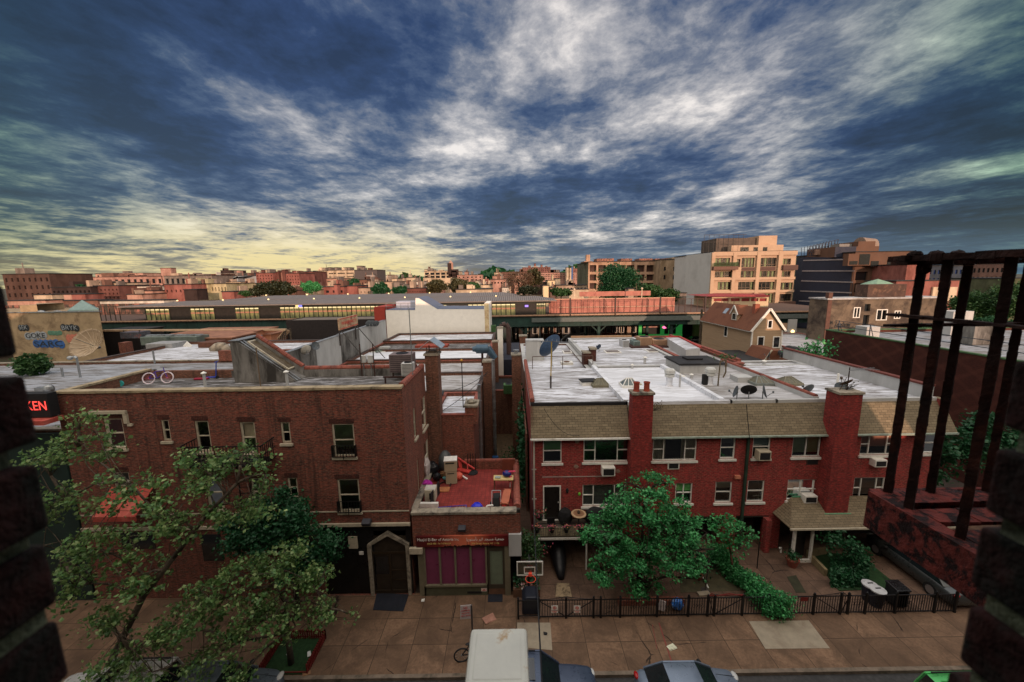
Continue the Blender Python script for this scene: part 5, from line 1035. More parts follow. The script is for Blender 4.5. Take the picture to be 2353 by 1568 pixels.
for i in range(4):
 x0,x1=Bx[i],Bx[i+1];o=thing('row_house',lab[i],'house',((x0+x1)/2,YR,0));HS.append(o)
 if i<2:zl,z0w=(2.05,2.05)
 else:zl=z0w=2.35
 ho=[];wl_=[]
 for tl,br,reg,pn,bl,bf in wins[i]:
  q=RC(reg,tl,br,YR);q=(max(q[0],x0+.05),min(q[1],x1-.02)if q[1]<x1+.6 else q[1],q[2],min(q[3],6.98))
  if q[0]>x1 or q[1]>x1+.01:q=(q[0],x1-.03,q[2],q[3])
  ho.append(q);wl_.append((q,pn,bl,bf))
 if i==0:dr=RC(r7,(275,517),(370,698),YR);ho.append(dr)
 s=MB();fwall(s,fr,x0,x1,2.1,7.06,ho,.13)
 if i==0:fwall(s,FR((x0,YR,0),(0,1,0),(-1,0,0)),0,YB2-YR,0,8.75)
 if i==3:fwall(s,FR((x1,YR,0),(0,1,0),(1,0,0)),0,YB2-YR,0,8.75)
 gx=[(x0,x0+.35),(x1-.35,x1)]
 for a,b in gx:s.box(a,b,YR+.0,YR+.6,0,2.1)
 s.build('wall',brickR,o)
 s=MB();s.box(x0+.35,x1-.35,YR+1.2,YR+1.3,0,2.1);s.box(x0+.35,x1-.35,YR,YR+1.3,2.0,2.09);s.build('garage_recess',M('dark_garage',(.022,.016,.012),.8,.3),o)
 s=MB()
 for k in range(6):s.box(x0+.4,x0+(3.2 if i<2 else 2.1),YR+1.14,YR+1.19,.05+k*.33,.35+k*.33)
 s.build('garage_door',M('brown_garage_door',(.045,.028,.02),.7,.3),o)
 for q,pn,bl,bf in wl_:
  if q[1]-q[0]<.2:continue
  win(o,fr,q,pn,dh=(len(pn)==1)or([True,False,True]if pn[1]>1.5 else(False if i==3 and q[3]>5 else True))if len(pn)==3 else True,blind=bm2.get(bl),bf=bf,curt=curtm if bl=='cu' else None,fw=.055,sillm=white)
 s=MB();y0,y1=YR-.32,YR+.75;z0,z1=7.08,ZR-.02;xe=x1 if i<3 else x1+.35
 s.ex([(x0-(.1 if i==0 else 0),y0,z0),(x0-(.05 if i==0 else 0),y1,z1),(x0,y1+.2,z1),(x0,y1+.2,z0)],(xe-x0,0,0))
 if i==3:s.add([(xe,y0,z0),(xe,YR+3,z0),(x1-.1,YR+3,z1),(x1-.1,y1,z1)],[(0,1,2,3)])
 s.build('mansard',shing,o);s=MB();s.box(x0-(.12 if i==0 else 0),xe,y0-.07,y0+.05,z0-.07,z0+.02);s.build('gutter',white if i<1 else M('verdigris_gutter',(.10,.28,.16)if i>1 else(.3,.36,.3),.6,.3,4),o)
 s=MB();s.box(Dx[i],(Dx+[24.0])[i+1],YR+.7,YB2,ZR-.32,ZR-.16)
 s.build('roof',roofs[i],o);s=MB()
 s.box(x0-(.05 if i==0 else.12),x1+.0,YR+.66,YR+.82,ZR-.2,ZR+.02);s.build('front_edge',tar if i in(0,)else(whiteroof if i==1 else stucco_gl),o)
 s=MB()
 if i in(1,2):s.box(Dx[i]-.14,Dx[i]+.14,YR+.8,YB2,ZR-.2,ZR+.10);s.build('party_parapet',whiteroof,o)
 if i==3:
  s.box(Dx[3]-.16,Dx[3]+.12,YR+.8,YB2+1,ZR-.2,ZR+.12);s.build('party_parapet',stucco_gl,o);s=MB()
  for k in range(24):s.tube((Dx[3]-.02,YR+.85+k*.42,ZR+.14),(Dx[3]-.02,YR+1.25+k*.42,ZR+.14),.13,n=8)
  s.build('tile_coping',terra,o)
  s=MB();s.box(x1-.35,x1-.1,YR+.8,YB2+3,ZR-.2,ZR+.62);s.build('end_parapet',stucco_gl,o);s=MB();s.box(x1-.4,x1-.02,YR+.8,YB2+3,ZR+.62,ZR+.72);s.build('brick_coping',M('dark_red_tiles',(.14,.035,.025),.8,.3,5),o)
 if i==0:
  for k in range(22):s.tube((x0+.05,YR+.8+k*.5,ZR+.12),(x0+.05,YR+1.28+k*.5,ZR+.12),.15,n=8)
  s.build('tile_coping',terra,o);s=MB();s.box(x0-.08,x0+.18,YR+.8,YB2+1.5,ZR-.2,ZR+.06);s.build('side_parapet',stucco_gl,o)
h0,h1,h2,h3=HS
s=MB();fr.box(s,dr[0],dr[0]+.07,dr[2],dr[3],-.1,.03);fr.box(s,dr[1]-.07,dr[1],dr[2],dr[3],-.1,.03);fr.box(s,dr[0]+.07,dr[1]-.07,dr[3]-.07,dr[3],-.1,.03);fr.box(s,dr[0]-.03,dr[1]+.03,dr[2]-.08,dr[2]+.02,-.1,.12);dn=s.build('door_frame',white,h0)
s=MB();fr.box(s,dr[0]+.07,dr[1]-.07,dr[2]+.02,dr[3]-.07,-.09,-.05);dk=s.build('door',M('black_storm_door',(.014,.011,.010),.35,.3),dn)
s=MB();s.blob((dr[1]-.14,YR+.03,(dr[2]+dr[3])/2),.03,.03,.05);s.build('handle',white,dk)
def ac(par,x0,x1,z0,z1,name='air_conditioner',d=.38,mt_=None):
 s=MB();fr.box(s,x0,x1,z0,z1,-.05,d);a=s.build(name,mt_ or white,par,bevel=.02);s=MB();fr.box(s,x0+.06,x1-.06,z0+.06,z1-.08,d-.01,d+.006);s.build('grille',blackm,a);return a
a=RC(r7,(585,405),(652,450),YR);ac(h0,*a)
a=RC(r7,(942,388),(1002,428),YR);ac(h1,*a,d=.06)
a=RC(r7,(1410,320),(1470,368),YR);ac(h2,*a,mt_=cream)
a=RC(r8,(372,368),(430,405),YR);ac(h3,*a,d=.03,mt_=M('dark_grille',(.06,.03,.025)))
a=RC(r8,(708,365),(765,402),YR);ac(h3,*a)
a=RC(r8,(338,555),(400,592),YR);ac(h3,*a)
s=MB();fr.box(s,*RC(r7,(1298,460),(1325,475),YR),0,.15);s.build('vent_outlet',M('salmon_vent',(.55,.2,.12)),h2)
a=U(*r7(218,270),y=YR-.1);s=MB();s.bar((1.13,YR-.1,.1),(1.13,YR-.1,7.0),.09)
for z in(5.2,3.4):s.bar((1.0,YR-.1,z),(1.26,YR-.1,z),.05)
s.build('downspout',M('dirty_white_pipe',(.45,.42,.36),.6,.2),h0)
s=MB();x=U(*r7(1340,600),y=YR).x;s.bar((x,YR-.1,.1),(x,YR-.1,7.1),.13);s.tube((x,YR-.14,7.1),(x,YR+.9,ZR),.05);s.build('downspout',M('green_black_pipe',(.02,.045,.03),.6,.4),h2)
s=MB();fr.box(s,1.6,5.6,U(*r7(500,468),y=YR).z-.02,U(*r7(500,468),y=YR).z+.02,0,.02);s.build('paint_line',M('paint_grey',(.4,.36,.33)),h0)
for x,y,m_,nm,z_ in((405,545,blackm,'wall_lantern',.24),(470,562,M('green_lantern',(.15,.5,.05)),'wall_ornament',.14)):
 v=U(*r7(x,y),y=YR-.08);s=MB();s.blob(v,.08,.07,z_*.7,10,6);s.box(v.x-.02,v.x+.02,YR-.08,YR,v.z-.03,v.z+.03);s.build(nm,m_,h0)
for x,y in((452,415),(675,440),(458,282)):v=U(*r7(x,y),y=YR);s=MB();s.blob((v.x,YR-.004,v.z),.13,.012,.11,9,6,.2);s.build('plaster_patch',M('plaster_patch',(.30,.20,.15),.9),h0)
a=U(*r7(757,30),y=19.9);b=U(*r7(872,40),y=19.9);zt=U(*r7(815,32),y=19.9).z
chimney('chimney','left tall red brick chimney on the row house front with two red clay pots',a.x,b.x-.05,19.9,20.55,0,zt,brickC,2)
a=U(*r8(550,35),y=19.7);b=U(*r8(688,35),y=19.7);zt=U(*r8(620,30),y=19.7).z
chimney('chimney','right tall red brick chimney on the row house front with antenna and weeds on top',a.x,b.x-.15,19.7,20.6,2.6,zt,brickC,0)
cx=(a.x+b.x)/2;ctop=zt+.12
o=thing('roof_antenna','rusty television antenna on the right row house chimney','antenna',(cx,20.1,ctop));s=MB();s.tube((cx,20.1,ctop),(cx,20.1,ctop+1.25),.025,n=6);s.tube((cx-.1,20.1,ctop+.7),(cx-.4,20.1,ctop),.015,n=5)
s.build('mast',rust,o);s=MB();s.bar((cx-.1,20.0,ctop+1.1),(cx+1.5,20.3,ctop+1.15),.025)
for k in range(9):xx=cx+.15+k*.16;s.bar((xx,19.9-.0,ctop+1.12),(xx,20.5,ctop+1.12),.012)
s.build('boom',steel,o)
dish('satellite_dish','brown rusty dish on top of the right row house chimney',(cx+.15,20.3,ctop),.33,-1.2,.9,mast=.3,mat=M('rusty_dish',(.10,.065,.045),.7))
rnd=random.Random(9)
for k,(x,lab_)in enumerate(((cx,'weeds growing on the right row house chimney'),((U(*r7(872,60),y=20).x+.05),'dry twigs growing beside the left row house chimney'))):
 z=ctop if k==0 else 8.6;s=MB()
 for i in range(16):s.tube((x,20.2,z),(x+rnd.uniform(-.1,.5),20.2+rnd.uniform(-.2,.2),z+rnd.uniform(.1,.5)),.008,n=3)
 o=thing('weeds',lab_,'plant',(x,20.2,z));s.build('stem',barkd,o);leafmesh([Vector((x+rnd.uniform(-.1,.5),20.2+rnd.uniform(-.2,.2),z+rnd.uniform(.1,.5)))for _ in range(40)],.07,.4,rnd).build('leaves',leafO,o,raw=True)
ya=19.0;pts=[U(*r8(*p),y=ya)for p in((288,748),(740,730))];z0=pts[0].z;xL=pts[0].x;xR=23.9;zt=z0+.95
o=h3;s=MB();y0=ya;s.add([(xL,y0,z0),(xR,y0,z0),(xR,YR,zt),(xL+1.0,YR,zt),(xL,YR,z0),(xL,y0,z0-.05),(xR,y0,z0-.05),(xR,YR,z0-.05),(xL,YR,z0-.05)],[(0,1,2,3),(0,3,4),(5,8,7,6),(0,5,6,1),(0,4,8,5),(1,6,7,2)]);s.build('porch_roof',shing,o)
s=MB();s.box(xL-.05,xR,y0-.06,y0+.02,z0-.08,z0+.01);s.build('porch_gutter',cream,o);s=MB();s.box(xL+1.0,xL+3.6,YR-.05,YR+.02,zt-.02,zt+.05);s.box(a.x-.1,b.x,19.62,19.72,2.62,2.72);s.build('flashing',M('verdigris_flashing',(.10,.30,.17),.6,.3,4),o)
s=MB();a=U(*r8(332,855),y=19.4);s.box(a.x-.45,a.x-.32,19.3,19.42,0,z0);s.box(a.x+.55,a.x+.65,19.3,19.42,0,z0);s.box(a.x-.32,a.x+.55,19.3,19.4,0,.18);s.build('porch_post',white,o)
for x in(21.0,22.6):s=MB();s.bar((x,19.2,0),(x,19.2,z0),.14);s.build('porch_post',M('teal_grey_post',(.12,.17,.16),.7),o)
s=MB();s.box(a.x-1.45,a.x-1.15,20.1,20.45,0,2.05);s.build('brick_pier',brickR,o)
s=MB();s.box(a.x-.3,a.x+.55,19.75,19.8,.1,2.0);s.build('porch_door',M('black_storm_door'),o)
yb_=19.05;pA=U(*r7(240,790),y=yb_);pB=U(*r7(560,790),y=yb_);zt=U(*r7(400,717),y=yb_).z;zb=pA.z;bx0,bx1=pA.x,pB.x+1.2
o=h0;s=MB();s.box(bx0,bx1,yb_,YR-.01,zb-.08,zb+.04);bal=s.build('balcony',M('balcony_deck',(.10,.08,.06),.9,.3),o)
s=MB();n=int((bx1-bx0)/.13)
for i in range(n):x=bx0+(bx1-bx0)*i/n;s.box(x,x+.10,yb_-.03,yb_-.005,zb+.05,zb+.55+random.uniform(-.01,.01))
s.build('slat_screen',M('weathered_slats',(.36,.31,.20),.9,.45,8,(.06,.05,.035),(.5,.65),4),bal);s=MB()
s.bar((bx0,yb_-.03,zt),(bx1,yb_-.03,zt),.03)
for k in range(4):x=bx0+(bx1-bx0)*k/3;s.bar((x,yb_,zb),(x,yb_,zt),.05)
s.bar((bx0,yb_,zt),(bx0,YR,zt),.03);s.build('railing',black,bal)
s=MB();s.box(bx0-.05,bx1,yb_-.06,yb_+.04,zb-.18,zb-.07);s.bar((bx0+.03,yb_,0),(bx0+.03,yb_,zb-.18),.09);xr=U(*r7(508,830),y=yb_).x;s.bar((xr,yb_,0),(xr,yb_,zb-.18),.08);s.build('balcony_beam',white,bal)
s=MB();s.box(bx0+.2,xr,YR+.9,YR+1.0,.7,1.95);s.build('garage_panel',M('grey_garage_panel',(.10,.085,.07),.7,.2),o)
gl_=['leftmost','second','third','rightmost']
for k,(x,y)in enumerate(((245,742),(323,742),(400,742),(475,742))):
 v=U(*r7(x,y),y=yb_-.12);o=thing('flower_pot',gl_[k]+' of the four black flower pots hanging on the balcony rail','flower pot',v,0,'flower pots on the balcony rail');s=MB();s.lathe([(.09,-.28),(.15,0),(.16,0),(.0,-.02)],v,12);s.build('pot',blackm,o);rnd=random.Random(20+k)
 leafmesh([v+Vector((rnd.gauss(0,.1),rnd.gauss(0,.08),.06+rnd.gauss(0,.05)))for _ in range(45)],.08,.6,rnd).build('foliage',leafF,o,raw=True);leafmesh([v+Vector((rnd.gauss(0,.12),rnd.gauss(0,.08),.11+rnd.gauss(0,.05)))for _ in range(40)],.08,.8,rnd).build('blossoms',leafP,o,raw=True)
for k,(x,y,yy_,lb)in enumerate(((258,668,19.9,'pink flowering plant in a pot beside the balcony door'),(262,845,18.8,'hanging basket with pink flowers below the balcony'))):
 v=U(*r7(x,y),y=yy_);o=thing('flower_basket' if k else 'flower_pot',lb,'flower pot',v);s=MB();s.lathe([(.12,-.35),(.2,-.1),(.0,-.1)],v,12);s.build('pot',blackm,o);rnd=random.Random(30+k)
 if k:s=MB();s.tube(v+Vector((0,0,-.1)),v+Vector((0,.1,.5)),.01,n=4);s.build('chain',black,o)
 leafmesh([v+Vector((rnd.gauss(0,.2),rnd.gauss(0,.15),rnd.gauss(0,.14)))for _ in range(90)],.1,.6,rnd).build('foliage',leafB,o,raw=True);leafmesh([v+Vector((rnd.gauss(0,.2),rnd.gauss(0,.15)-.05,.02+rnd.gauss(0,.1)))for _ in range(45)],.09,.8,rnd).build('blossoms',leafP,o,raw=True)
v=U(*r7(466,668),y=19.8);o=thing('patio_umbrella','tan and brown ringed round table top seen from above on the balcony','table',(v.x,19.8,zb));s=MB();s.lathe([(.0,-.02),(.40,-.02),(.42,0),(.41,.03),(.30,.035)],v,24);s.build('table_top',M('tan_table_top',(.50,.34,.20),.6,.1),o);s=MB();s.lathe([(.30,.036),(.22,.04),(.14,.04),(.13,.037)],v,24);s.build('brown_ring',M('brown_ring_paint',(.25,.13,.07),.6),o);s=MB();s.tube((v.x,19.8,zb),(v.x,19.8,v.z),.04);s.build('pedestal',blackm,o);s=MB();s.lathe([(.07,.03),(.09,.12),(.04,.2),(0,.22)],v,10);tag(s.build('vase',M('brown_vase',(.06,.04,.03))),'small dark vase on the round balcony table','vase')
for x,lb in((395,'black cover over a chair at the left of the round balcony table'),(560,'black covered bench at the right of the round balcony table')):
 v=U(*r7(x,690),y=20.0);s=MB();s.blob((v.x,20.05,zb+.5),.42 if x<500 else.7,.3,.55,12,7,.05);tag(s.build('covered_chair',blackm),lb,'chair')
v=U(*r7(322,760),y=19.3);o=thing('folding_chair','black folding chair on the balcony before the door','chair',(v.x,19.4,zb));s=MB();s.obox((v.x,19.45,zb+.45),(.45,.42,.03));s.build('seat',black,o);s=MB();s.obox((v.x-.05,19.3,zb+.75),(.42,.03,.35),.1);s.build('backrest',black,o)
for a_,b_ in(((-.2,-.2),(.2,.2)),((.2,-.2),(-.2,.2))):s=MB();s.bar((v.x+a_[0],19.45+a_[1],zb),(v.x+b_[0],19.45+b_[1],zb+.45),.025);s.build('leg',black,o)
RZ2=ZR-.16
def G(x,y):return U(*g1(x,y),z=RZ2)
p=G(640,560);s=MB();s.obox(p+Vector((0,.1,.12)),(1.0,.75,.24),.1);o=thing('roof_hatch','black lidded roof hatch on the leftmost white roof','hatch',p);s.build('curb',white,o);s=MB();s.obox(p+Vector((0,.1,.27)),(1.1,.85,.06),.1);s.build('lid',tar,o)
def pyr(name,label,p,w,d,h,m1,m2,bars=True):
 o=thing(name,label,'skylight',p);s=MB();s.box(p.x-w/2,p.x+w/2,p.y-d/2,p.y+d/2,p.z,p.z+.14);s.build('curb',m1,o);z=p.z+.14;t=.3
 s=MB();P_=[Vector((p.x+a*w/2*.94,p.y+b*d/2*.94,z))for a,b in((-1,-1),(1,-1),(1,1),(-1,1))];Q_=[Vector((p.x+a*w/2*t,p.y+b*d/2*.05,z+h))for a,b in((-1,-1),(1,-1),(1,1),(-1,1))]
 s.add(P_+Q_,[(0,1,5,4),(1,2,6,5),(2,3,7,6),(3,0,4,7),(4,5,6,7)]);s.build('glazing',m2,o);s=MB()
 for a,b in zip(P_,Q_):s.bar(a,b,.05)
 s.bar(Q_[0],Q_[1],.06)
 for i in range(4):s.bar(P_[i],P_[(i+1)%4],.06)
 for k in(1/3,2/3):s.bar(P_[0].lerp(P_[1],k),Q_[0].lerp(Q_[1],k),.04)
 s.build('glazing_bar',m1,o);return o
pyr('skylight','dull olive glass skylight next to the black lidded hatch',G(775,575),1.15,.95,.38,M('olive_metal',(.20,.18,.12),.7),M('olive_wired_glass',(.12,.11,.07),.4,.3,4))
pyr('skylight','white framed pyramid skylight on the brightest white roof',G(1110,580),1.15,.95,.42,white,M('grey_wired_glass',(.12,.15,.15),.3,.2))
s=MB();p=G(1215,560);s.obox(p+Vector((0,0,.03)),(.42,.3,.06));tag(s.build('roof_vent',cream),'small flat cream vent right of the white framed pyramid skylight','vent')
def turbine(p,label,h=1.0):
 o=thing('roof_ventilator',label,'roof ventilator',p);s=MB();s.lathe([(.26,0),(.2,.1),(.2,h*.5)],p,16);s.build('neck',whiteroof,o);s=MB();s.lathe([(.2,h*.5),(.31,h*.55),(.31,h*.68),(.24,h*.7),(.24,h*.73),(.34,h*.76),(.34,h*.92),(.26,h),(0,h)],p,18);s.build('head',M('ventilator_grey',(.55,.55,.52),.6,.2),o)
turbine(G(1570,575),'white two ring roof ventilator on the brightest white roof',1.15)
turbine(G(2035,560),'dome topped roof ventilator on the grey stained roof',1.15)
vent('vent_pipe','slim white vent pipe right of the two ring ventilator',G(1690,590),.8,.06,.06)
vent('vent_pipe','capped vent pipe at the back middle of the white roofs',G(1290,320),.5,.11,.2)
for k,(x,y)in enumerate(((1145,375),(1730,510),(1825,490),(1925,335))):vent('vent_pipe',gl_[k]+' stubby white vent along the roof dividers',G(x,y),.25,.1,.14)
s=MB();p=G(1985,560);s.obox(p+Vector((-.05,0,.35)),(.32,.3,.7));tag(s.build('plant_tub',blackm,bevel=.05),'black bag of a dead plant beside the dome topped ventilator','plant tub')
p=G(2130,575);o=thing('roof_post','rotten post with vine and a dangling rope on the grey stained roof','post',p);s=MB();s.path([p,p+Vector((.02,0,.8)),p+Vector((.05,0,1.7))],.05,6,.03);s.path([p+Vector((.05,0,1.6)),p+Vector((.4,0,1.75)),p+Vector((.45,0,.9)),p+Vector((.3,0,.55))],.045,6);s.build('stem',M('rotten_wood',(.13,.10,.06),.9,.4,6),o);rnd=random.Random(8);leafmesh([p+Vector((.5+rnd.gauss(0,.35),rnd.gauss(0,.2),1.95+rnd.gauss(0,.1)))for _ in range(90)],.13,.6,rnd).build('leaves',leafF,o,raw=True)
p=G(210,605);o=thing('mast_pole','yellow pole with television antenna standing on the leftmost white roof','mast',p);s=MB();s.tube(p,p+Vector((0,0,.85)),.06,n=8);s.build('sleeve',M('dark_steel'),o);s=MB();s.tube(p+Vector((0,0,.6)),p+Vector((.05,0,3.1)),.035,n=8);s.build('pole',M('yellow_pole',(.45,.30,.05),.6,.2),o)
s=MB();c0=p+Vector((.05,0,3.15));s.bar(c0+Vector((-1.7,.3,0)),c0+Vector((1.6,-.3,-.05)),.03)
for k in range(11):x=-1.6+k*.31;s.bar(c0+Vector((x,-.45,.02)),c0+Vector((x+.15,.55,.02)),.014)
s.bar(c0+Vector((.6,.2,0)),c0+Vector((1.2,.1,.55)),.025);s.build('television_antenna',steel,o)
p=U(*g1(225,350),z=RZ2);dish('satellite_dish','large blue see-through satellite dish standing on the leftmost white roof',(p.x,p.y,RZ2),1.08,R(-50),R(28),mast=1.55,mat=M('blue_mesh',(.045,.085,.16),.5,.3,6))
for k,(x,y,r_,az,el_,lb)in enumerate(((2345,740,.35,R(-20),.3,'edge-on grey dish, first from the left above the third row house'),(2480,735,.42,R(-110),.6,'black round dish facing up-left above the third row house'),(2640,735,.42,R(150),.25,'green grey edge-on dish right of the black round one'))):
 p=U(g1(x,y)[0],g1(x,y)[1],z=RZ2);dish('satellite_dish',lb,p,r_,az,el_,mast=.5,mat=blackm if k==1 else grey_dish)
for x,y,r_,az,el_,lb in((585,1470,.38,R(-80),.5,'grey dish at the roof edge between the black dish and the right chimney'),(840,1450,.34,R(-150),.2,'blue grey edge-on dish just left of the right chimney'),):
 p=U(*r4(x,y),z=RZ2);dish('satellite_dish',lb,p,r_,az,el_,mast=.35)
s=MB();p=U(*r4(820,1370),z=RZ2);s.tube(p,p+Vector((0,0,.7)),.07);tag(s.build('vent_post',white),'short white post on the rightmost roof near the end parapet','vent pipe')
pyr('skylight','olive glass skylight on the rightmost row house roof',U(*r4(415,1370),z=RZ2),1.35,1.1,.35,M('olive_metal'),M('olive_wired_glass'))
pyr('skylight','green grey glass skylight beside the red tiled divider',U(*r4(185,1365),z=RZ2),1.4,1.3,.35,M('grey_metal',(.2,.22,.2),.6),M('olive_wired_glass'))
s=MB();p=U(*r4(55,1350),z=RZ2);s.box(p.x-.6,p.x+.5,p.y-.3,p.y+.7,RZ2,RZ2+.35);tag(s.build('roof_box',stucco_gl),'grey square curb beside the green grey skylight','roof curb')
p=U(*r4(218,1215),z=RZ2);vent('vent_pipe','small white vent at the rear edge of the rightmost roof',p,.3,.12,.2)
o=flatbox('back_building','white roofed building directly behind the row houses with units at its far edge','building',6.6,14.3,YB2+.05,45.2,8.72,stucco_gl,silver,.12,.05,stucco_gl)
flatbox('back_building','white roofed building behind the leftmost row house','building',1.0,6.5,YB2+.9,44.5,8.25,brickB,silver,.15,.06,stucco_gl)
yk=33.5;a=U(*g1(1560,240),z=9.5);b=U(*g1(2160,300),z=9.5)
o=thing('roof_block','white walled roof block with flat black tar top behind the third row house','roof block',((a.x+b.x)/2,YB2,8.6));a=U(*g1(1700,325),z=9.35);b=U(*g1(2165,300),z=9.35);y1_=U(*g1(1565,240),z=9.35).y
s=MB();s.box(a.x,b.x,a.y,y1_,8.5,9.25);s.build('wall',stucco_gl,o);s=MB();s.box(a.x-.1,b.x+.1,a.y-.1,y1_+.1,9.25,9.38);s.build('roof',tar,o);s=MB();c_=U(*g1(1840,265),z=9.4);s.box(c_.x-.6,c_.x+.6,c_.y-.4,c_.y+.5,9.38,9.5);s.build('hatch',blackm,o)
flatbox('back_building','building behind the third row house with brown brick parapet','building',14.4,18.5,YB2+.05,45.2,8.8,brickB,greyroof,.2,.08,terra)
flatbox('back_building','lower roof strip behind the rightmost row house','building',18.7,23.6,YB2+.05,32,8.62,stucco_gl,silver,.1,.05,stucco_gl)
o=thing('roof_wing','raised white roof strip with bright red edging at the far side of the white roofs','roof wing',(16.5,38,8.6));A0=U(*g1(1530,15),z=9.5);A1=U(*g1(1685,12),z=9.5);B0=U(*g1(1765,155),z=9.5);B1=U(*g1(1928,135),z=9.5)
s=MB();s.ex([(A0.x,A0.y,8.3),(A1.x,A1.y,8.3),(B1.x,B1.y,8.3),(B0.x,B0.y,8.3)],(0,0,1.12));s.build('wall',stucco_gl,o);s=MB();s.ex([(A0.x,A0.y,9.43),(A1.x,A1.y,9.43),(B1.x,B1.y,9.43),(B0.x,B0.y,9.43)],(0,0,.03));s.build('roof',silver,o)
s=MB();s.bar((A0.x,A0.y,9.52),(A1.x,A1.y,9.52),.18,.14);s.bar((A1.x,A1.y,9.52),(B1.x,B1.y,9.52),.18,.14);s.build('red_edging',M('bright_red_edge',(.42,.035,.025),.6,.2),o)
s=MB();s.bar((18.5,45,8.95),(18.5,31,8.95),.3,.2);tag(s.build('tile_ridge',terra),'sloping line of red tiles between the black tar roof and the white roofs','coping')
s=MB();a=U(*g1(470,35),z=8.95);b=U(*g1(1215,35),z=8.95);s.box(a.x,b.x,45.2,45.5,8.3,8.98);tag(s.build('rear_parapet',M('orange_tan_coping',(.38,.22,.12),.8,.2)),'long tan topped parapet along the far edge of the white roofs','wall')
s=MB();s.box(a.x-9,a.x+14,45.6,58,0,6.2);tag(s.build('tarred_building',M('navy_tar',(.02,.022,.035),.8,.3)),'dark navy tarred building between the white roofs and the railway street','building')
for k,(x0,x1,y0,y1,mm,lb)in enumerate(((1240,1375,25,118,M('tan_unit',(.42,.25,.15),.6,.12),'large tan rooftop unit on the far dark stand'),(1385,1580,50,115,MT['tan_unit'],'lower tan rooftop unit with open louvres right of the large one'),(1165,1240,65,125,M('pale_teal_unit',(.18,.24,.22),.6,.15),'pale teal unit left of the large tan one'),(1040,1110,60,155,M('white_black_unit',(.42,.42,.42),.6,.1),'white cabinet with dark top left of the far stand'))):
 yy_=39.5;a=U(*g1(x0,y0),y=yy_);b=U(*g1(x1,y1),y=yy_);condenser('rooftop_unit',lb,a.x,b.x,yy_,yy_+1.5,b.z,a.z,mm)
a=U(*g1(1135,140),y=39);b=U(*g1(1705,150),y=39);s=MB();s.box(a.x,b.x,38.9,41.3,a.z-.12,a.z+.12)
for x in(a.x+.2,(a.x+b.x)/2,b.x-.2):s.box(x-.08,x+.08,39,39.15,8.5,a.z)
tag(s.build('unit_platform',M('dark_rust_beam',(.05,.02,.015),.8,.3)),'dark steel platform carrying the tan rooftop units','platform')
a=U(*g1(588,205),y=33);b=U(*g1(665,205),y=33);c=U(*g1(733,160),y=33)
chimney('chimney','low square dark brick chimney between the white roofs, left one of the pair',a.x,b.x,33,33.9,8.2,a.z,brickD);chimney('chimney','taller dark brick chimney between the white roofs, right one of the pair',b.x+.03,c.x,33,33.9,8.2,c.z,brickD)
s=MB();a=U(*g1(0,240),y=31.2);b=U(*g1(695,225),y=31.2)
for x in(a.x,(a.x+b.x)/2,b.x):s.bar((x,31.2,8.4),(x,31.2,a.z),.05)
s.bar((a.x,31.2,a.z),(b.x,31.2,a.z),.05);tag(s.build('roof_railing',M('brown_rail',(.10,.06,.045))),'thin brown pipe railing behind the large blue dish','railing')
p=U(*g1(405,335),z=RZ2);s=MB();s.box(p.x-.55,p.x+.45,p.y-.1,p.y+.7,RZ2,RZ2+.2);o=thing('fan_housing','white square roof fan beside the large blue dish','fan',p);s.build('casing',white,o);s=MB();s.lathe([(.25,0),(.25,.03),(0,.03)],(p.x-.05,p.y+.3,RZ2+.2),14);s.build('fan',M('brown_wood'),o)
for k,(x,y,w_,lb)in enumerate(((1410,185,1.6,'wide low skylight before the tan units'),(400,195,.9,'small flat skylight left of the brick chimney pair'),(920,195,1.5,'square white curb right of the brick chimney pair'))):
 p=U(*g1(x,y),z=8.55 if k!=1 else 8.1);s=MB();s.box(p.x-w_/2,p.x+w_/2,p.y-.5,p.y+.7,p.z-.1,p.z+.12);o=thing('flat_skylight',lb,'skylight',p);s.build('curb',white,o);s=MB();s.box(p.x-w_/2+.12,p.x+w_/2-.12,p.y-.38,p.y+.58,p.z+.12,p.z+.135);s.build('pane',M('dusty_glass',(.16,.13,.11),.5,.3),o)
p=U(*g1(35,150),y=36);s=MB();s.box(p.x-.9,p.x+.8,36,37.2,8.0,p.z+.8);tag(s.build('roof_cabinet',stucco_gl),'white roof cabinet left of the large blue dish','cabinet')
p=U(*g1(765,180),z=8.6);dish('satellite_dish','small dark blue dish beside the brick chimney pair',p,.3,R(-60),.4,mast=.4,mat=M('dark_blue_dish',(.03,.05,.09)))
s=MB();s.box(17.4,42,44,60,0,4.2);tag(s.build('tar_roof_building',tar),'building with wide black tar roof before the tan gabled house','building')
s=MB();s.box(18.7,30,33,43.9,0,4.0);tag(s.build('tar_roof_building',tar),'nearer black tar roofed building behind the rightmost row house','building')
def V4(x,y,yy_):return U(*r4(x,y),y=yy_)
def V3(x,y,yy_):return U(*r3(x,y),y=yy_)
hy0=57.;c0=V3(2140,860,hy0);c1=V4(392,905,hy0);rg=V4(280,758,hy0);hx0,hx1=c0.x,c1.x-.4;ze=c0.z;zr_=rg.z;far=V3(1800,775,hy0+1)
t_=(CH-ze);hd=15.0;z0=V3(2140,1075,hy0).z-1.5
side_=M('tan_clapboard',(.40,.28,.175),.85,.12,1.2,(.30,.20,.12),(.55,.7),.4,stretch=(.3,.3,6))
o=thing('gabled_house','tan clapboard house with brown gabled roof, dormer and skylight','house',((hx0+hx1)/2,hy0,z0));xm=rg.x if hx0<rg.x<hx1 else(hx0+hx1)/2;xm=(hx0+hx1)/2
s=MB();s.ex([(hx0,hy0,z0),(hx1,hy0,z0),(hx1,hy0,ze),(xm,hy0,zr_),(hx0,hy0,ze)],(0,hd,0));s.build('wall',side_,o)
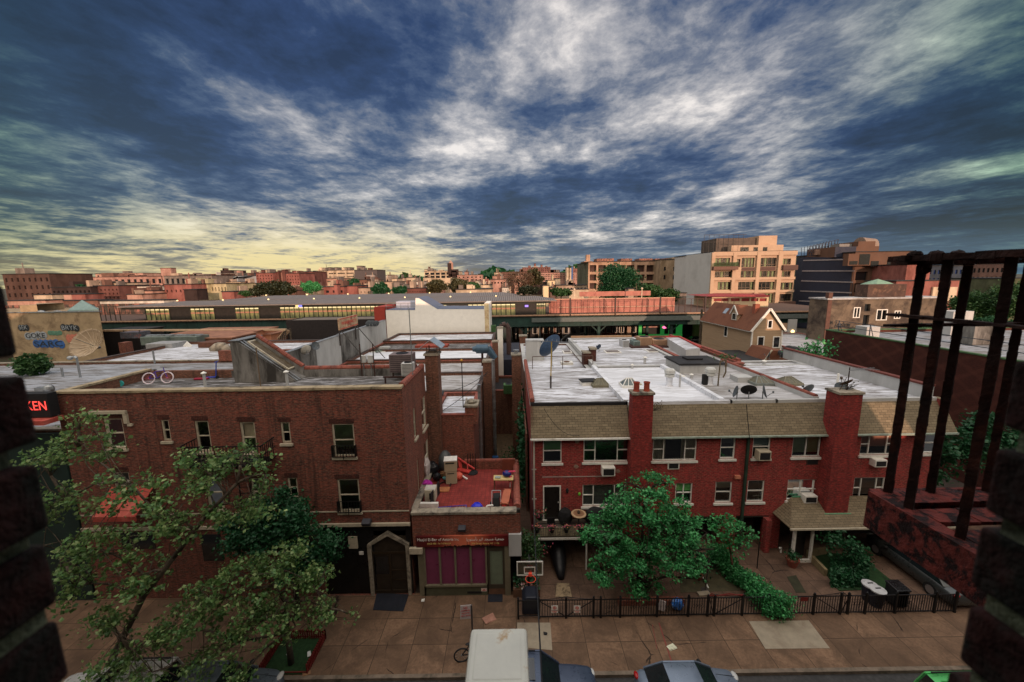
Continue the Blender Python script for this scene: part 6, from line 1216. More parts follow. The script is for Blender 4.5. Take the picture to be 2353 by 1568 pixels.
def rp_(side,u,v,h=.0):
 e=Vector((hx0-.35 if side<0 else hx1+.35,hy0-.3,ze-.25));r_=Vector((xm,hy0-.3,zr_+.08));q=e.lerp(r_,u);n=Vector((-(zr_-ze),0,(xm-hx0))).normalized();n.x*=1 if side<0 else-1;return q+Vector((0,(hd+.6)*v,0))+n*h
brn=M('brown_roof_shingle',(.17,.065,.035),.9,.25,8,(.10,.035,.02),(.5,.7),.5)
s=MB()
for sd_ in(-1,1):s.ex([rp_(sd_,0,0),rp_(sd_,1,0),rp_(sd_,1,1),rp_(sd_,0,1)],rp_(sd_,0,0,.14)-rp_(sd_,0,0))
s.build('roof',brn,o);s=MB()
for sd_ in(-1,1):s.bar(rp_(sd_,0,-.003,.02),rp_(sd_,1,-.003,.02),.14,.3)
s.bar((hx0,hy0-.05,z0),(hx0,hy0-.05,ze-.1),.18);s.bar((hx1,hy0-.05,z0),(hx1,hy0-.05,ze-.1),.15);s.bar(rp_(-1,0,0,.0),rp_(-1,0,1,0),.12);s.build('white_trim',white,o)
fh=FY(hy0)
for x0,y0,x1,y1 in((248,845,284,915),(165,980,214,1078),(293,980,344,1075)):
 q=RC(r4,(x0,y0),(x1,y1),hy0);s=MB()
 for a,b,c,d in((q[0],q[0]+.13,q[2],q[3]),(q[1]-.13,q[1],q[2],q[3]),(q[0]+.13,q[1]-.13,q[2],q[2]+.13),(q[0]+.13,q[1]-.13,q[3]-.13,q[3])):fh.box(s,a,b,c,d,0,.1)
 w_=s.build('window',white,o);s=MB();fh.quad(s,q[0]+.1,q[1]-.1,q[2]+.1,q[3]-.1,.03);s.build('pane',darkglass,w_)
fl=FR((hx0,hy0,0),(0,1,0),(-1,0,0));v=U(*r3(1925,870),x=hx0);s=MB();u_=v.y-hy0;fl.box(s,u_-.5,u_+.5,v.z-.95,v.z+.95,0,.06);w_=s.build('window',white,o);s=MB();fl.quad(s,u_-.38,u_+.38,v.z-.8,v.z+.8,.065);s.build('pane',darkglass,w_)
dv=.37;q=rp_(-1,.30,dv,.1);s=MB();s.ex([q+Vector((0,-.9,0)),q+Vector((0,.9,0)),q+Vector((0,.9,1.15)),q+Vector((0,0,2.3)),q+Vector((0,-.9,1.15))],(2.0,0,0));s.build('dormer',side_,o)
s=MB();s.ex([q+Vector((-.12,-1.1,1.0)),q+Vector((-.12,0,2.42)),q+Vector((2.0,0,2.42)),q+Vector((2.0,-1.1,1.0))],(0,0,.08));s.ex([q+Vector((-.12,1.1,1.0)),q+Vector((-.12,0,2.42)),q+Vector((2.0,0,2.42)),q+Vector((2.0,1.1,1.0))],(0,0,.08));s.build('dormer_roof',brn,o)
s=MB();s.bar(q+Vector((-.14,-1.1,.98)),q+Vector((-.14,0,2.40)),.12,.2);s.bar(q+Vector((-.14,1.1,.98)),q+Vector((-.14,0,2.40)),.12,.2);s.box(q.x-.06,q.x-.01,q.y-.6,q.y+.6,q.z+.1,q.z+1.2);w_=s.build('dormer_window',white,o);s=MB();s.quad(q+Vector((-.07,-.45,.2)),q+Vector((-.07,.45,.2)),q+Vector((-.07,.45,1.1)),q+Vector((-.07,-.45,1.1)));s.build('pane',darkglass,w_)
s=MB();s.ex([rp_(-1,.52,.60,.16),rp_(-1,.76,.60,.16),rp_(-1,.76,.66,.16),rp_(-1,.52,.66,.16)],(0,0,.08));s.build('roof_window',M('pale_blue_glass',(.35,.42,.5),.2),o)
s=MB();q=rp_(-1,.78,.16,.0);s.box(q.x-.3,q.x+.4,q.y-.3,q.y+.4,q.z-.3,q.z+1.3);s.build('chimney',M('salmon_brick',(.32,.10,.06),.9,.2),o)
a=V4(225,1180,52);b=V4(420,1180,52);s=MB();s.ex([(a.x,52,a.z),(b.x,52,b.z),(b.x-.8,52,b.z+1.4),(a.x+.9,52,a.z+1.4)],(0,4.6,0));o=thing('low_annex','low brown roofed annex with pale edge in front of the tan gabled house','annex',(a.x,52,6.5));s.build('roof',brn,o);s=MB();s.bar((a.x-.1,51.9,a.z),(b.x+.1,51.9,b.z),.2,.2);s.bar((a.x-.1,51.9,a.z),(a.x+.8,51.9,a.z+1.5),.15);s.bar((b.x+.1,51.9,b.z),(b.x-.7,51.9,b.z+1.5),.15);s.build('edge',cream,o)
for x,y,lb in((265,1130,'left dark dish above the low annex'),(355,1120,'right dark dish above the low annex')):v=V4(x,y,51.5);dish('satellite_dish',lb,(v.x,51.5,v.z-.6),.5,R(200 if x>300 else-40),.3,mast=.5)
for x,y,lb in((435,1105,'left of two leaning grey dishes beside the end parapet'),(470,1110,'right of two leaning grey dishes beside the end parapet')):v=V4(x,y,41);dish('satellite_dish',lb,(v.x,41,v.z-.7),.75,R(-150),.5,mast=.6)
flatbox('low_shop','low grey roofed building between the tan house and the dark brick wall','building',42.5,55,46,74,4.6,stucco_gl,greyroof,.3,.1)
for x,lb in((580,'left potted bush on the low grey roof'),(635,'right potted bush on the low grey roof')):
 v=V4(x,1090,55);v.z=4.9;o=thing('potted_bush',lb,'plant',(v.x,55,4.3));s=MB();s.lathe([(.25,0),(.35,.5),(0,.5)],(v.x,55,4.3),10);s.build('pot',blackm,o);rnd=random.Random(x);leafmesh([Vector((v.x+rnd.gauss(0,.3),55+rnd.gauss(0,.3),v.z+.5+rnd.gauss(0,.3)))for _ in range(160)],.2,.5,rnd).build('foliage',leafF,o,raw=True)
v=V4(640,1130,38);rnd=random.Random(77);o=thing('sapling','bright green sapling growing against the dark brick side wall','plant',(v.x,38,6));leafmesh([Vector((v.x+rnd.gauss(0,.9),38+rnd.gauss(0,.3),v.z+.3+rnd.gauss(0,.7)))for _ in range(300)],.3,.5,rnd).build('foliage',leafC,o,raw=True);s=MB();s.tube((v.x,38,5.5),(v.x,38,v.z+.5),.05);s.build('stem',bark,o)
WX=34.0;a=U(*r4(725,950),x=WX);b=U(*r4(2353,1165),x=WX)
dia=DIAP('diaper_dark_brick',(.050,.013,.009),(.085,.022,.014),(.14,.045,.028))
ztw=(a.z+b.z)/2;y0,y1=20.0,a.y;o=flatbox('corner_building','large building with dark red brick side wall and white roof at the right','building',WX,62,y0,y1,ztw,dia,silver2,.25,.1,M('green_edge',(.06,.12,.05),.8,.4,3),t=.3)
s=MB()
for k in range(6):
 yk=y1-1-k*3.6;s.bar((WX+.5,yk,ztw-.1),(WX+.5,yk,ztw+1.15),.07);s.bar((WX+.9,yk,ztw-.1),(WX+.5,yk,ztw+1.1),.05)
for z_ in(.55,1.1):s.bar((WX+.5,y1-.5,ztw+z_),(WX+.5,y0,ztw+z_),.05)
s.build('roof_railing',M('blue_grey_rail',(.06,.07,.09),.6),o)
a=U(*r4(950,1000),x=WX+.8);s=MB();zt=U(*r4(1010,895),x=WX+1).z;s.box(WX+.9,WX+2.2,a.y-1.3,a.y,ztw-.2,zt);s.build('roof_cabinet',stucco_gl,o)
for x,yy_,h in((1840,38,2.2),(2050,33,1.6)):v=V4(x,900,yy_);s=MB();s.box(v.x-1,v.x+1,yy_,yy_+1.5,ztw-.2,ztw+h);s.build('roof_cabinet',stucco_gl if h>2 else stucco_g,o)
tree('tree','dark leafy tree in the gap between the row houses and the dark brick wall',(28.5,22.5,0),[(28.0,22.6,5.2,2.6,1.6,1.6),(30,22.5,6.2,1.8,1.3,1.4),(25.6,22,4.6,1.2,1,1.3)],120,42,.6,leafB,.24,seed=41,r0=.12)
s=MB();a=U(*r8(830,455),y=23);b=U(*r8(930,455),y=23);s.ex([U(*r8(830,460),y=22),U(*r8(925,455),y=22),U(*r8(1010,530),y=20.6),U(*r8(905,530),y=20.6)],(0,0,-.1));tag(s.build('shed_roof',M('grey_white_sheet',(.28,.29,.26),.7,.2)),'small pale shed roof seen between the rusty balcony bars','shed')
g=MB();pts=[U(*g3(*p),z=.01)for p in((960,545),(800,385),(960,360),(1290,410),(1630,680),(1080,700))];g.ex(pts,(0,0,.04));struct(g.build('lawn',grassm))
g=MB();pts=[U(*r7(*p),z=.012)for p in((1000,900),(1290,905),(1400,1075),(1010,1090))];g.ex(pts,(0,0,.01));struct(g.build('yard_patch',M('mossy_concrete',(.075,.065,.035),.95,.4,2)))
g=MB();pts=[U(*g2(*p),z=.010)for p in((490,1095),(625,1095),(655,1245),(475,1245))];g.ex(pts,(0,0,.01));struct(g.build('crazy_paving',M('pale_crazy_paving',(.30,.22,.13),.95,.3,4,(.10,.07,.04),(.52,.6),3)))
g=MB();pts=[U(*g3(*p),z=.012)for p in((620,575),(700,560),(790,715),(700,715))];g.ex(pts,(0,0,.006));struct(g.build('yard_stain',M('moss_stain',(.035,.035,.018),.95,.3,3)))
s=MB();A_=[U(*g3(*p),z=.0)for p in((800,400),(960,370),(960,570))];w_=.16
s.bar(A_[0]+Vector((0,0,.2)),A_[2]+Vector((0,0,.2)),w_,.4);s.bar(A_[0]+Vector((0,0,.2)),A_[1]+Vector((0,0,.2)),w_,.39);tag(s.build('bed_wall',M('ochre_low_wall',(.22,.17,.09),.9,.3,3)),'low ochre wall around the planted bed before the shingled porch','low wall')
FYY=15.98;fo=None
def fence_x(px):return U(px,1400,y=FYY).x
posts=[U(*g2(x,1400),y=FYY).x for x in(68,295)]+[U(*r7(x,1180),y=FYY).x for x in(398,545,583,688,885,1052,1155,1190,1340,1480)]+[U(*r8(x,1160),y=FYY).x for x in(408,552,592,685,845,1055,1165)]
fo=thing('iron_fence','long black iron railing fence with gates along the row house yards','fence',(10,FYY,0));H1=1.0
for x in posts:s=MB();s.box(x-.045,x+.045,FYY-.045,FYY+.045,0,1.07);s.blob((x,FYY,1.1),.05,.05,.05,8,4);s.build('post',black,fo)
gates={2:1,3:1,8:1,9:1,12:1,13:1}
for i in range(len(posts)-1):
 x0,x1=posts[i]+.045,posts[i+1]-.045
 if i==0:s=MB();[s.bar((x0,FYY,z),(x1,FYY,z),.035)for z in(.15,.95)];s.build('rail_panel',black,fo);continue
 if x1-x0<.12:continue
 gate=i in(1,2,6,8,9,11,12)or 1.2<x1-x0<1.9 and i in(2,);s=MB();n=max(2,int((x1-x0)/.115))
 for k in range(1,n):x=x0+(x1-x0)*k/n;s.box(x-.011,x+.011,FYY-.011,FYY+.011,.1,.97)
 for z in(.1,.96):s.box(x0,x1,FYY-.018,FYY+.018,z-.018,z+.018)
 if i in(1,2,8,9,12,13):
  L_=i in(1,8,12);a,b=(x0,x1)if L_ else(x1,x0);s.bar((a,FYY-.03,.93),(b,FYY-.03,.14),.03)
  pr=[]
  for t in range(7):pr.append((a+(b-a)*t/6,FYY,1.0+.14*(t/6)**2 if True else 0))
  s.path(pr,.014,5)
  for cx_ in(.8,.93):c0=a+(b-a)*cx_;s.path([(c0+.06*cos(t*.7),FYY,1.06+.05*sin(t*.7))for t in range(9)],.009,4)
 elif x1-x0>.6:
  for m_ in(.33,.67):
   c0=x0+(x1-x0)*m_
   for dx in(-.07,.07):s.path([(c0+dx+.05*cos(t*.8),FYY,.55+.09*sin(t*.8))for t in range(9)],.009,4)
 s.build('gate' if i in(1,2,8,9,12,13)else 'rail_panel',black,fo)
s=MB();s.bar((posts[8],FYY-.02,1.1),(posts[10],FYY-.02,1.12),.03);s.path([(posts[8],FYY,1.02),((posts[8]+posts[9])/2,FYY,1.2),(posts[9],FYY,1.06),((posts[9]+posts[10])/2,FYY,1.18),(posts[10],FYY,1.02)],.02,5);s.build('red_top_bar',M('dark_red_paint',(.16,.015,.012),.6,.2),fo)
for k,(x,y)in enumerate(((466,1380),(712,1380))):
 v=U(*g2(x,y),y=FYY-.05);o=thing('warning_sign',('left' if k==0 else 'right')+' white sign with red mark on the driveway gates','sign',(v.x,FYY-.05,v.z),0);s=MB();s.box(v.x-.155,v.x+.155,FYY-.055,FYY-.045,v.z-.19,v.z+.19);sb=s.build('board',white,o);rd=M('sign_red');s=MB();n=18
 for i in range(n):a0,a1=2*pi*i/n,2*pi*(i+1)/n;s.add([(v.x+r_*cos(a),FYY-.058,v.z+.08+r_*sin(a))for r_,a in((.085,a0),(.085,a1),(.06,a1),(.06,a0))],[(0,1,2,3)])
 s.bar((v.x-.055,FYY-.058,v.z+.135),(v.x+.055,FYY-.058,v.z+.025),.02,.002);s.blob((v.x,FYY-.058,v.z+.08),.035,.002,.04,8,4);s.build('prohibition_mark',rd,sb)
 text('NO PARKING',.052,(v.x,FYY-.058,v.z-.05),blackm,'lettering',sb);text('DRIVEWAY',.05,(v.x,FYY-.058,v.z-.105),rd,'lettering',sb);text('IN USE',.045,(v.x,FYY-.058,v.z-.155),rd,'lettering',sb)
v=U(*g3(775,772),y=FYY-.05);s=MB();s.box(v.x-.17,v.x+.17,FYY-.06,FYY-.05,v.z-.1,v.z+.1);o=thing('gate_plate','small dark red plate on the gate near the planted bed','sign',(v.x,FYY,v.z));s.build('plate',M('dark_red_paint'),o)
hx=U(*g2(190,1480),y=16.6).x
v0=U(*g2(50,860),y=16.6);v1=U(*g2(340,855),y=16.6);v2=U(*g2(60,1015),y=16.6);bz1,bz0=(v0.z+v1.z)/2,v2.z;bx0,bx1=v0.x,v1.x;cxh=(bx0+bx1)/2
o=thing('basketball_hoop','portable basketball hoop with clear white framed backboard behind the fence','basketball hoop',(cxh,16.9,0));s=MB()
def hollow(s,x0,x1,z0,z1,t,y,d):s.box(x0,x1,y,y+d,z0,z0+t);s.box(x0,x1,y,y+d,z1-t,z1);s.box(x0,x0+t,y,y+d,z0+t,z1-t);s.box(x1-t,x1,y,y+d,z0+t,z1-t)
hollow(s,bx0,bx1,bz0,bz1,.055,16.6,.03);a=U(*g2(130,918),y=16.6);b=U(*g2(255,990),y=16.6);hollow(s,a.x,b.x,b.z,a.z,.045,16.595,.02);bo=s.build('backboard',white,o)
s=MB();s.box(bx0+.05,bx1-.05,16.61,16.62,bz0+.05,bz1-.05);s.build('clear_panel',GLASS('acrylic',(.6,.7,.66),.10),bo)
rp2=M('orange_red_rim',(.85,.09,.05),.5,.05,emit=None);c=U(*g2(202,1052),y=16.35);s=MB();n=24;rr_=.235
for i in range(n):a0,a1=2*pi*i/n,2*pi*(i+1)/n;s.tube((c.x+rr_*cos(a0),16.3+rr_*sin(a0),bz0+.08),(c.x+rr_*cos(a1),16.3+rr_*sin(a1),bz0+.08),.014,n=6)
s.obox((c.x,16.56,bz0+.10),(.16,.12,.14));s.build('rim',rp2,o);s=MB()
s.path([(c.x,16.65,(bz0+bz1)/2),(c.x-.05,17.0,2.2),(c.x-.05,16.9,.5)],.055,8);s.path([(c.x,16.63,bz1-.25),(c.x-.05,17.05,2.5)],.03,6);s.build('pole',black,o)
s=MB();s.ex([(c.x-.42,16.15,.02),(c.x+.42,16.15,.02),(c.x+.4,16.15,.75),(c.x+.25,16.15,.95),(c.x-.25,16.15,.95),(c.x-.4,16.15,.75)],(0,.75,0));s.build('base_tank',M('navy_black_plastic',(.014,.017,.028),.45,.2),o,bevel=.06)
v=U(*g2(530,1080),z=0);top=U(*g2(550,690),y=v.y+1.6);o=thing('covered_motorcycle','tall narrow black cover over something parked under the balcony','covered vehicle',(v.x,v.y,0));s=MB();n=12
secs=[]
for i in range(9):
 t=i/8;y=v.y+.1+t*2.6;h=.25+1.15*sin(min(1,t*1.25)*pi/2)*(1 if t<.85 else.8);w__=.42*sin(pi*(.12+.8*t));secs.append([(v.x+.05+w__*cos(a)*(1),y,max(0.0,h*.5+h*.5*sin(a)))for a in[2*pi*k/n for k in range(n)]])
vs=[q for q_ in secs for q in q_];fs=[(j*n+i,j*n+(i+1)%n,(j+1)*n+(i+1)%n,(j+1)*n+i)for j in range(8)for i in range(n)]+[tuple(range(n)),tuple(range(8*n,9*n))]
s.add(vs,fs);s.build('cover',M('black_nylon_cover',(.006,.006,.008),.45,.3,3),o,smooth=True)
v=U(*g2(175,1195),z=0.);o=thing('planter_box','planter box with white and red bedding flowers behind the basketball stand','planter',(v.x,17.5,0));s=MB();s.box(v.x-.75,v.x+.6,17.2,17.8,0,.45);s.build('box',M('rust_brown_step'),o);rnd=random.Random(4)
leafmesh([Vector((v.x+rnd.uniform(-.75,.55),rnd.uniform(17.2,17.9),.5+rnd.random()*.4))for _ in range(260)],.12,.5,rnd).build('foliage',leafB,o,raw=True)
leafmesh([Vector((v.x+rnd.uniform(-.7,.5),rnd.uniform(17.15,17.5),.5+rnd.random()*.2))for _ in range(60)],.1,.9,rnd).build('blossoms',LEAF('pale_petal',(.5,.5,.45),(.55,.3,.3),(.5,.08,.06)),o,raw=True)
tree('shrub','feathery green shrub behind the basketball backboard at the alley mouth',(.75,18.1,0),[(.7,18.1,2.3,.65,.5,.75),(.9,18.2,1.6,.5,.4,.6)],60,30,.3,leafF,.12,seed=51,r0=.05,cat='shrub')
def bin_(p,label,lid,body,sc=1):
 o=thing('rubbish_bin',label,'rubbish bin',p);s=MB();s.lathe([(.24*sc,0),(.30*sc,.8*sc),(.0,.8*sc)],p,16);s.build('body',body,o);s=MB();s.lathe([(.33*sc,.8*sc),(.33*sc,.86*sc),(.2*sc,.90*sc),(0,.91*sc)],p,18);s.build('lid',lid,o);s=MB();s.tube((p[0]-.12,p[1],.92*sc),(p[0]+.12,p[1],.92*sc),.025);s.build('handle',blackm,o)
ll=M('pale_blue_lid',(.45,.45,.45),.5,.2,5)
for(x,y),lb,l_ in(((1355,640),'pale lidded round bin, left one at the fence before the planted bed',ll),((1495,745),'pale lidded round bin, right one at the fence before the planted bed',ll)):
 v=U(*g3(x,y),z=.85);bin_((v.x,max(v.y,16.45),0),lb,l_,M('navy_black_plastic'))
for(x,y),lb in(((1680,770),'large black wheeled bin at the fence right of the pale lidded ones'),((1560,670),'black wheeled bin behind the pale lidded bins')):
 v=U(*g3(x,y),z=.95);p=(v.x+.3,max(v.y,16.5),0);o=thing('wheeled_bin',lb,'rubbish bin',p);s=MB();s.box(p[0]-.3,p[0]+.3,p[1]-.3,p[1]+.3,.08,.9);s.build('body',blackm,o,bevel=.04);s=MB();s.obox((p[0],p[1],.97),(.66,.68,.1),0,.06);s.build('lid',M('glossy_black_plastic',(.02,.02,.022),.25,.1),o,bevel=.04)
 for dx in(-.26,.26):s=MB();s.tube((p[0]+dx-.03,p[1]+.3,.1),(p[0]+dx+.03,p[1]+.3,.1),.1,n=12);s.build('wheel',blackm,o)
v=U(*r7(993,1150),y=16.3);s=MB();s.blob((v.x,16.3,v.z),.28,.2,.3,12,8,.12);tag(s.build('recycling_bag',M('blue_white_bag',(.03,.16,.55),.4,.3,5,(.5,.6,.7),(.56,.62),7)),'bright blue recycling bag hanging behind the iron fence','bag')
v=U(*r7(912,1158),y=16.2);s=MB();s.obox((v.x,16.2,v.z),(.3,.12,.42),0,-.2,.3);tag(s.build('paper_bag',M('pale_newsprint',(.45,.38,.36),.9,.35,14)),'pale printed bag leaning inside the fence left of the blue recycling bag','bag')
v=U(*g3(665,480),z=0);o=thing('flower_pot','terracotta pot with round green bush before the garage','flower pot',v);s=MB();s.lathe([(.2,0),(.3,.4),(.33,.4),(.33,.48),(0,.46)],v,16);s.build('pot',terra,o);rnd=random.Random(6);leafmesh([v+Vector((rnd.gauss(0,.16),rnd.gauss(0,.16),.6+rnd.gauss(0,.12)))for _ in range(260)],.1,.5,rnd).build('foliage',leafB,o,raw=True)
v=U(*r7(1105,1015),z=0);o=thing('flower_pot','terracotta pot with tall plant under the right side of the big tree','flower pot',v);s=MB();s.lathe([(.16,0),(.24,.35),(0,.35)],v,14);s.build('pot',terra,o);rnd=random.Random(16);leafmesh([v+Vector((rnd.gauss(0,.28),rnd.gauss(0,.25),.9+rnd.gauss(0,.4)))for _ in range(380)],.13,.5,rnd).build('foliage',leafB,o,raw=True)
v=U(*r7(1142,1080),z=0);s=MB();s.tube(v,v+Vector((.1,0,1.9)),.03,n=6);s.lathe([(.2,0),(.2,.05),(0,.07)],v,12);tag(s.build('yard_pole',M('dark_steel')),'dark pole standing in the yard right of the big tree','pole')
v=U(*r8(105,960),z=0);s=MB();s.tube(v,v+Vector((0,0,1.6)),.025,n=6);tag(s.build('yard_pole',black),'thin black pole rising behind the hedge','pole')
s=MB();a=U(*r7(1128,1005),z=.1);b=U(*r7(1160,1065),z=.02);s.bar(a,b,.06,.04);tag(s.build('loose_pipe',white),'short white pipe lying in the yard right of the big tree','pipe')
s=MB();s.obox(U(*r7(1135,1095),z=.04),(.6,.25,.08),.1);tag(s.build('stone_slab',conc),'pale stone slab at the foot of the yard pole','stone')
s=MB();a=U(*r7(655,1085),z=.0);s.box(a.x,a.x+3.2,16.6,16.85,0,.28);tag(s.build('planter_edge',brickM),'low brick edging under the big tree behind the fence','low wall')
s=MB();v=U(*g3(565,360),z=0);s.path([v+Vector((0,0,.0)),v+Vector((0,0,.3)),v+Vector((-.15,-.1,.38))],.05,8);tag(s.build('drain_pipe',white),'small white drain pipe elbow by the brick pier','pipe')
def E(px,py,y,rx,ry,rz):v=U(px,py,y=y);return(v.x,y,v.z,rx,ry,rz)
tb=U(1475,1395,y=16.75)
tree('yard_tree','broad bright green tree in the yard before the red brick row houses',(tb.x,17.3,0),[E(1480,1165,17.8,2.1,1.3,.9),E(1400,1230,17.4,1.3,1.3,1.0),E(1550,1215,17.5,1.3,1.3,.95),E(1500,1280,17.0,2.1,1.1,1.0),E(1395,1300,17.0,.95,1.0,.7),E(1580,1275,17.0,.95,1.0,.6),E(1480,1350,16.9,1.1,.8,.5),E(1500,1118,18.2,1.0,.9,.5),E(1625,1225,17.3,.5,.4,.3),E(1640,1262,17.0,.45,.4,.25),E(1350,1240,17.2,.4,.4,.3),E(1360,1330,16.8,.35,.3,.4),E(1545,1110,18.1,.35,.3,.3),E(1440,1108,18.3,.4,.3,.25),E(1590,1330,16.7,.4,.3,.3)],300,66,.33,leafC,.125,barkd,[(tb.x,17.3,1.4),(tb.x+.1,17.4,2.8)],.17,61,up=.7)
v0=U(1690,1290,y=18.3)
tree('climbing_shrub','wild reddish stemmed climbing shrub right of the broad green tree',(v0.x,18.2,0),[E(1670,1215,18.3,.9,.6,.5),E(1715,1225,18.4,.6,.5,.45),E(1690,1255,18.0,.8,.5,.4),E(1655,1195,18.6,.8,.5,.35)],60,18,.3,leafC,.13,M('reddish_stems',(.10,.045,.03),.9),None,.07,62,cat='shrub')
rnd=random.Random(63);a=U(1640,1262,z=.8);b=U(1790,1400,z=.5);pts=[]
o=thing('hedge','dense overgrown hedge running from the house to the fence','hedge',(b.x,b.y,0));cl=MB()
for i in range(7500):
 t=rnd.random();c=a.lerp(b,t);r_=.42+.15*sin(t*9)+.12*t;d=Vector((rnd.gauss(0,1),rnd.gauss(0,1),rnd.gauss(0,1))).normalized();k=rnd.random()**.35
 c.z=.75+.15*sin(t*13);pts.append(c+Vector((d.x*r_*k*1.1,d.y*r_*k,abs(d.z)*r_*k*1.1-.7*rnd.random())))
for i in range(900):pts.append(Vector((U(1790,1400,y=15.9).x+rnd.gauss(0,.3),15.85+rnd.gauss(0,.12),rnd.uniform(.1,1.2))))
leafmesh(pts,.11,.5,rnd).build('foliage',leafC,o,raw=True)
for k in range(8):c=a.lerp(b,k/7);cl.tube((c.x,c.y,0),(c.x+.05,c.y,.8),.035,n=5)
cl.build('stems',barkd,o)
v=U(*g3(1195,560),z=0);tree('young_tree','slender young tree in the planted bed before the shingled porch',(v.x,v.y,0),[(v.x-.1,v.y,1.5,.6,.5,.5),(v.x-.6,v.y+.5,1.6,.6,.5,.4),(v.x+.1,v.y-.2,1.0,.5,.4,.4),(v.x-.5,v.y+.9,2.0,.5,.5,.3)],55,26,.35,leafB,.15,None,None,.05,64)
rnd=random.Random(65);pts=[]
for i in range(3600):
 u_=rnd.random();w_=rnd.random();c=U(*g3(1000+u_*330,470+w_*215-abs(u_-.5)*20),z=0);pts.append(c+Vector((0,0,rnd.random()**1.5*.75)))
o=thing('bedding_shrubs','low dark green shrubs filling the planted bed','shrub',U(*g3(1150,600),z=0));leafmesh(pts,.12,.5,rnd).build('foliage',leafB,o,raw=True)
tA=(-13.3,13.55,0)
def EE(lst):return[E(*q)for q in lst]
tree('plane_tree','large sparse plane tree at the left kerb with leaning trunk and open branches',tA,EE([(180,1030,14.3,1.6,.9,.9),(150,1150,14,1.3,.8,1.0),(300,1130,13.5,1.5,1,.8),(470,1080,13.8,1.6,1,.8),(560,1040,14,1.0,.8,.7),(230,1260,13.2,1.5,1,.9),(410,1190,13.2,1.7,1,.8),(560,1160,13.5,1.4,.9,.7),(330,1320,13,1.4,1,.7),(170,1340,13,1.0,.9,.8),(90,1060,14.5,.8,.7,.8),(610,1090,13.9,.7,.6,.6),(100,1180,14.3,.7,.6,1.0),(140,1280,13.6,.7,.6,.8),(185,960,14.4,.8,.6,.4)]),215,34,.44,leafA,.145,bark,[U(250,1530,y=13.5),U(330,1370,y=13.3),U(400,1280,y=13.2),U(470,1190,y=13.3),U(545,1110,y=13.5)],.15,71,up=.35,shell=.2)
tB=U(690,1490,z=0)
tree('plane_tree','sparse plane tree rising from the red fenced tree pit by the kerb',(tB.x,13.95,0),EE([(650,1290,13.6,1.2,.9,.55),(560,1330,13.3,1.3,1,.7),(720,1340,13.5,1.1,.9,.65),(620,1400,13.1,1.5,1,.55),(480,1390,12.9,1.4,1,.6),(760,1400,13.5,.75,.7,.4),(540,1470,12.6,1.2,.9,.5),(400,1450,12.6,1.3,.9,.6),(300,1500,12.5,1.2,.8,.5),(680,1440,13.2,.9,.8,.35),(440,1530,12.3,1.1,.8,.35),(250,1430,12.8,1.0,.8,.6),(350,1545,12.0,1.0,.8,.3),(560,1545,12.2,.9,.7,.25),(240,1555,12.2,.8,.7,.3),(800,1410,13.6,.4,.4,.15)]),240,38,.37,leafA,.13,bark,[(tB.x,13.95,1.5),(tB.x+.1,13.9,3.0),(tB.x-.4,13.8,4.2)],.13,72,up=.35,shell=.2)
tree('dark_tree','dense dark green tree between the plane trees and the brick apartment house',(U(680,1390,y=16.2).x,16.2,0),EE([(660,1190,16.3,1.7,1,.9),(620,1150,16.4,1.0,.8,.55),(730,1245,16.2,1.2,.9,.75),(600,1250,16,1.5,.9,.8),(700,1300,16,1.4,.9,.7),(560,1220,16.3,1.0,.8,.8)]),230,60,.45,leafB,.14,barkd,None,.16,73,up=.6)
q=[U(*f,z=0)for f in((660,1455),(728,1465),(700,1530),(635,1530))]
g=MB();g.box(tB.x-1.0,tB.x+.9,13.5,15.1,.001,.03);tag(g.build('tree_pit',grassm),None,None,kind='structure')
o=thing('tree_guard','low dark red picket guard around the street tree pit','tree guard',(tB.x,13.6,0));rdm=M('dark_red_paint');x0,x1,y0,y1=tB.x-1.0,tB.x+.9,13.52,15.1
for(ax,ay),(bx_,by)in(((x0,y0),(x0,y1)),((x1,y0),(x1,y1)),((x0,y1),(x1,y1)),((x0,y0),(x1,y0))):
 s=MB();L_=sqrt((bx_-ax)**2+(by-ay)**2);n=int(L_/.1);lo=(ay==by==y0)
 for z in((.12,.38)if not lo else(.1,)):s.bar((ax,ay,z),(bx_,by,z),.035)
 if not lo:
  for i in range(n+1):t=i/n;s.box(ax+(bx_-ax)*t-.022,ax+(bx_-ax)*t+.022,ay+(by-ay)*t-.022,ay+(by-ay)*t+.022,0,.48)
 s.build('picket_side',rdm,o)
v=U(*r6(1210,1275),z=.0);px_,py_=U(*r6(1211,1280),y=13.75).x,13.75;o=thing('street_sign','parking rules sign on a dark post near the kerb, seen nearly from above','street sign',(px_,py_,0));zt=U(*r6(1208,1155),y=13.75).z
s=MB();s.bar((px_,py_,0),(px_,py_,zt),.06);s.build('post',M('dark_steel'),o)
s=MB();hh=.62;s.obox((px_-.24,py_-.04,zt-.28),(.42,.012,hh),.12,0,.05);sb=s.build('panel',M('sign_pinkish_white',(.62,.55,.52),.6,.1),o)
for k,(t_,sz)in enumerate((('NO',.11),('STOPPING',.075),('ANYTIME',.075),('TOW ZONE',.07))):text(t_,sz,(px_-.24,py_-.062,zt-.08-.12*k),M('sign_red'),'lettering',sb,rot=(pi/2,0,.12))
v=U(*r6(1165,1430),z=0);bicycle('bicycle','black bicycle chained at the kerb beside the parking sign',(U(1088,1516,z=0).x,U(1088,1516,z=0).y,0),R(10),.95,blackm,blackm,steel)
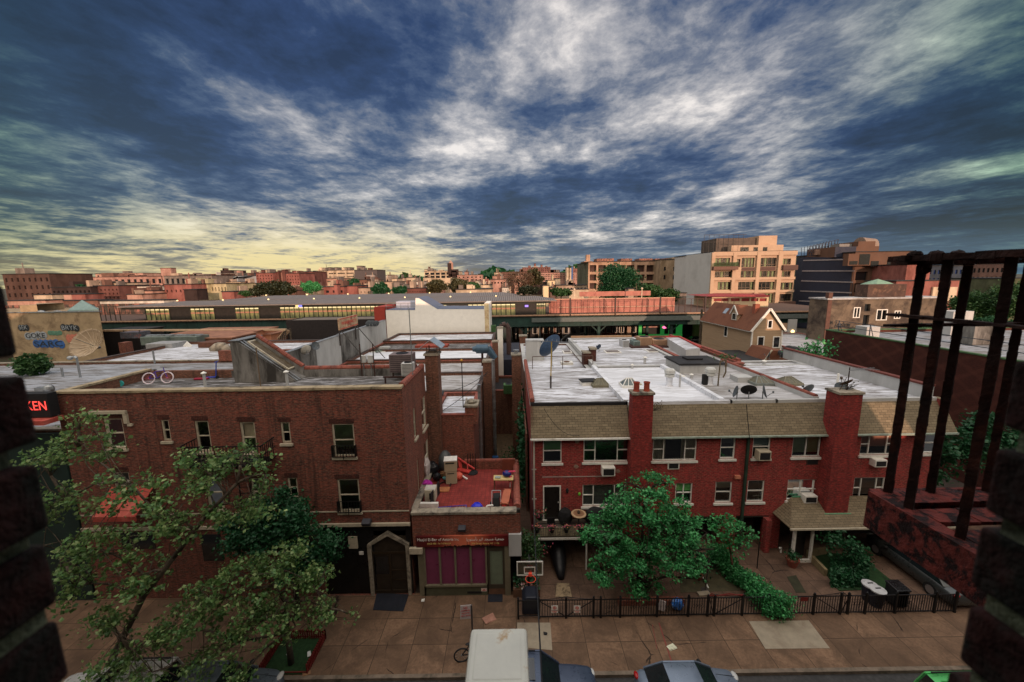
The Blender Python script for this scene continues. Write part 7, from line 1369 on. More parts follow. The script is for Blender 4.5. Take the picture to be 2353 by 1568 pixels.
lit=[(r6(1302,1230),(.55,.4),M('pinkish_paper',(.34,.17,.12),.9,.3,5),'crumpled pinkish paper sheet on the pavement before the shop',.5),(r6(948,1132),(.16,.12),white,'small white scrap on the pavement before the purple windows',.2),(r7(962,1383),(.36,.22),M('crumpled_paper',(.62,.62,.45),.9,.3,12),'crumpled pale bag on the pavement before the fence',.3),(r6(340,1418),(.12,.25),white,'white scrap beside the red tree guard',.5),(r6(230,1415),(.1,.2),white,'white scrap inside the tree pit',-.4),(r7(288,1310),(.14,.12),blackm,'small dark square cover in the pale pavement patch',0),(r6(325,1522),(.3,.16),M('brown_litter',(.3,.16,.08)),'brown leaf litter at the kerb near the red tree guard',.3)]
for(x,y),sz,m_,lb,rz in lit:v=U(x,y,z=.01);s=MB();s.obox(v+Vector((0,0,.02)),(sz[0],sz[1],.035),rz);s.jig(.02);tag(s.build('litter',m_),lb,'litter')
rnd=random.Random(81);s=MB()
for i in range(90):x=rnd.uniform(-10.5,-2.5);s.obox((x,13.22-abs(rnd.gauss(0,.12)),-.12),(rnd.uniform(.02,.08),rnd.uniform(.02,.06),.015),rnd.random()*3)
tag(s.build('gutter_debris',M('leaf_debris',(.16,.08,.04),.9,.7,12)),None,None,kind='stuff')
s=MB();s.bar(U(*r7(895,1250),z=.004),U(*r7(965,1465),z=.004),.05,.004);s.bar(U(*r7(860,1260),z=.004),U(*r7(885,1390),z=.004),.025,.004);struct(s.build('red_paint_mark',M('faded_red_paint',(.22,.05,.04),.9,.3)))
tyre=M('tyre_rubber',(.015,.015,.015),.85,.2);rimm=M('alloy_rim',(.4,.4,.42),.35,.1,metal=.8)
def car(name,label,p,rz,L_,Wd,Ht,paint,style='sedan',cat='car',fw_=.72):
 o=thing(name,label,cat,p,rz);h=Wd/2;zb_=.28;belt=Ht*.62 if style!='suv' else Ht*.58
 hood=belt*.93;st=[]
 if style in('sedan','coupe'):st=[(-.5,.80,.55),(-.485,.90,.80),(-.44,.97,.93),(-.28,1,.98),(0,1,1),(.16,1,.98),(.30,.99,.93),(.42,.95,.86),(.475,.86,.74),(.5,.70,.55)]
 else:st=[(-.5,.90,.80),(-.49,.96,.95),(-.45,.99,1),(-.2,1,1),(.1,1,1),(.22,1,.98),(.36,.98,.93),(.45,.94,.88),(.49,.86,.78),(.5,.80,.6)]
 vs=[];n=10
 for fx,fwid,fz in st:
  zt_=zb_+(belt-zb_)*fz;w_=h*fwid;m_=zb_+(zt_-zb_)*.5
  pr=[(-w_*.93,zb_),(-w_*1.0,m_),(-w_*.985,zt_-.12),(-w_*.93,zt_-.03),(-w_*.8,zt_),(w_*.8,zt_),(w_*.93,zt_-.03),(w_*.985,zt_-.12),(w_*1.0,m_),(w_*.93,zb_)]
  vs+=[(fx*L_,y,z)for y,z in pr]
 fs=[(j*n+i,j*n+(i+1)%n,(j+1)*n+(i+1)%n,(j+1)*n+i)for j in range(len(st)-1)for i in range(n)]+[tuple(range(n)),tuple(range((len(st)-1)*n,len(st)*n))]
 s=MB();s.add(vs,fs);body=s.build('body',paint,o,local=True,smooth=True,bevel=.03)
 if style in('sedan','coupe'):g_=dict(rb=-.40,rt=-.24,ft=.07,fb=.26)
 elif style=='suv':g_=dict(rb=-.49,rt=-.45,ft=.07,fb=.22)
 else:g_=dict(rb=-.06,rt=-.03,ft=.12,fb=.24)
 rt=h*.66 if style!='suv' else h*.76;bl=h*.90;z0=belt-.02;z1=Ht
 B=[Vector((g_['rb']*L_,-bl,z0)),Vector((g_['rb']*L_,bl,z0)),Vector((g_['fb']*L_,bl,z0)),Vector((g_['fb']*L_,-bl,z0))];Tq=[Vector((g_['rt']*L_,-rt,z1-.05)),Vector((g_['rt']*L_,rt,z1-.05)),Vector((g_['ft']*L_,rt,z1-.04)),Vector((g_['ft']*L_,-rt,z1-.04))]
 s=MB();s.add(B+Tq,[(0,1,5,4),(1,2,6,5),(2,3,7,6),(3,0,4,7)]);s.build('glasshouse',M('car_glass',(.012,.018,.02),.08,.2,spec=.9,bs=0),o,local=True)
 s=MB();ins=[(a.x,a.y)for a in Tq];mid=[((Tq[0].x+Tq[3].x)/2,-rt*1.03),((Tq[0].x+Tq[3].x)/2,rt*1.03)]
 rv=[];NX=7;NY=7
 for i in range(NX):
  for j in range(NY):
   u_,v_=i/(NX-1),j/(NY-1);x=Tq[0].x+(Tq[3].x-Tq[0].x)*u_;x+=(.05 if u_>.5 else-.05)*0;y=-rt*1.03+2*rt*1.03*v_;rv.append((x,y,z1-.05+.07*(1-(2*u_-1)**4)*(1-(2*v_-1)**4)))
 s.add(rv,[(i*NY+j,(i+1)*NY+j,(i+1)*NY+j+1,i*NY+j+1)for i in range(NX-1)for j in range(NY-1)]);s.build('roof',paint,o,local=True,smooth=True)
 s=MB()
 for a,b in zip(B,Tq):s.bar(a,b,.07)
 for sy in(-1,1):s.bar((g_['ft']*L_,sy*rt,z1-.05),(g_['rt']*L_,sy*rt,z1-.05),.06);s.bar((-.05*L_,sy*bl,z0),(-.06*L_,sy*rt,z1-.05),.05)
 s.build('pillar',paint,o,local=True)
 for sy in(-1,1):
  for fx in(-.30,.32):
   s=MB();s.tube((fx*L_,sy*(h-.2),.33),(fx*L_,sy*(h+.005),.33),.33,n=20);w_=s.build('wheel',tyre,o,local=True);s=MB();s.tube((fx*L_,sy*(h-.05),.33),(fx*L_,sy*(h+.012),.33),.21,n=12);s.build('rim',rimm,w_,local=True)
  s=MB();s.blob((g_['fb']*L_-.35,sy*(h+.08),belt+.02),.09,.13,.08,10,6);s.build('wing_mirror',blackm if style!='suv' else paint,o,local=True,smooth=True)
  s=MB();s.blob((.475*L_,sy*h*.66,belt*.80),.12,.2,.07,10,6);s.build('headlight',M('headlight_glass',(.5,.5,.48),.15,.05),o,local=True,smooth=True)
  s=MB();s.blob((-.487*L_,sy*h*.72,belt*.84),.09,.17,.08,10,6);s.build('tail_light',M('tail_light_red',(.35,.01,.01),.2,.05),o,local=True,smooth=True)
 s=MB();z=belt*.975
 s.bar((g_['fb']*L_+.1,-h*.62,z-.012),(.46*L_,-h*.56,zb_+(belt-zb_)*.86),.012);s.bar((g_['fb']*L_+.1,h*.62,z-.012),(.46*L_,h*.56,zb_+(belt-zb_)*.86),.012);s.build('hood_seam',blackm,o,local=True)
 if style=='suv':
  for sy in(-1,1):s=MB();s.bar((-.42*L_,sy*rt*.9,z1+.05),(.03*L_,sy*rt*.9,z1+.05),.035);s.build('roof_rail',blackm,o,local=True)
  s=MB();s.box(-.10*L_,.02*L_,-rt*.55,rt*.55,z1+.012,z1+.025);s.build('sunroof',darkglass,o,local=True)
  s=MB()
  for k in range(5):y=-rt*.5+rt*k/4;s.box(-.40*L_,-.12*L_,y-.02,y+.02,z1+.012,z1+.03)
  s.build('roof_rib',paint,o,local=True)
 return o
cy=12.1
def carpaint(n,c):return M(n,c,.32,.06,2,metal=.35,spec=.6,bs=0)
def cx_at(px,py,z):return U(px,py,z=z)
v=U(1222,1510,z=1.7);v2=U(1370,1545,z=1.0)
car('parked_suv','dark steel blue sport utility car parked at the kerb beside the white bracket box',(v2.x-2.45,12.15,-.13),0,4.9,1.95,1.80,carpaint('steel_blue_paint',(.055,.075,.12)),'suv',fw_=.7)
a=U(1465,1540,z=.9);b=U(1700,1560,z=.8)
car('parked_car','silver blue coupe parked at the kerb in the middle of the street',((a.x+b.x)/2,12.1,-.13),0,b.x-a.x+.15,1.85,1.42,carpaint('silver_blue_paint',(.16,.20,.26)),'coupe')
v=U(2095,1552,z=1.0);car('parked_car','bright green compact car at the lower right corner',(v.x+2.2,11.45,-.13),0,4.2,1.8,1.45,carpaint('bright_green_paint',(.10,.50,.14)),'suv')
v=U(662,1510,z=.9);car('parked_car','grey blue car parked beside the red tree guard, half under the plane tree',(v.x-2.25,12.35,-.13),0,4.6,1.85,1.45,carpaint('grey_blue_paint',(.13,.16,.19)),'sedan')
v=U(560,1530,z=1.0);car('parked_car','white car seen through the plane tree leaves at the lower left',(v.x-4.6,12.3,-.13),pi,4.6,1.85,1.6,carpaint('white_car_paint',(.6,.6,.57)),'suv')
a=U(*g3(2180,745),z=.75);b=U(*g3(1640,270),z=1.2)
o=car('driveway_car','dark grey estate car parked nose in on the driveway behind the rusty balcony',(a.x+.35,a.y+2.3,0),R(90),4.7,1.85,1.45,carpaint('dark_grey_paint',(.06,.065,.065)),'sedan')
def cable(name,label,a,b,sag,r_=.012,n=24):
 a=Vector(a);b=Vector(b);pts=[a.lerp(b,i/n)-Vector((0,0,sag*4*(i/n)*(1-i/n)))for i in range(n+1)];s=MB();s.path(pts,r_,5);tag(s.build(name,blackm),label,'cable')
cable('service_cable','thin black service cable strung across the street to the corner of the row house',(.12,.42,13.2),(.98,20.35,7.3),.9,.010)
cable('roof_cable','drooping cable from the third row house gutter across its facade',(U(1715,930,y=20.1).x,20.1,8.9),(U(1722,1010,y=20.1).x,20.1,7.0),.0,.02)
cable('roof_cable','cable running across the nearest silver roof from the alley wall',U(*r2(1590,1370),z=7.45),U(*r2(1985,1040),z=8.6),.25,.02)
cable('roof_cable','cable crossing the silver roofs behind the red terrace',U(*r2(1660,1195),z=7.5),U(*r2(1985,1040),z=8.55),.25,.02)
cable('facade_cable','slack cable hanging over the leftmost shingled mansard',U(*r7(280,105),y=20.2),U(*r7(470,248),y=20.1),.5,.012)
EY=80.0;zd=8.35;zc=U(800,697,y=EY).z
o=thing('elevated_station','elevated railway station with long corrugated canopy and lit windscreens crossing the view','station',(-10,EY,0))
xl,xr=-230,72
eg=M('dark_green_steel',(.015,.045,.038),.7,.4,.5);s=MB();s.box(xl,xr,EY,EY+.5,zd-2.5,zd-.35);
k=xl
while k<xr:s.box(k,k+.14,EY-.06,EY,zd-2.5,zd-.35);k+=2.2
s.box(xl,xr,EY+.5,EY+24,zd-1.4,zd-.5);s.build('girder',eg,o)
s=MB();s.box(xl,xr,EY-.4,EY+24,zd-.35,zd-.1);s.build('deck',M('deck_timber',(.10,.06,.045),.9,.3),o)
s=MB();s.box(xl,xr,EY-.5,EY-.4,zd-.22,zd+.02);k=xl
s.build('deck_edge',M('pale_deck_edge',(.42,.26,.17),.8,.3,3),o);s=MB()
while k<xr:s.box(k,k+.22,EY-.48,EY,zd-.42,zd-.24);k+=.75
s.build('tie_ends',M('tie_timber',(.06,.035,.025),.9,.4),o)
cx0=U(365,700,y=EY).x;cx1=U(1265,690,y=EY).x
k=-225
while k<xr:
 s=MB();s.box(k-.28,k+.28,EY+.6,EY+1.2,-.1,zd-2.0);s.bar((k,EY+.9,zd-4),(k+1.7,EY+.9,zd-2.4),.25);s.bar((k,EY+.9,zd-4),(k-1.7,EY+.9,zd-2.4),.25);s.build('column',eg,o)
 s=MB();s.box(k-.28,k+.28,EY+15,EY+15.6,-.1,zd-2.0);s.build('column',eg,o);k+=15.2
corr=CORR('corrugated_canopy',(.19,.17,.16),.45,'X',.5,.3,(.22,.18,.16))
ze=U(800,697,y=EY-.5).z;zr_=U(800,688,y=EY+3).z
for y0,dz,xa,xb in((EY-.6,0,cx0,cx1+1.2),(EY+9,.55,cx0+13,cx1-6)):
 s=MB();a=ze+dz;s.ex([(xa-9 if y0<EY else xa-6,y0,a),(xa,y0+4,a+1.0),(xa,y0+4,a+.9),(xa-9,y0,a-.1)],(0,.01,0))if False else None
 z_mid=a+.75
 s.add([(xa-8,y0,a),(xb,y0,a),(xb-4,y0+4,z_mid),(xa+3,y0+4,z_mid),(xb,y0+8,a),(xa-8,y0+8,a)],[(0,1,2,3),(3,2,4,5),(1,4,2),(0,3,5)])
 s.build('canopy_roof',corr,o);s=MB();s.box(xa-8,xb,y0-.03,y0+.06,a-.22,a-.02);s.box(xa-8,xb,y0+7.9,y0+8,a-.2,a-.02);s.build('fascia',M('grey_fascia',(.20,.17,.155),.6,.2),o)
 s=MB();k=xa
 while k<xb:s.box(k-.1,k+.1,y0+4,y0+4.2,zd-.1,a+.6);k+=7.6
 s.build('canopy_post',eg,o);s=MB();k=xa+1;
 while k<xb-4:s.lathe([(.16,0),(.16,.12),(0,.22)],(k,y0+4,z_mid+.02),8);k+=9.7
 s.build('roof_lamp',M('warm_lamp',(.8,.6,.3),.5,0,emit=(1,.75,.35),es=1.6),o)
frm=M('windscreen_frame',(.03,.035,.025),.6,.3);lit=M('lit_windscreen',(.22,.22,.09),.4,.5,.9,(.05,.06,.03),(.45,.62),.5,emit=(.55,.52,.24),es=.06,stretch=(1.6,1,.5));dkp=M('dark_windscreen',(.02,.016,.013),.6,.4)
tube=M('fluorescent_tube',(.8,.8,.5),.5,0,emit=(.95,.85,.45),es=.35);bandm=M('salmon_bench_band',(.40,.20,.13),.8,.2)
x=cx0-3;k=0
bars=MB();litm=MB();dk_=MB();tb_=MB();bd=MB()
while x<cx1-1:
 isdark=(x<U(660,700,y=EY).x and k%2==1)or(x>U(905,700,y=EY).x and k%3==1)
 w_=4.9 if not isdark else 4.3
 x2=min(x+w_,cx1-1)
 if isdark:dk_.box(x,x2,EY+.1,EY+.2,zd,ze-.5)
 else:
  litm.box(x,x2,EY+.1,EY+.2,zd,ze-.95)
  tb_.box(x+.1,x2-.1,EY+.06,EY+.16,ze-.93,ze-.72);bd.box(x,x2,EY+.04,EY+.12,zd+1.2,zd+1.5)
  n=5
  for i in range(n+1):xx=x+(x2-x)*i/n;bars.box(xx-.06,xx+.06,EY-.02,EY+.1,zd-.1,ze-.3)
 x=x2;k+=1
bars.box(cx0-8,cx1,EY-.02,EY+.08,ze-.62,ze-.42);dk_.box(cx0-8,cx1,EY+.3,EY+.4,ze-.7,ze-.2)
litm.build('windscreen_glass',lit,o);dk_.build('dark_panel',dkp,o);bars.build('windscreen_bars',frm,o);tb_.build('fluorescent_strip',tube,o);bd.build('bench_band',bandm,o)
s=MB();s.box(cx0-6,cx1,EY+18,EY+18.2,zd,ze+.3);s.build('back_windscreen',M('back_screen',(.05,.045,.03),.8,.3),o)
for px_,m_,e_ in((990,'blue_display',(.15,.2,1)),(1210,'blue_red_display',(.3,.15,.9)),(690,'blue_display',(.15,.2,1)),(683,'yellow_display',(1,.7,.1))):
 v=U(px_,703,y=EY-.1);s=MB();s.box(v.x-.35,v.x+.35,EY-.16,EY-.08,v.z-.25,v.z+.15);s.build('platform_display',M(m_,(.2,.2,.5),.5,0,emit=e_,es=1.2),o)
pk=M('salmon_windscreen',(.44,.17,.13),.7,.2,1.2,(.26,.09,.07),(.48,.66),.5);xr1=U(*r3(1550,700),y=EY).x
s=MB();s.box(cx1,xr1,EY+3,EY+3.15,zd,zd+2.9);s.build('pink_windscreen',pk,o)
s=MB();s.box(cx1+2,xr1,EY+2.9,EY+3.0,zd+1.1,zd+1.3);s.box(cx1,xr1,EY+2.9,EY+3,zd+2.85,zd+3.0);s.build('bench_band',M('pale_salmon_band',(.6,.35,.25),.7),o)
s=MB();s.box(cx1+8,xr1-2,EY+12,EY+12.1,zd+3,zd+4.1);x=cx1+8
s.build('far_screen',pk,o);s=MB()
x=cx1
while x<xr1+12:s.box(x-.04,x+.04,EY-.35,EY-.27,zd,zd+(2.9 if x<xr1 else 2.7));x+=1.25
s.box(cx1,xr1+12,EY-.34,EY-.28,zd+2.75,zd+2.83);s.box(cx1,xr1+12,EY-.34,EY-.28,zd+1.5,zd+1.56)
s.build('screen_fence',M('brown_fence_bars',(.09,.04,.03),.7,.3),o);x=cx1+4
while x<xr1+14:s=MB();s.box(x-.14,x+.14,EY-.5,EY-.25,zd-.3,zd+3.3);s.build('screen_post',M('brown_post',(.06,.035,.03),.7),o);x+=9.2
x=cx1+6
while x<xr1:s=MB();s.tube((x,EY+7,zd),(x,EY+7,zd+4.6),.1,n=6);s.blob((x,EY+7,zd+4.8),.25,.25,.25,8,5);s.build('platform_lamp',M('lamp_globe',(.7,.55,.4),.5),o);x+=15
s=MB();x=cx0-8
while x>xl:s.box(x-.05,x+.05,EY-.35,EY-.25,zd,zd+3.0);x-=1.0
for z_ in(1.6,2.95):s.box(xl,cx0-8,EY-.35,EY-.27,zd+z_,zd+z_+.1)
s.build('track_fence',M('dark_fence_bars',(.03,.025,.02),.7,.3),o);s=MB()
s.box(xl,cx0-8,EY+18,EY+18.2,zd,zd+2.6);s.build('far_track_wall',M('patchy_track_wall',(.26,.11,.08),.8,.5,.5,(.05,.04,.03),(.45,.55),.7,stretch=(2,1,.3)),o)
s=MB();s.box(U(*r3(330,760),y=EY-.8).x,xr-6,EY-.9,EY-.55,U(*r3(600,780),y=EY).z-.25,U(*r3(600,760),y=EY).z+.1);s.build('cable_trough',M('grey_green_steel',(.10,.12,.115),.6,.2),o)
so=[(1175,1240,'dark_shop',(.03,.03,.03),'dark shuttered shop under the railway left of the row of houses'),(1245,1290,'brick_porch_house',(.12,.04,.03),'brick house with porch steps under the railway'),(1292,1345,'white_bay_house',(.30,.30,.30),'pale fronted house with bay windows under the railway'),(1347,1375,'grey_house',(.18,.17,.17),'narrow grey house front under the railway'),(1377,1420,'brick_bay_house',(.20,.05,.04),'red house with white barred window under the railway'),(1422,1462,'stair_house',(.10,.08,.07),'dark house with outside stair under the railway')]
SY=101.
for x0,x1,nm,c,lb in so:
 a=U(x0,740,y=SY);b=U(x1,740,y=SY);o=thing('street_house',lb,'house',((a.x+b.x)/2,SY,0));s=MB();s.box(a.x,b.x-.1,SY,SY+6,0,7.4);s.build('wall',M(nm+'_wall',c,.85,.25),o)
 n=3
 for i in range(n):
  xx=a.x+(b.x-a.x)*(i+.5)/n
  for z in(1.4,4.6):s=MB();s.box(xx-.55,xx+.55,SY-.04,SY-.01,z,z+1.7);s.build('window',darkglass,o);s2=MB();hollow(s2,xx-.62,xx+.62,z-.07,z+1.77,.1,SY-.08,.04);s2.build('window_frame',white if i%2==0 else cream,o)
 s=MB();s.box(a.x,b.x-.1,SY-1.5,SY-.1,3.5,3.75);s.build('porch_roof',M('porch_roof_felt',(.35,.22,.16),.8)if 'bay' in nm else tar,o)
 for xx in(a.x+.3,b.x-.4):s=MB();s.box(xx-.08,xx+.08,SY-1.45,SY-1.3,0,3.5);s.build('porch_post',cream,o)
a=U(1478,740,y=SY);b=U(1600,740,y=SY);o=thing('green_shop','bright green fronted corner shop with pink neon under the railway','shop',((a.x+b.x)/2,SY,0));s=MB();s.box(a.x,b.x,SY,SY+8,0,7.6);s.build('wall',M('dark_shop_wall',(.02,.025,.02),.8),o)
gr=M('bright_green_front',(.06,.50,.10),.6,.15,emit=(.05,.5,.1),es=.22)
for x0,x1 in((1468,1475),(1518,1527),(1537,1543),(1554,1568)):p,q=U(x0,750,y=SY-.2).x,U(x1,750,y=SY-.2).x;s=MB();s.box(p,q,SY-.25,SY-.05,0,6.6);s.build('green_pier',gr,o)
p,q=U(1470,750,y=SY).x,U(1568,750,y=SY).x;s=MB();s.box(p,q,SY-.3,SY-.06,6.0,6.3);s.box(p,q,SY-.24,SY-.06,0,.8);s.build('green_band',gr,o)
p,q=U(1478,752,y=SY).x,U(1516,752,y=SY).x;s=MB();s.box(p,q,SY-.15,SY-.05,2.6,6.0);sb=s.build('sign_panel',M('salmon_sign',(.5,.25,.2),.7,.5,3,(.7,.5,.4),(.5,.6),5),o)
s=MB();s.blob((U(1556-0,777,y=SY-.2).x-3.5,SY-.3,2.6),.6,.1,.35,10,6);s.build('pink_neon',M('pink_neon',(.9,.2,.4),.5,0,emit=(1,.15,.35),es=2),o);s=MB();p=U(1587-1,770,y=SY-.2);s.box(U(1583,770,y=SY).x,U(1592,770,y=SY).x,SY-.32,SY-.26,4.2,5.1);s.build('red_sign',M('sign_red'),o)
for k,(px_,c)in enumerate(((1620,(.2,.2,.2)),(1660,(.1,.1,.12)),(1600,(.15,.14,.13)))):
 v=U(px_,790,y=93);car('parked_car',['pale car, middle one in the dark street under the railway','dark car, right one in the dark street under the railway','grey car, left one in the dark street under the railway'][k],(v.x,93,-.1),0,4.4,1.8,1.45,carpaint('far_car_%d'%k,c),'sedan')
s=MB();v=U(*r3(1712,930),y=75);t_=U(*r3(1712,690),y=75);s.tube((v.x,75,0),(v.x,75,t_.z),.22,n=8);tag(s.build('utility_pole',bark),'tall wooden utility pole in front of the railway left of the tan gabled house','pole')
s=MB();s.box(-90,80,79,101,-.13,-.005);struct(s.build('railway_street',asph))
for k,(px_,lb)in enumerate(((1870,'left parked car in the dark under the viaduct right of the tan house'),(1900,'right parked car in the dark under the viaduct right of the tan house'))):
 v=U(px_,785,y=84);car('parked_car',lb,(v.x,84,-.1),0,4.6,1.8,1.45,carpaint('far_car_1',(.1,.1,.12)),'sedan')
v=U(*r4(452,940),y=79);o=thing('lit_wall_lamp','white panel with a warm lamp beside the viaduct column right of the tan house','lamp',(v.x,79,v.z));s=MB();s.box(v.x-1,v.x+.8,79,79.2,v.z-4.2,v.z+2.5);s.build('panel',stucco_gl,o);s=MB();s.blob((v.x,78.9,v.z),.35,.2,.35);s.build('lamp',M('warm_lamp2',(1,.8,.5),.5,0,emit=(1,.65,.25),es=3),o)
RB=random.Random(55)
def cm(n,c,v=.3):return M(n,tuple(.8*x+.2*(c[0]+c[1]+c[2])/3 for x in c),.88,v,.5,mul(c,.45),(.46,.66),.22,stretch=(1,1,.5))
tanm=cm('render_tan',(.45,.31,.21));brm=cm('brick_brown',(.19,.085,.055));gym=cm('render_grey',(.22,.17,.14))
def holes_px(reg,lst,y):return[rect(q,y,reg)for q in lst]
def block(name,label,x0,x1,y,dep,z,wm,holes=(),roofm=tar,hd=.5,cat='building',glassm=darkglass,sidem=None,par=True,z0=0):
 o=thing(name,label,cat,((x0+x1)/2,y,z0));s=MB();fwall(s,FY(y),x0,x1,z0,z,holes,hd);s.build('front_wall',wm,o)
 s=MB();s.box(x0,x1,y+hd+.02,y+dep,z0,z-.03);
 s.add([(x0,y,z0),(x0,y,z),(x0,y+hd+.02,z),(x0,y+hd+.02,z0),(x1,y,z0),(x1,y,z),(x1,y+hd+.02,z),(x1,y+hd+.02,z0)],[(0,1,2,3),(4,5,6,7)]);s.build('side_wall',sidem or wm,o)
 for i,h in enumerate(holes[:98]):s=MB();FY(y).quad(s,h[0],h[1],h[2],h[3],-hd+.02);s.build('window',glassm,o)
 s=MB();s.box(x0-.15,x1+.15,y-.15,y+dep+.15,z-.01,z+.22);s.build('roof',roofm,o)
 if dep>=8 and y>100 and name.startswith('far_'):
  for k in range(RB.randint(1,3)):
   wd=(x1-x0)*RB.uniform(.06,.2);xx=RB.uniform(x0+wd,x1-wd);h=RB.uniform(.6,1.9);s=MB();s.box(xx-wd/2,xx+wd/2,y+1,y+RB.uniform(3,6),z+.2,z+.2+h)
   if RB.random()<.12:s.box(xx-.1,xx+.1,y+2,y+2.2,z+.2+h,z+h+2)
   s.build('roof_bulkhead',RB.choice([wm,gym,brm,tanm]),o)
 return o
by=112.;pw=M('warm_cream_facade',(.50,.35,.24),.85,.08,.6,(.42,.27,.18),(.5,.7),.3)
a=U(*r3(1820,215),y=by);b=U(*r4(487,290),y=by);zt=(a.z+b.z)/2
rows=[[(1833,270,1958,330),(1995,278,2042,345),(2052,268,2158,345),(2205,268,2338,340)],[(1833,378,2000,428),(2045,376,2155,430),(2197,375,2330,436)],[(1856,465,1988,530),(2024,465,2156,530),(2190,465,2323,530)],[(2190,560,2312,640)]]
hs=[h for r_ in rows for h in holes_px(r3,r_,by)]
hs+=holes_px(r4,[(355,342,440,392),(350,445,436,498),(343,538,464,598),(333,632,455,690),(330,728,452,782)],by)
hs=[(h[0],min(h[1],b.x-.1),h[2],h[3])for h in hs]
o=block('balcony_apartments','modern cream apartment building with large windows and balconies, the brightest one on the right',a.x,b.x,by,26,zt,pw,hs,sidem=M('white_side_wall',(.56,.55,.53),.9,.05,1,(.46,.45,.43),(.5,.7),.2))
gc=M('green_curtain',(.20,.24,.12),.8,.3,1.5);br_=M('brown_spandrel',(.09,.045,.035),.7,.2)
rnd=random.Random(90)
for h in hs:
 s=MB();n=4
 for i in range(n):
  if rnd.random()<.65:x=h[0]+(h[1]-h[0])*(i+.25)/n;s.box(x,x+(h[1]-h[0])*.12,by+.40,by+.46,h[2]+.1,h[3]-.1)
 if s.v:s.build('curtain',gc,o)
 s=MB()
 for i in range(1,4):x=h[0]+(h[1]-h[0])*i/4;s.box(x-.07,x+.07,by+.36,by+.44,h[2],h[3])
 s.box(h[0],h[1],by+.36,by+.44,(h[2]*.75+h[3]*.25)-.06,(h[2]*.75+h[3]*.25)+.06);s.build('window_frame',M('bronze_frame'),o)
for q in holes_px(r3,[(1800,340,2000,368)],by):s=MB();s.box(q[0],q[1],by-1.6,by-.01,q[2],q[3]);s.build('balcony',M('brown_balcony',(.14,.07,.05),.7,.2),o);s=MB();s.box(q[0],q[1],by-1.6,by-1.55,q[3],q[3]+1.1);s.build('balcony_glass',GLASS('green_balcony_glass',(.35,.5,.42),.05),o)
for q in holes_px(r3,[(2197,342,2330,373),(2052,347,2158,374)],by):s=MB();s.box(q[0],q[1],by-.08,by-.01,q[2],q[3]);s.build('spandrel',br_,o)
for q in holes_px(r4,[(355,396,474,436),(330,692,455,724)],by):s=MB();s.box(q[0],q[1],by-1.2,by-.01,q[2],q[3]);s.build('balcony',br_,o)
s=MB()
for x in(1800,1975,2170):v=U(*r3(x,300),y=by).x;s.box(v,v+1.0,by-.55,by-.02,zt-13.4,zt-.1)
v=U(*r4(325,400),y=by).x;s.box(v,v+1.2,by-.55,by-.02,4,zt-.1)
for y_ in(440,545):zz2=U(*r3(2050,y_),y=by).z;s.box(a.x+.5,b.x,by-.5,by-.02,zz2-.35,zz2+.35)
s.box(a.x,b.x,by-.45,by-.02,zt-1.0,zt+.1);s.build('frame_grid',pw,o)
p=U(*r3(1940,165),y=by+4);q=U(*r3(2345,85),y=by+4);m1=U(*r3(2190,165),y=by+4)
s=MB();s.box(m1.x,U(*r4(330,150),y=by+4).x,by+4,by+16,zt,q.z);s.box(p.x,m1.x+6,by+2,by+4,zt,U(*r3(2100,165),y=by+2).z);s.build('penthouse',pw,o)
s=MB();s.box(U(*r3(1840,200),y=by+5).x,m1.x,by+5,by+14,zt,U(*r3(2100,105),y=by+5).z);s.build('plant_room',M('dark_plant_room',(.10,.075,.06),.8,.4,.8),o)
s=MB();
for i in range(9):x=p.x-8+i*1.4;s.box(x,x+.07,by+2,by+2.07,zt,zt+5)
s.bar((p.x-8,by+2,zt+5),(p.x+4,by+2,zt+5),.1);s.bar((p.x-8,by+2,zt+3),(p.x+4,by+2,zt+3),.08);s.build('roof_railing',M('dark_steel'),o)
for x in(2060,2092,2168,2245):v=U(*r3(x,205),y=by-.05+4-2);s=MB();s.box(v.x-.6,v.x+.6,by+1.9,by+1.99,v.z-.8,v.z+.8);s.build('roof_window',darkglass,o)
c=U(*r3(1600,235),y=by+14);d=U(*r3(1812,215),y=by)
s=MB();s.add([(c.x,by+14,0),(d.x,by-.2,0),(d.x,by-.2,zt),(c.x,by+14,zt),(a.x+.4,by+14,0),(a.x+.4,by+14,zt),(a.x+.4,by-.2,0),(a.x+.4,by-.2,zt)],[(0,1,2,3),(4,0,3,5),(1,6,7,2),(3,2,7,5)]);s.build('flank_wall',MT['white_side_wall'],o)
a2=U(*r4(490,330),y=122);b2=U(*r4(578,330),y=122);block('green_grey_block','narrow grey green building end between the cream and the dark blue apartments',a2.x,b2.x,122,20,a2.z,M('grey_green_render',(.16,.17,.11),.9,.2),holes_px(r4,[(500,585,520,630),(530,600,550,660)],122))
ny=104.;nb=M('navy_flank',(.020,.024,.045),.7,.15,.5);n0=U(*r4(585,325),y=ny+10);n1=U(*r4(965,340),y=ny);n2=U(*r4(1340,310),y=ny);
bw_=M('brown_facade',(.125,.065,.042),.85,.15,.6);zt=U(*r4(1100,305),y=ny).z
hs=holes_px(r4,[(920,362,985,392),(1095,362,1158,405),(1230,362,1285,405),(970,450,1070,520),(1108,462,1145,508),(1222,462,1258,508),(1295,450,1400,520),(960,545,1030,620)],ny);hs[0]=(n1.x+.1,hs[0][1]+3,hs[0][2],hs[0][3])
xE=U(*r4(1420,400),y=ny).x
o=block('dark_apartments','dark blue and brown apartment building with pale horizontal bands',n1.x,xE,ny,24,U(*r4(1200,395),y=ny).z+3.4,bw_,hs)
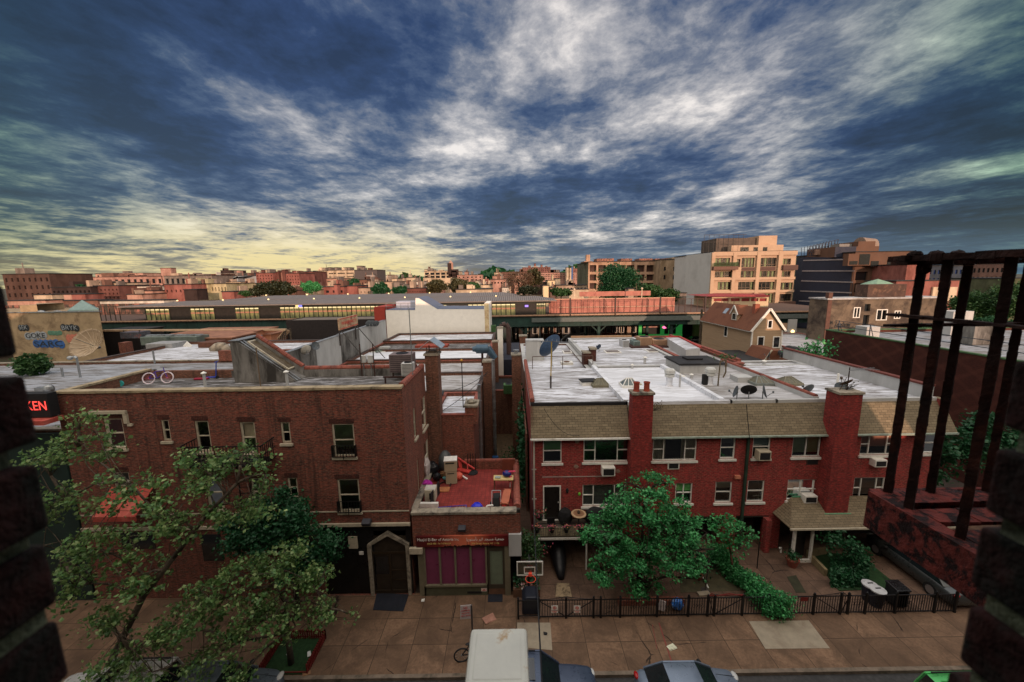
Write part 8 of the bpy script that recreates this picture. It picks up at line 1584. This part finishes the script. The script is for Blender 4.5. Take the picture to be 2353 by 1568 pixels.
s=MB();s.add([(n0.x,ny+12,0),(n1.x+.2,ny-.1,0),(n1.x+.2,ny-.1,zt-1),(n0.x,ny+12,n0.z),(n1.x+.2,ny+24,0),(n1.x+.2,ny+24,zt)],[(0,1,2,3),(0,3,5,4),(3,2,5)]);s.build('navy_flank_wall',nb,o)
for y0_,y1_ in((357,348),(443,443),(524,536),(607,622),(688,704)):
 p=U(*r4(580,y0_),y=ny+12.);q=U(*r4(960,y1_),y=ny-.1);s=MB();s.bar((n0.x-.02,ny+11.9,p.z),(n1.x+.1,ny-.15,q.z),.12,.32);s.build('pale_band',M('pale_band',(.28,.25,.26),.8),o)
s=MB();v0=U(*r4(900,305),y=ny-1);v1=U(*r4(1338,395),y=ny-1);s.box(v0.x,v1.x,ny-1.6,ny-.02,v1.z,v0.z)
s.build('upper_storey',bw_,o)
for q in holes_px(r4,[(920,362,985,392),(1000,305,1085,392),(1095,362,1158,405),(1230,362,1285,395)],ny-1.6):s=MB();s.box(q[0],q[1],ny-1.68,ny-1.61,q[2],q[3]);s.build('window',darkglass,o)
s=MB();p=U(*r4(805,250),y=ny+4);q=U(*r4(1165,240),y=ny+4);t2=U(*r4(1000,210),y=ny+4);t3=U(*r4(1140,210),y=ny+4);s.box(p.x,q.x,ny+4,ny+14,zt-.5,q.z);s.box(t2.x,t3.x,ny+4.2,ny+12,q.z,t2.z+.3);s.build('penthouse',bw_,o)
s=MB();s.box(p.x-.05,U(*r4(975,250),y=ny+4).x,ny+3.9,ny+3.99,zt-.5,q.z);s.build('navy_panel',nb,o)
s=MB();v=U(*r4(1000,200),y=ny+8);v2=U(*r4(1110,175),y=ny+8);s.tube((v.x,ny+8,v.z-1.2),(v2.x,ny+8,v.z-1.6),2.3,n=20);s.build('barrel_roof',M('warm_metal',(.24,.17,.13),.6,.3,metal=.1),o)
s=MB();v=U(*r4(840,222),y=ny+6);v2=U(*r4(940,245),y=ny+6);s.box(v.x,v2.x,ny+6,ny+9,v2.z,v.z);s.build('plant_units',M('grey_unit',(.2,.19,.18),.7,.3,3),o)
s=MB();A_=U(*r4(590,245),y=ny+10);B_=U(*r4(830,185),y=ny+10);C_=U(*r4(588,320),y=ny+10);D_2=U(*r4(800,305),y=ny+10);n=9
for i in range(n+1):t=i/n;s.bar(A_.lerp(B_,t),C_.lerp(D_2,t),.12);s.bar(A_.lerp(B_,t)+Vector((0,3,0)),C_.lerp(D_2,t)+Vector((0,3,0)),.1)
for t in(0,.33,.66,1):s.bar(A_.lerp(C_,t),B_.lerp(D_2,t),.12)
for i in range(n):s.bar(A_.lerp(B_,i/n),C_.lerp(D_2,(i+1)/n),.08)
o=thing('billboard_frame','empty lattice billboard frame on the roof of the dark apartment building','billboard',C_);s.build('lattice',M('navy_steel',(.025,.03,.05),.7),o);s=MB();p=U(*r4(648,268),y=ny+9);q=U(*r4(785,310),y=ny+9);s.box(p.x,q.x,ny+9,ny+9.6,q.z,p.z);s.build('panel',M('brown_panel',(.26,.16,.12),.8,.4,2),o)
def fb(name,label,x0,x1,yt,D,col_m,rows_=0,cols=0,dep=14,wm=darkglass,zb=None,wfrac=.5,hfrac=.5,topm=tar,reg=None,y2=None):
 a=U(x0,yt,y=D);b=U(x1,yt if y2 is None else y2,y=D);zt_=(a.z+b.z)/2;X0,X1=a.x,b.x;hs=[]
 zlo=U((x0+x1)/2,zb,y=D).z if zb else max(.5,zt_-3.3*rows_-1)
 for r_ in range(rows_):
  for c in range(cols):
   cw=(X1-X0)/cols;rh=(zt_-.6-zlo)/rows_;u_=X0+cw*(c+.5);z_=zlo+rh*(r_+.5);hs.append((u_-cw*wfrac/2,u_+cw*wfrac/2,z_-rh*hfrac/2,z_+rh*hfrac/2))
 return block(name,label,X0,X1,D,dep,zt_,col_m,hs,topm,hd=.35,glassm=wm)
def cm(n,c,v=.3):return M(n,tuple(.8*x+.2*(c[0]+c[1]+c[2])/3 for x in c),.88,v,.5,mul(c,.45),(.46,.66),.22,stretch=(1,1,.5))
redm=cm('brick_red',(.32,.095,.07));dred=cm('brick_dark_red',(.17,.055,.04));pinkm=cm('brick_pink',(.46,.23,.17));tanm=cm('render_tan',(.45,.31,.21));creamm=cm('render_cream',(.60,.45,.29));whm=cm('render_white',(.62,.56,.47));brm=cm('brick_brown',(.19,.085,.055));gym=cm('render_grey',(.22,.17,.14));yelm=cm('render_yellow',(.50,.42,.22));drkm=cm('brick_near_black',(.045,.022,.018));navm=cm('panel_navy',(.03,.045,.07));salm=cm('brick_salmon',(.52,.27,.19))
fb('red_block','red windowless block behind the first rusty baluster',2085,2140,608,95,redm,dep=10);fb('red_block','lower red block with pale gable panels at the right',2060,2205,646,90,redm,dep=8,zb=700)
for k,x in enumerate((2100,2142,2178)):v=U(x,660,y=89.9);v2=U(x+14,692,y=89.9);s=MB();s.box(v.x,v2.x,89.6,89.95,v2.z,v.z);tag(s.build('gable_panel',creamm),gl_[k]+' of three pale panels on the lower red block','panel')
fb('glass_tower','dark navy glass building behind the rusty railing',2135,2215,612,140,navm,4,8,zb=690,wm=M('blue_glass',(.02,.04,.14),.15,.5,.5));fb('dark_tower','long dark building with sloping top at the right edge',2215,2310,608,150,drkm,4,9,zb=690);fb('olive_block','olive green low block at the right edge',2310,2420,640,110,cm('render_olive',(.10,.11,.05)),2,5,zb=700)
cy_=66.;cm_=M('blotchy_render',(.16,.12,.085),.9,.4,.6,(.055,.04,.032),(.45,.62),.35,bs=.4)
a=U(*r4(745,660),y=cy_);b=U(*r4(1420,690),y=cy_);c_=U(*r4(1040,675),y=cy_);zt=a.z;hs=holes_px(r4,[(955,745,1003,825),(1045,715,1092,775),(1030,805,1080,895),(1143,762,1225,845),(1290,773,1335,832)],cy_)
o=block('stained_building','blotchy stained concrete building with lettered graffiti at its left end',a.x,U(*r4(1700,690),y=cy_).x,cy_,4,c_.z,cm_,hs,greyroof,.4)
fc=FY(cy_)
for h in(hs[3],hs[4],hs[0]):s=MB();hollow(s,h[0]-.08,h[1]+.08,h[2]-.08,h[3]+.08,.14,cy_-.06,.1);s.box((h[0]+h[1])/2-.07,(h[0]+h[1])/2+.07,cy_-.05,cy_,h[2],h[3]);s.build('window_frame',white,o)
s=MB();v=U(*r4(1035,555),y=cy_+2);v2=U(*r4(1345,555),y=cy_+2);s.box(v.x,v2.x,cy_+1,cy_+3.5,c_.z,v.z);s.build('roof_bulkhead',M('dark_blotchy_render',(.08,.045,.035),.9,.4,.8,(.16,.09,.06),(.52,.62),.9),o)
s=MB();s.box(a.x+.02,a.x+.7,cy_-.1,cy_+.6,0,a.z+.8);s.build('end_pier',M('rust_brown_pier',(.12,.06,.045),.9),o)
for body,x0,y0,x1,y1 in(('MUM',735,850,780,890),('Zooshow',795,845,925,925),('ZAZ',735,900,780,935)):
 q=rect((x0,y0,x1,y1),cy_,r4);t=text(body,(q[3]-q[2])*.9,((q[0]+q[1])/2,cy_-.04,(q[2]+q[3])/2),gk,'graffiti',o,ext=.02);xs=[v.co.x for v in t.data.vertices];k=(q[1]-q[0])/(max(xs)-min(xs));c0=(max(xs)+min(xs))/2
 for v in t.data.vertices:v.co.x=c0+(v.co.x-c0)*k
v=U(*r4(1190,545),y=cy_+6);s=MB();s.lathe([(2.6,0),(1.6,.5),(0,1.1)],(v.x,cy_+7,v.z-.3),8);tag(s.build('verdigris_cupola',M('verdigris',(.20,.32,.22),.6)),'pale green cupola showing above the stained concrete building','cupola')
yy_=92.;a=U(*r3(1800,730),y=yy_);b=U(*r3(2270,660),y=yy_);q0=U(*r3(1810,590),y=yy_);o=block('red_roofed_house','cream house with red hipped roof and red window band before the balcony apartments',a.x,b.x,yy_,9,q0.z,M('cream_wall2',(.60,.47,.30),.85,.1),holes_px(r3,[(1825,600,1950,625),(1965,600,2040,625),(2052,600,2120,625),(2130,600,2190,625),(2200,600,2258,625)],yy_),glassm=M('red_shutter',(.25,.03,.03),.7),roofm=M('red_sheet_roof',(.33,.035,.035),.6,.2),hd=.3)
t0=U(*r3(1745,585),y=yy_-1);t1=U(*r3(2280,590),y=yy_-1);t2=U(*r3(2235,562),y=yy_+3);t3=U(*r3(1830,560),y=yy_+3);s=MB();s.add([t0,t1,t2,t3,(t1.x,yy_+9,t1.z),(t0.x,yy_+9,t0.z)],[(0,1,2,3),(3,2,4,5),(1,4,2),(0,3,5)]);s.build('hipped_roof',CORR('red_ribbed_roof',(.36,.04,.04),.9,'X',.5,0),o)
yy_=150.;a=U(*r3(795,300),y=yy_);b=U(*r3(1385,300),y=yy_);hs=holes_px(r3,[(x,y,x+w,y+h)for y,h in((328,55),(405,50),(475,48))for x,w in((806,55),(876,62),(952,62),(1030,62),(1110,62),(1195,62),(1272,62),(1350,22))],yy_)
o=block('frame_building','long tan concrete framed building with open bays behind the big green tree',a.x,b.x,yy_,25,(a.z+b.z)/2,cm('tan_frame',(.47,.27,.16)),hs,glassm=M('dark_bay',(.05,.022,.016),.7,.5,.4,(.25,.08,.04),(.6,.7),1.2),hd=1.2,sidem=cm('olive_flank',(.13,.13,.07)))
v=U(*r3(770,262),y=yy_);v2=U(*r3(840,262),y=yy_);s=MB();s.box(v.x,v2.x,yy_+2,yy_+10,a.z,v.z-1.5);s.box(v.x+1,v.x+2.4,yy_+3,yy_+5,v.z-1.5,v.z+1);s.build('stair_tower',MT['tan_frame'],o)
for x0,x1 in((865,1005),(1065,1155),(1212,1322),(1345,1480)):p=U(*r3(x0,275),y=yy_+6);q=U(*r3(x1,275),y=yy_+6);s=MB();s.box(p.x,q.x,yy_+6,yy_+12,a.z,p.z);s.build('roof_plant',M('brown_plant',(.30,.13,.09),.8,.5,.8,(.08,.05,.04),(.5,.55),2),o)
a=U(*r3(1385,300),y=yy_-6);b=U(*r3(1595,265),y=yy_-6);hs=holes_px(r3,[(1415,343,1432,375),(1492,343,1508,375),(1412,410,1430,445),(1488,412,1505,447),(1532,385,1550,420),(1528,455,1546,490),(1485,480,1502,515),(1525,525,1542,555)],yy_-6)
block('end_wing','plain tan end wing with small dark windows right of the concrete framed building',a.x,b.x,yy_-6,24,U(*r3(1450,285),y=yy_-6).z,cm('olive_tan',(.34,.23,.13)),hs)
a=U(*r3(1500,262),y=yy_);b=U(*r3(1570,262),y=yy_);s=MB();s.box(a.x,b.x,yy_+2,yy_+10,20,a.z);tag(s.build('roof_bulkhead',cm('olive_tan',(.3,.2,.1))),'tan stair bulkhead on top of the plain end wing','bulkhead')
F=lambda reg,x0,x1,yt:(reg(x0,yt)[0],reg(x1,yt)[0],reg(x0,yt)[1])
def sk(label,reg,x0,x1,yt,D,m_,r_=0,c=0,zb=None,dep=14,wf=.5,hf=.5,nm='far_building',wm=darkglass,y2=None):
 p,q,t=F(reg,x0,x1,yt);return fb(nm,label,p,q,t,D,m_,r_,c,dep,wm,(reg(x0,zb)[1]if zb else None),wf,hf,y2=(reg(x0,y2)[1]if y2 else None))
sk('dark brown five storey block at the far left of the skyline',f1,30,700,175,135,cm('brick_dark_brown',(.10,.045,.03)),3,8,530,wf=.35)
sk('very dark low red block right of the far left brown block',f1,735,1300,365,118,drkm,2,9,530)
sk('deep red brick house with small lit windows beside the pale stained building',f1,1300,1695,345,120,dred,3,7,540,wf=.35)
sk('pale grey stained building with a row of dark windows on its right half',f1,1685,2300,352,126,whm,1,12,470,wf=.25)
sk('orange brick hut in front of the pale stained building, left one',f1,1820,2040,470,112,salm,nm='far_house');sk('orange brick hut in front of the pale stained building, right one',f1,2010,2190,420,116,salm,1,2,480,nm='far_house')
sk('white silver flat roof in front of the pale stained building',f1,1430,2350,560,100,whm,nm='far_roof',dep=4)
sk('long pink brick building with tall dark windows at the left of the skyline',f1,1175,2330,215,190,pinkm,1,13,330,wf=.5,hf=.65)
sk('upper pink storey set back on the long pink building',f1,1365,2050,165,215,salm,1,9,215,wf=.4)
sk('white curved roof box standing on the deep red brick house',f1,1330,1500,305,122,whm,nm='far_shed',dep=5);sk('cream roof box right of the white one on the deep red house',f1,1625,1820,302,124,creamm,nm='far_shed',dep=5)
sk('small cream and blue cabin before the far left brown block',f1,480,745,475,112,creamm,nm='far_shed',dep=5);sk('pink shed left half beside the salmon signboard wall',f1,910,1025,470,108,salm,nm='far_shed',dep=5);sk('dull red signboard wall in the low roofs at the left',f1,1025,1220,468,107,redm,nm='far_shed',dep=5)
sk('low row of red roofs just beyond the track fence at the left',f1,650,1400,560,104,brm,nm='far_roof',dep=4);sk('low salmon parapet at the extreme left beyond the graffiti building',f1,100,650,560,100,salm,nm='far_roof',dep=4)
sk('round topped pink chimney on the left skyline',f1,2300,2450,90,190,pinkm,nm='far_chimney',dep=3)
sk('greyish brown warehouse with tall dark windows in the left skyline',f2,0,690,200,185,tanm if False else gym,1,9,325,wf=.5,hf=.7);sk('flat brown roofline behind the warehouse with tall windows',f2,20,780,180,235,brm)
sk('wide dark grey brown building with black plant room on the left skyline',f2,760,1080,160,250,gym,1,10,260,wf=.6);sk('black plant room on top of the wide grey brown building',f2,812,970,122,255,drkm,nm='far_shed');sk('pinkish chimney stack in the left skyline',f2,1045,1088,125,240,pinkm,nm='far_chimney',dep=3)
sk('blue black long roofline behind the silver hangar',f2,1085,1380,162,260,navm)
sk('red brick block with dark openings below the grey warehouse',f2,0,390,325,120,redm,1,6,480,wf=.35,hf=.3);sk('black gated opening beside the red brick block',f2,285,470,400,112,drkm,nm='far_shed',dep=4)
sk('pale yellow green building, blank left half',f2,390,630,322,126,yelm);sk('pale yellow green building with five dark windows, right half',f2,620,895,315,127,yelm,1,6,440,wf=.35,hf=.6);sk('dark red hut at the end of the pale yellow building',f2,830,1005,430,110,redm,nm='far_shed',dep=6);sk('cream cube standing on the grey warehouse',f2,300,470,250,150,creamm,nm='far_shed',dep=6)
sk('light grey block beside the grey warehouse with tall windows',f2,680,760,202,190,whm)
sk('grey silver long hall right of the arched hangar',f2,1010,1320,202,205,M('silver_hall',(.34,.36,.38),.6,.1),dep=20)
v0=U(*f2(830,295),y=200);v1=U(*f2(1060,200),y=200);s=MB();s.ex([(v0.x,200,3),(v0.x,200,v0.z),(v0.x+3,200,v0.z+(v1.z-v0.z)*.6),(v0.x+8,200,v1.z-.6),(v0.x+14,200,v1.z),(v1.x,200,v1.z-.2),(v1.x,200,3)],(0,25,0));tag(s.build('arched_hangar',M('blue_silver_sheet',(.30,.34,.38),.5,.12),smooth=False),'arched silver blue hangar on the left skyline','hangar')
for k,(x0,x1,yt,D,m_,lb)in enumerate(((890,1100,290,170,creamm,'cream low block in front of the arched hangar'),(1090,1260,310,160,creamm,'cream low block right of the arched hangar base'),(970,1170,380,140,whm,'white low hut left of the dark olive tree'),(1000,1080,435,115,salm,'salmon hut low beside the dark red hut'),(890,1000,360,150,redm,'small red block behind the dark red hut'))):sk(lb,f2,x0,x1,yt,D,m_,nm='far_house',dep=8)
sk('red brick tenement behind the dark olive tree',f2,1320,1560,160,185,redm,3,6,300,wf=.3);sk('rust coloured tenement with peaked parapets behind the dark olive tree',f2,1560,1760,150,190,pinkm,3,5,300,wf=.3);sk('deep red tenement right of the dark olive tree top',f2,1750,1940,165,175,redm,3,5,320,wf=.3);sk('darker red tenement joining the long beige factory',f2,1930,2150,140,195,dred,3,6,300,wf=.3)
for k,x in enumerate((1395,1480,1600,1690,1840,1985)):sk(['first','second','third','fourth','fifth','sixth'][k]+' roof chimney counting from the left along the red tenements',f2,x,x+45,118+(k%3)*12,188,dred,nm='far_chimney',dep=3)
sk('long beige factory with strip windows in the centre left skyline',f2,2145,2353,130,220,creamm);sk('main range of the long beige factory with strip windows',f3,0,380,180,220,creamm,2,3,300,wf=.85,hf=.25)
for k,x in enumerate((0,100,225,285,415)):sk(['first','second','third','fourth','fifth'][k]+' grey ventilator box along the beige factory roof',f3,x,x+(70 if k==4 else 35),140 if k<4 else 118,224,gym,nm='far_shed',dep=6)
sk('dark grey building with pale panel right of the beige factory',f3,380,705,175,205,M('slate_dark',(.09,.075,.075),.85),0,0);sk('pale grey panel wall on the dark grey building',f3,548,668,240,203,M('panel_grey',(.30,.27,.26),.8,.1),nm='far_wall',dep=1.5);sk('small brick stack on the dark grey building',f3,575,620,150,210,brm,nm='far_chimney',dep=3)
sk('bright red house with dark windows just beyond the canopy',f3,-60,235,418,110,redm,1,3,520,dep=10,wf=.45);sk('bright red party wall beside the bright red house',f3,235,420,408,112,redm,dep=10);sk('red chimney on the bright red house',f3,90,135,385,108,redm,nm='far_chimney',dep=2)
sk('beige flat house right of the bright red house',f3,395,610,435,113,tanm,1,4,520,dep=8,wf=.2)
sk('salmon low block behind the bright red house',f3,-20,160,300,150,salm);sk('cream low block with square windows behind the bright red house',f3,0,170,340,140,creamm,1,4,400)
fill=[(735,855,258,250,whm,'white school like block with many small windows',2,7),(860,910,245,270,tanm,'tan cube right of the white many windowed block',0,0),(430,560,315,160,brm,'brown hut below the dark grey building',1,3),(555,720,325,170,tanm,'low tan roofs below the pale grey panel',0,0),(600,710,350,150,whm,'white roofed hut left of the two dark green trees',0,0),(890,1010,300,190,creamm,'cream block left of the long white house',1,4),(1040,1100,290,200,tanm,'small tan block behind the long white house',0,0),(1130,1270,285,165,creamm,'cream cube with a red door on the long white house',0,0),(1030,1360,345,158,whm,'long white house in the middle of the skyline',1,8),(815,940,345,155,tanm,'tan hut above the two dark green trees',0,0),(945,1030,345,150,gym,'grey hut between the two green trees and the white house',0,0),(1040,1160,385,140,gym,'grey roof below the long white house',0,0),(1130,1420,440,112,dred,'dark red brick wall just beyond the canopy centre',2,12),(1240,1340,395,140,brm,'brown pitched hut right of the long white house',0,0),(1860,2220,245,235,pinkm,'orange brick block with small tower right of the factory with water tank',2,6),(1965,2010,200,236,pinkm,'small tower of the orange brick block',0,0),(1370,1485,285,240,creamm,'cream annex at the foot of the factory with water tank',0,0),(2170,2353,390,130,creamm,'cream flat building beside the little gable right of the olive trees',0,0),(1840,2353,455,106,creamm,'very long low pale roof just beyond the canopy',0,0),(-60,60,620,100,brm,'x',0,0)]
for x0,x1,yt,D,m_,lb,r_,c in fill[:-1]:sk(lb,f3,x0,x1,yt,D,m_,r_,c,dep=8,nm='far_house' if c<5 else 'far_building',wf=.35,zb=yt+(90 if r_ else 0)if r_ else None)
sk('cream factory with wide window bays below the roof tank',f3,1385,1850,190,250,creamm,2,6,295,wf=.75,hf=.75,dep=30);sk('raised corner of the cream factory with window bays',f3,1390,1500,168,252,creamm)
o=thing('water_tank','red and black rooftop water tank tower on the cream factory','water tank',U(*f3(1760,190),y=250));p=U(*f3(1730,165),y=250);q=U(*f3(1795,75),y=250);s=MB();s.tube(((p.x+q.x)/2,252,p.z),((p.x+q.x)/2,252,q.z),(q.x-p.x)/2,n=14);s.lathe([((q.x-p.x)/2,0),(0,2.0)],((p.x+q.x)/2,252,q.z),14);s.build('tank',salm,o);s=MB();s.box(p.x-.2,p.x+2,249,251,p.z-3,q.z);s.box(p.x,q.x+3,250,254,p.z-5,p.z);s.build('tank_frame',drkm,o)
v=U(*f3(2130,380),y=128);s=MB();s.ex([(v.x-4,128,0),(v.x+4,128,0),(v.x+4,128,v.z-3),(v.x,128,v.z+1),(v.x-4,128,v.z-3)],(0,12,0));tag(s.build('far_house',creamm),'little pale gabled house right of the olive trees','house')
sk('red brick housing block with two tall chimneys on the horizon right of centre',f4,920,1320,195,420,cm('brick_far_plum',(.26,.10,.08)),2,14,260,dep=30,wf=.3)
for k,(x,w_,t)in enumerate(((1085,25,142),(1180,25,158),(1000,35,172),(1250,25,180))):sk(gl_[k]+' chimney of the housing block on the horizon',f4,x,x+w_,t,425,cm('brick_far_plum',(.26,.10,.08)),nm='far_chimney',dep=6)
sk('long balconied red apartment rows right of centre',f4,1180,1800,270,270,pinkm,4,26,390,wf=.5,hf=.5);sk('pale concrete tower slab in the balconied rows, left one',f4,1550,1580,200,262,creamm,dep=6,nm='far_tower');sk('pale concrete tower slab in the balconied rows, right one',f4,1595,1618,205,262,creamm,dep=6,nm='far_tower');sk('slim blue tower between the pale slabs and the concrete framed building',f4,1618,1642,188,264,M('blue_cladding',(.03,.10,.28),.6),dep=6,nm='far_tower')
sk('plum red roofline behind the blue tower',f4,1640,1790,212,380,cm('brick_far_plum',(.26,.10,.08)))
sk('pinkish cream block at the centre right with bright front',f4,485,640,320,190,salm);sk('cream upper block above the pinkish one',f4,512,600,270,196,creamm,1,5,320);sk('brown brick rows with balconies right of the cream upper block',f4,600,1010,262,230,brm,4,16,400,wf=.4);sk('salmon block in the twiggy trees',f4,800,990,310,200,salm,2,6,370)
sk('tall blank cream wall beside the black one at the centre right',f4,1280,1380,385,135,M('bright_cream_wall',(.75,.58,.36),.8,.08),nm='far_wall',dep=8);sk('black building with pale hoop shape right of the twiggy trees',f4,1060,1285,415,138,drkm,dep=8);sk('tan box left of the concrete framed building',f4,1385,1460,360,150,creamm,nm='far_shed',dep=6);sk('long low tan building with dark windows left of the concrete framed building',f4,1400,1840,455,130,tanm,1,9,510,wf=.5,hf=.5,dep=8);sk('plain cream wall low before the concrete framed building',f4,1590,1865,515,118,creamm,nm='far_wall',dep=4);sk('brick hut in the twiggy trees at the centre',f4,455,680,370,140,pinkm,1,5,440,dep=8)
sk('bright cream patch of wall with round opening at the centre right',f4,1215,1290,460,128,M('bright_cream_wall'),nm='far_wall',dep=4)
sk('low grey roof beyond the platform between the big tree and the white flank',r3,1500,1600,560,105,gym,nm='far_roof',dep=6)
sk('tan stub wall beside the olive tree beyond the pink platform',r3,1125,1170,525,100,tanm,nm='far_wall',dep=3)
rnd=random.Random(123);cms=[(creamm,'cream'),(tanm,'tan'),(pinkm,'orange'),(brm,'brown'),(redm,'red'),(whm,'white'),(gym,'grey')]
marks=[(150,'the far left brown block'),(240,'the deep red brick house'),(320,'the pale stained building'),(400,'the grey warehouse'),(480,'the pale yellow building'),(560,'the arched hangar'),(700,'the red tenements'),(780,'the beige factory'),(850,'the dark grey building'),(950,'the long white house'),(1020,'the factory with water tank'),(1090,'the orange brick block'),(1180,'the twiggy trees'),(1290,'the balconied rows')]
depthw=[(135,'near'),(175,'middle distance'),(225,'distant'),(300,'far off'),(380,'very far')]
for mx,mn in marks:
 for di,(D,dw)in enumerate(depthw):
  for sd2 in(-1,1):
   m_,cn=cms[rnd.randrange(7)];px_=mx+sd2*rnd.uniform(12,32);w2_=rnd.uniform(9,22)*(1.25-di*.15);yt=668-di*5.5+rnd.uniform(-2,3)-(px_-700)*.012
   fb('far_house',f'{cn} {dw} flat roofed house just {"left" if sd2 < 0 else "right"} of {mn}',px_-w2_/2,px_+w2_/2,yt,D+rnd.uniform(-8,8),m_,1,rnd.choice([3,4,5]),8,darkglass,yt+7,.4,.5)
def ft(label,px,py,D,rx,rz,leaf=leafF,seed=1,n=90,per=70,ls=.55,name='far_tree',base=True):
 v=U(px,py,y=D);k=D/894.;RX,RZ=rx*k,rz*k
 rnd=random.Random(seed);ells=[(v.x,D,v.z,RX*.8,RX*.6,RZ*.85)]+[(v.x+rnd.uniform(-.6,.6)*RX,D+rnd.uniform(-.3,.3)*RX,v.z+rnd.uniform(-.55,.5)*RZ,RX*.42,RX*.4,RZ*.5)for _ in range(5)]
 return tree(name,label,(v.x,D,0),ells,n,per,min(RX,RZ)*.42,leaf,ls*k*7,barkd,None,.3,seed=seed,twigs=False,up=.4,shell=.6)
ft('dark olive tree before the red tenements',628,662,104,52,17,LEAF('dark_olive_leaf',(.018,.022,.008),(.03,.032,.012),(.05,.05,.02),.15),201,150,80)
ft('bright green round tree right of the dark olive tree',715,660,108,26,13,leafC,202,80);ft('low green tree at the foot of the dark olive tree',565,675,102,18,6,leafF,203,50)
ft('dark tree before the beige factory',812,655,130,15,14,leafB,204,60);ft('dark green tree, left one of the two just beyond the canopy',873,664,104,24,12,leafB,205,80);ft('dark green tree, right one of the two just beyond the canopy',918,668,103,17,9,leafB,206,60)
ft('olive brown tree, left one of the three below the cream factory',1005,658,112,26,15,leafO,207,90);ft('olive brown tree, middle one of the three below the cream factory',1052,655,110,26,16,leafO,208,90);ft('olive tree, right one of the three below the cream factory',1090,660,110,16,11,leafF,209,60)
ft('green tree on the skyline before the white many windowed block',930,634,230,12,6,leafF,210,50)
ft('tall twiggy reddish tree at the centre of the view',1192,645,100,40,26,leafR,211,120,26,.35);ft('twiggy dark tree right of the tall twiggy reddish tree',1232,636,104,18,22,leafO,212,70,40);ft('dark leafy bush at the end of the canopy',1215,667,92,30,10,LEAF('murky_leaf',(.012,.016,.008),(.02,.026,.01),(.035,.04,.018),.15),213,80)
ft('green bush above the canopy end',1290,672,94,28,9,leafF,214,80)
ft('big dark green tree in front of the concrete framed building',1425,648,118,46,40,leafB,215,260,90,.5);ft('lighter green tree right of the big dark one',1490,672,108,28,20,leafF,216,120);ft('pale green tree before the plain end wing',1535,678,106,26,16,leafF,217,110)
ft('dark leafy tree low at the left edge beyond the graffiti building',205,664,122,30,10,leafB,218,50)
ft('green tree behind the rusty balusters, left one',2235,700,78,42,34,leafF,219,150,80);ft('green tree behind the rusty balusters, right one',2320,690,74,42,44,leafF,220,150,80);ft('low green tree beside the stained concrete building',2130,765,58,40,18,leafF,221,110,80)
ft('tall tree at the far right edge beyond the railing',2290,745,62,70,20,leafB,222,130,80)
rnd=random.Random(300);pts=[]
for i in range(26000):
 px_=rnd.uniform(60,1900);D=rnd.uniform(430,900);v=U(px_,640,y=D);pts.append(Vector((v.x,D,rnd.random()**.6*(16+8*(sin(px_*.013)*sin(px_*.05+1))+(6 if px_>1050 else 0))+(D-430)*.012)))
tag(leafmesh(pts,9,.3,rnd).build('far_woods',leafB,raw=True),None,None,kind='stuff')
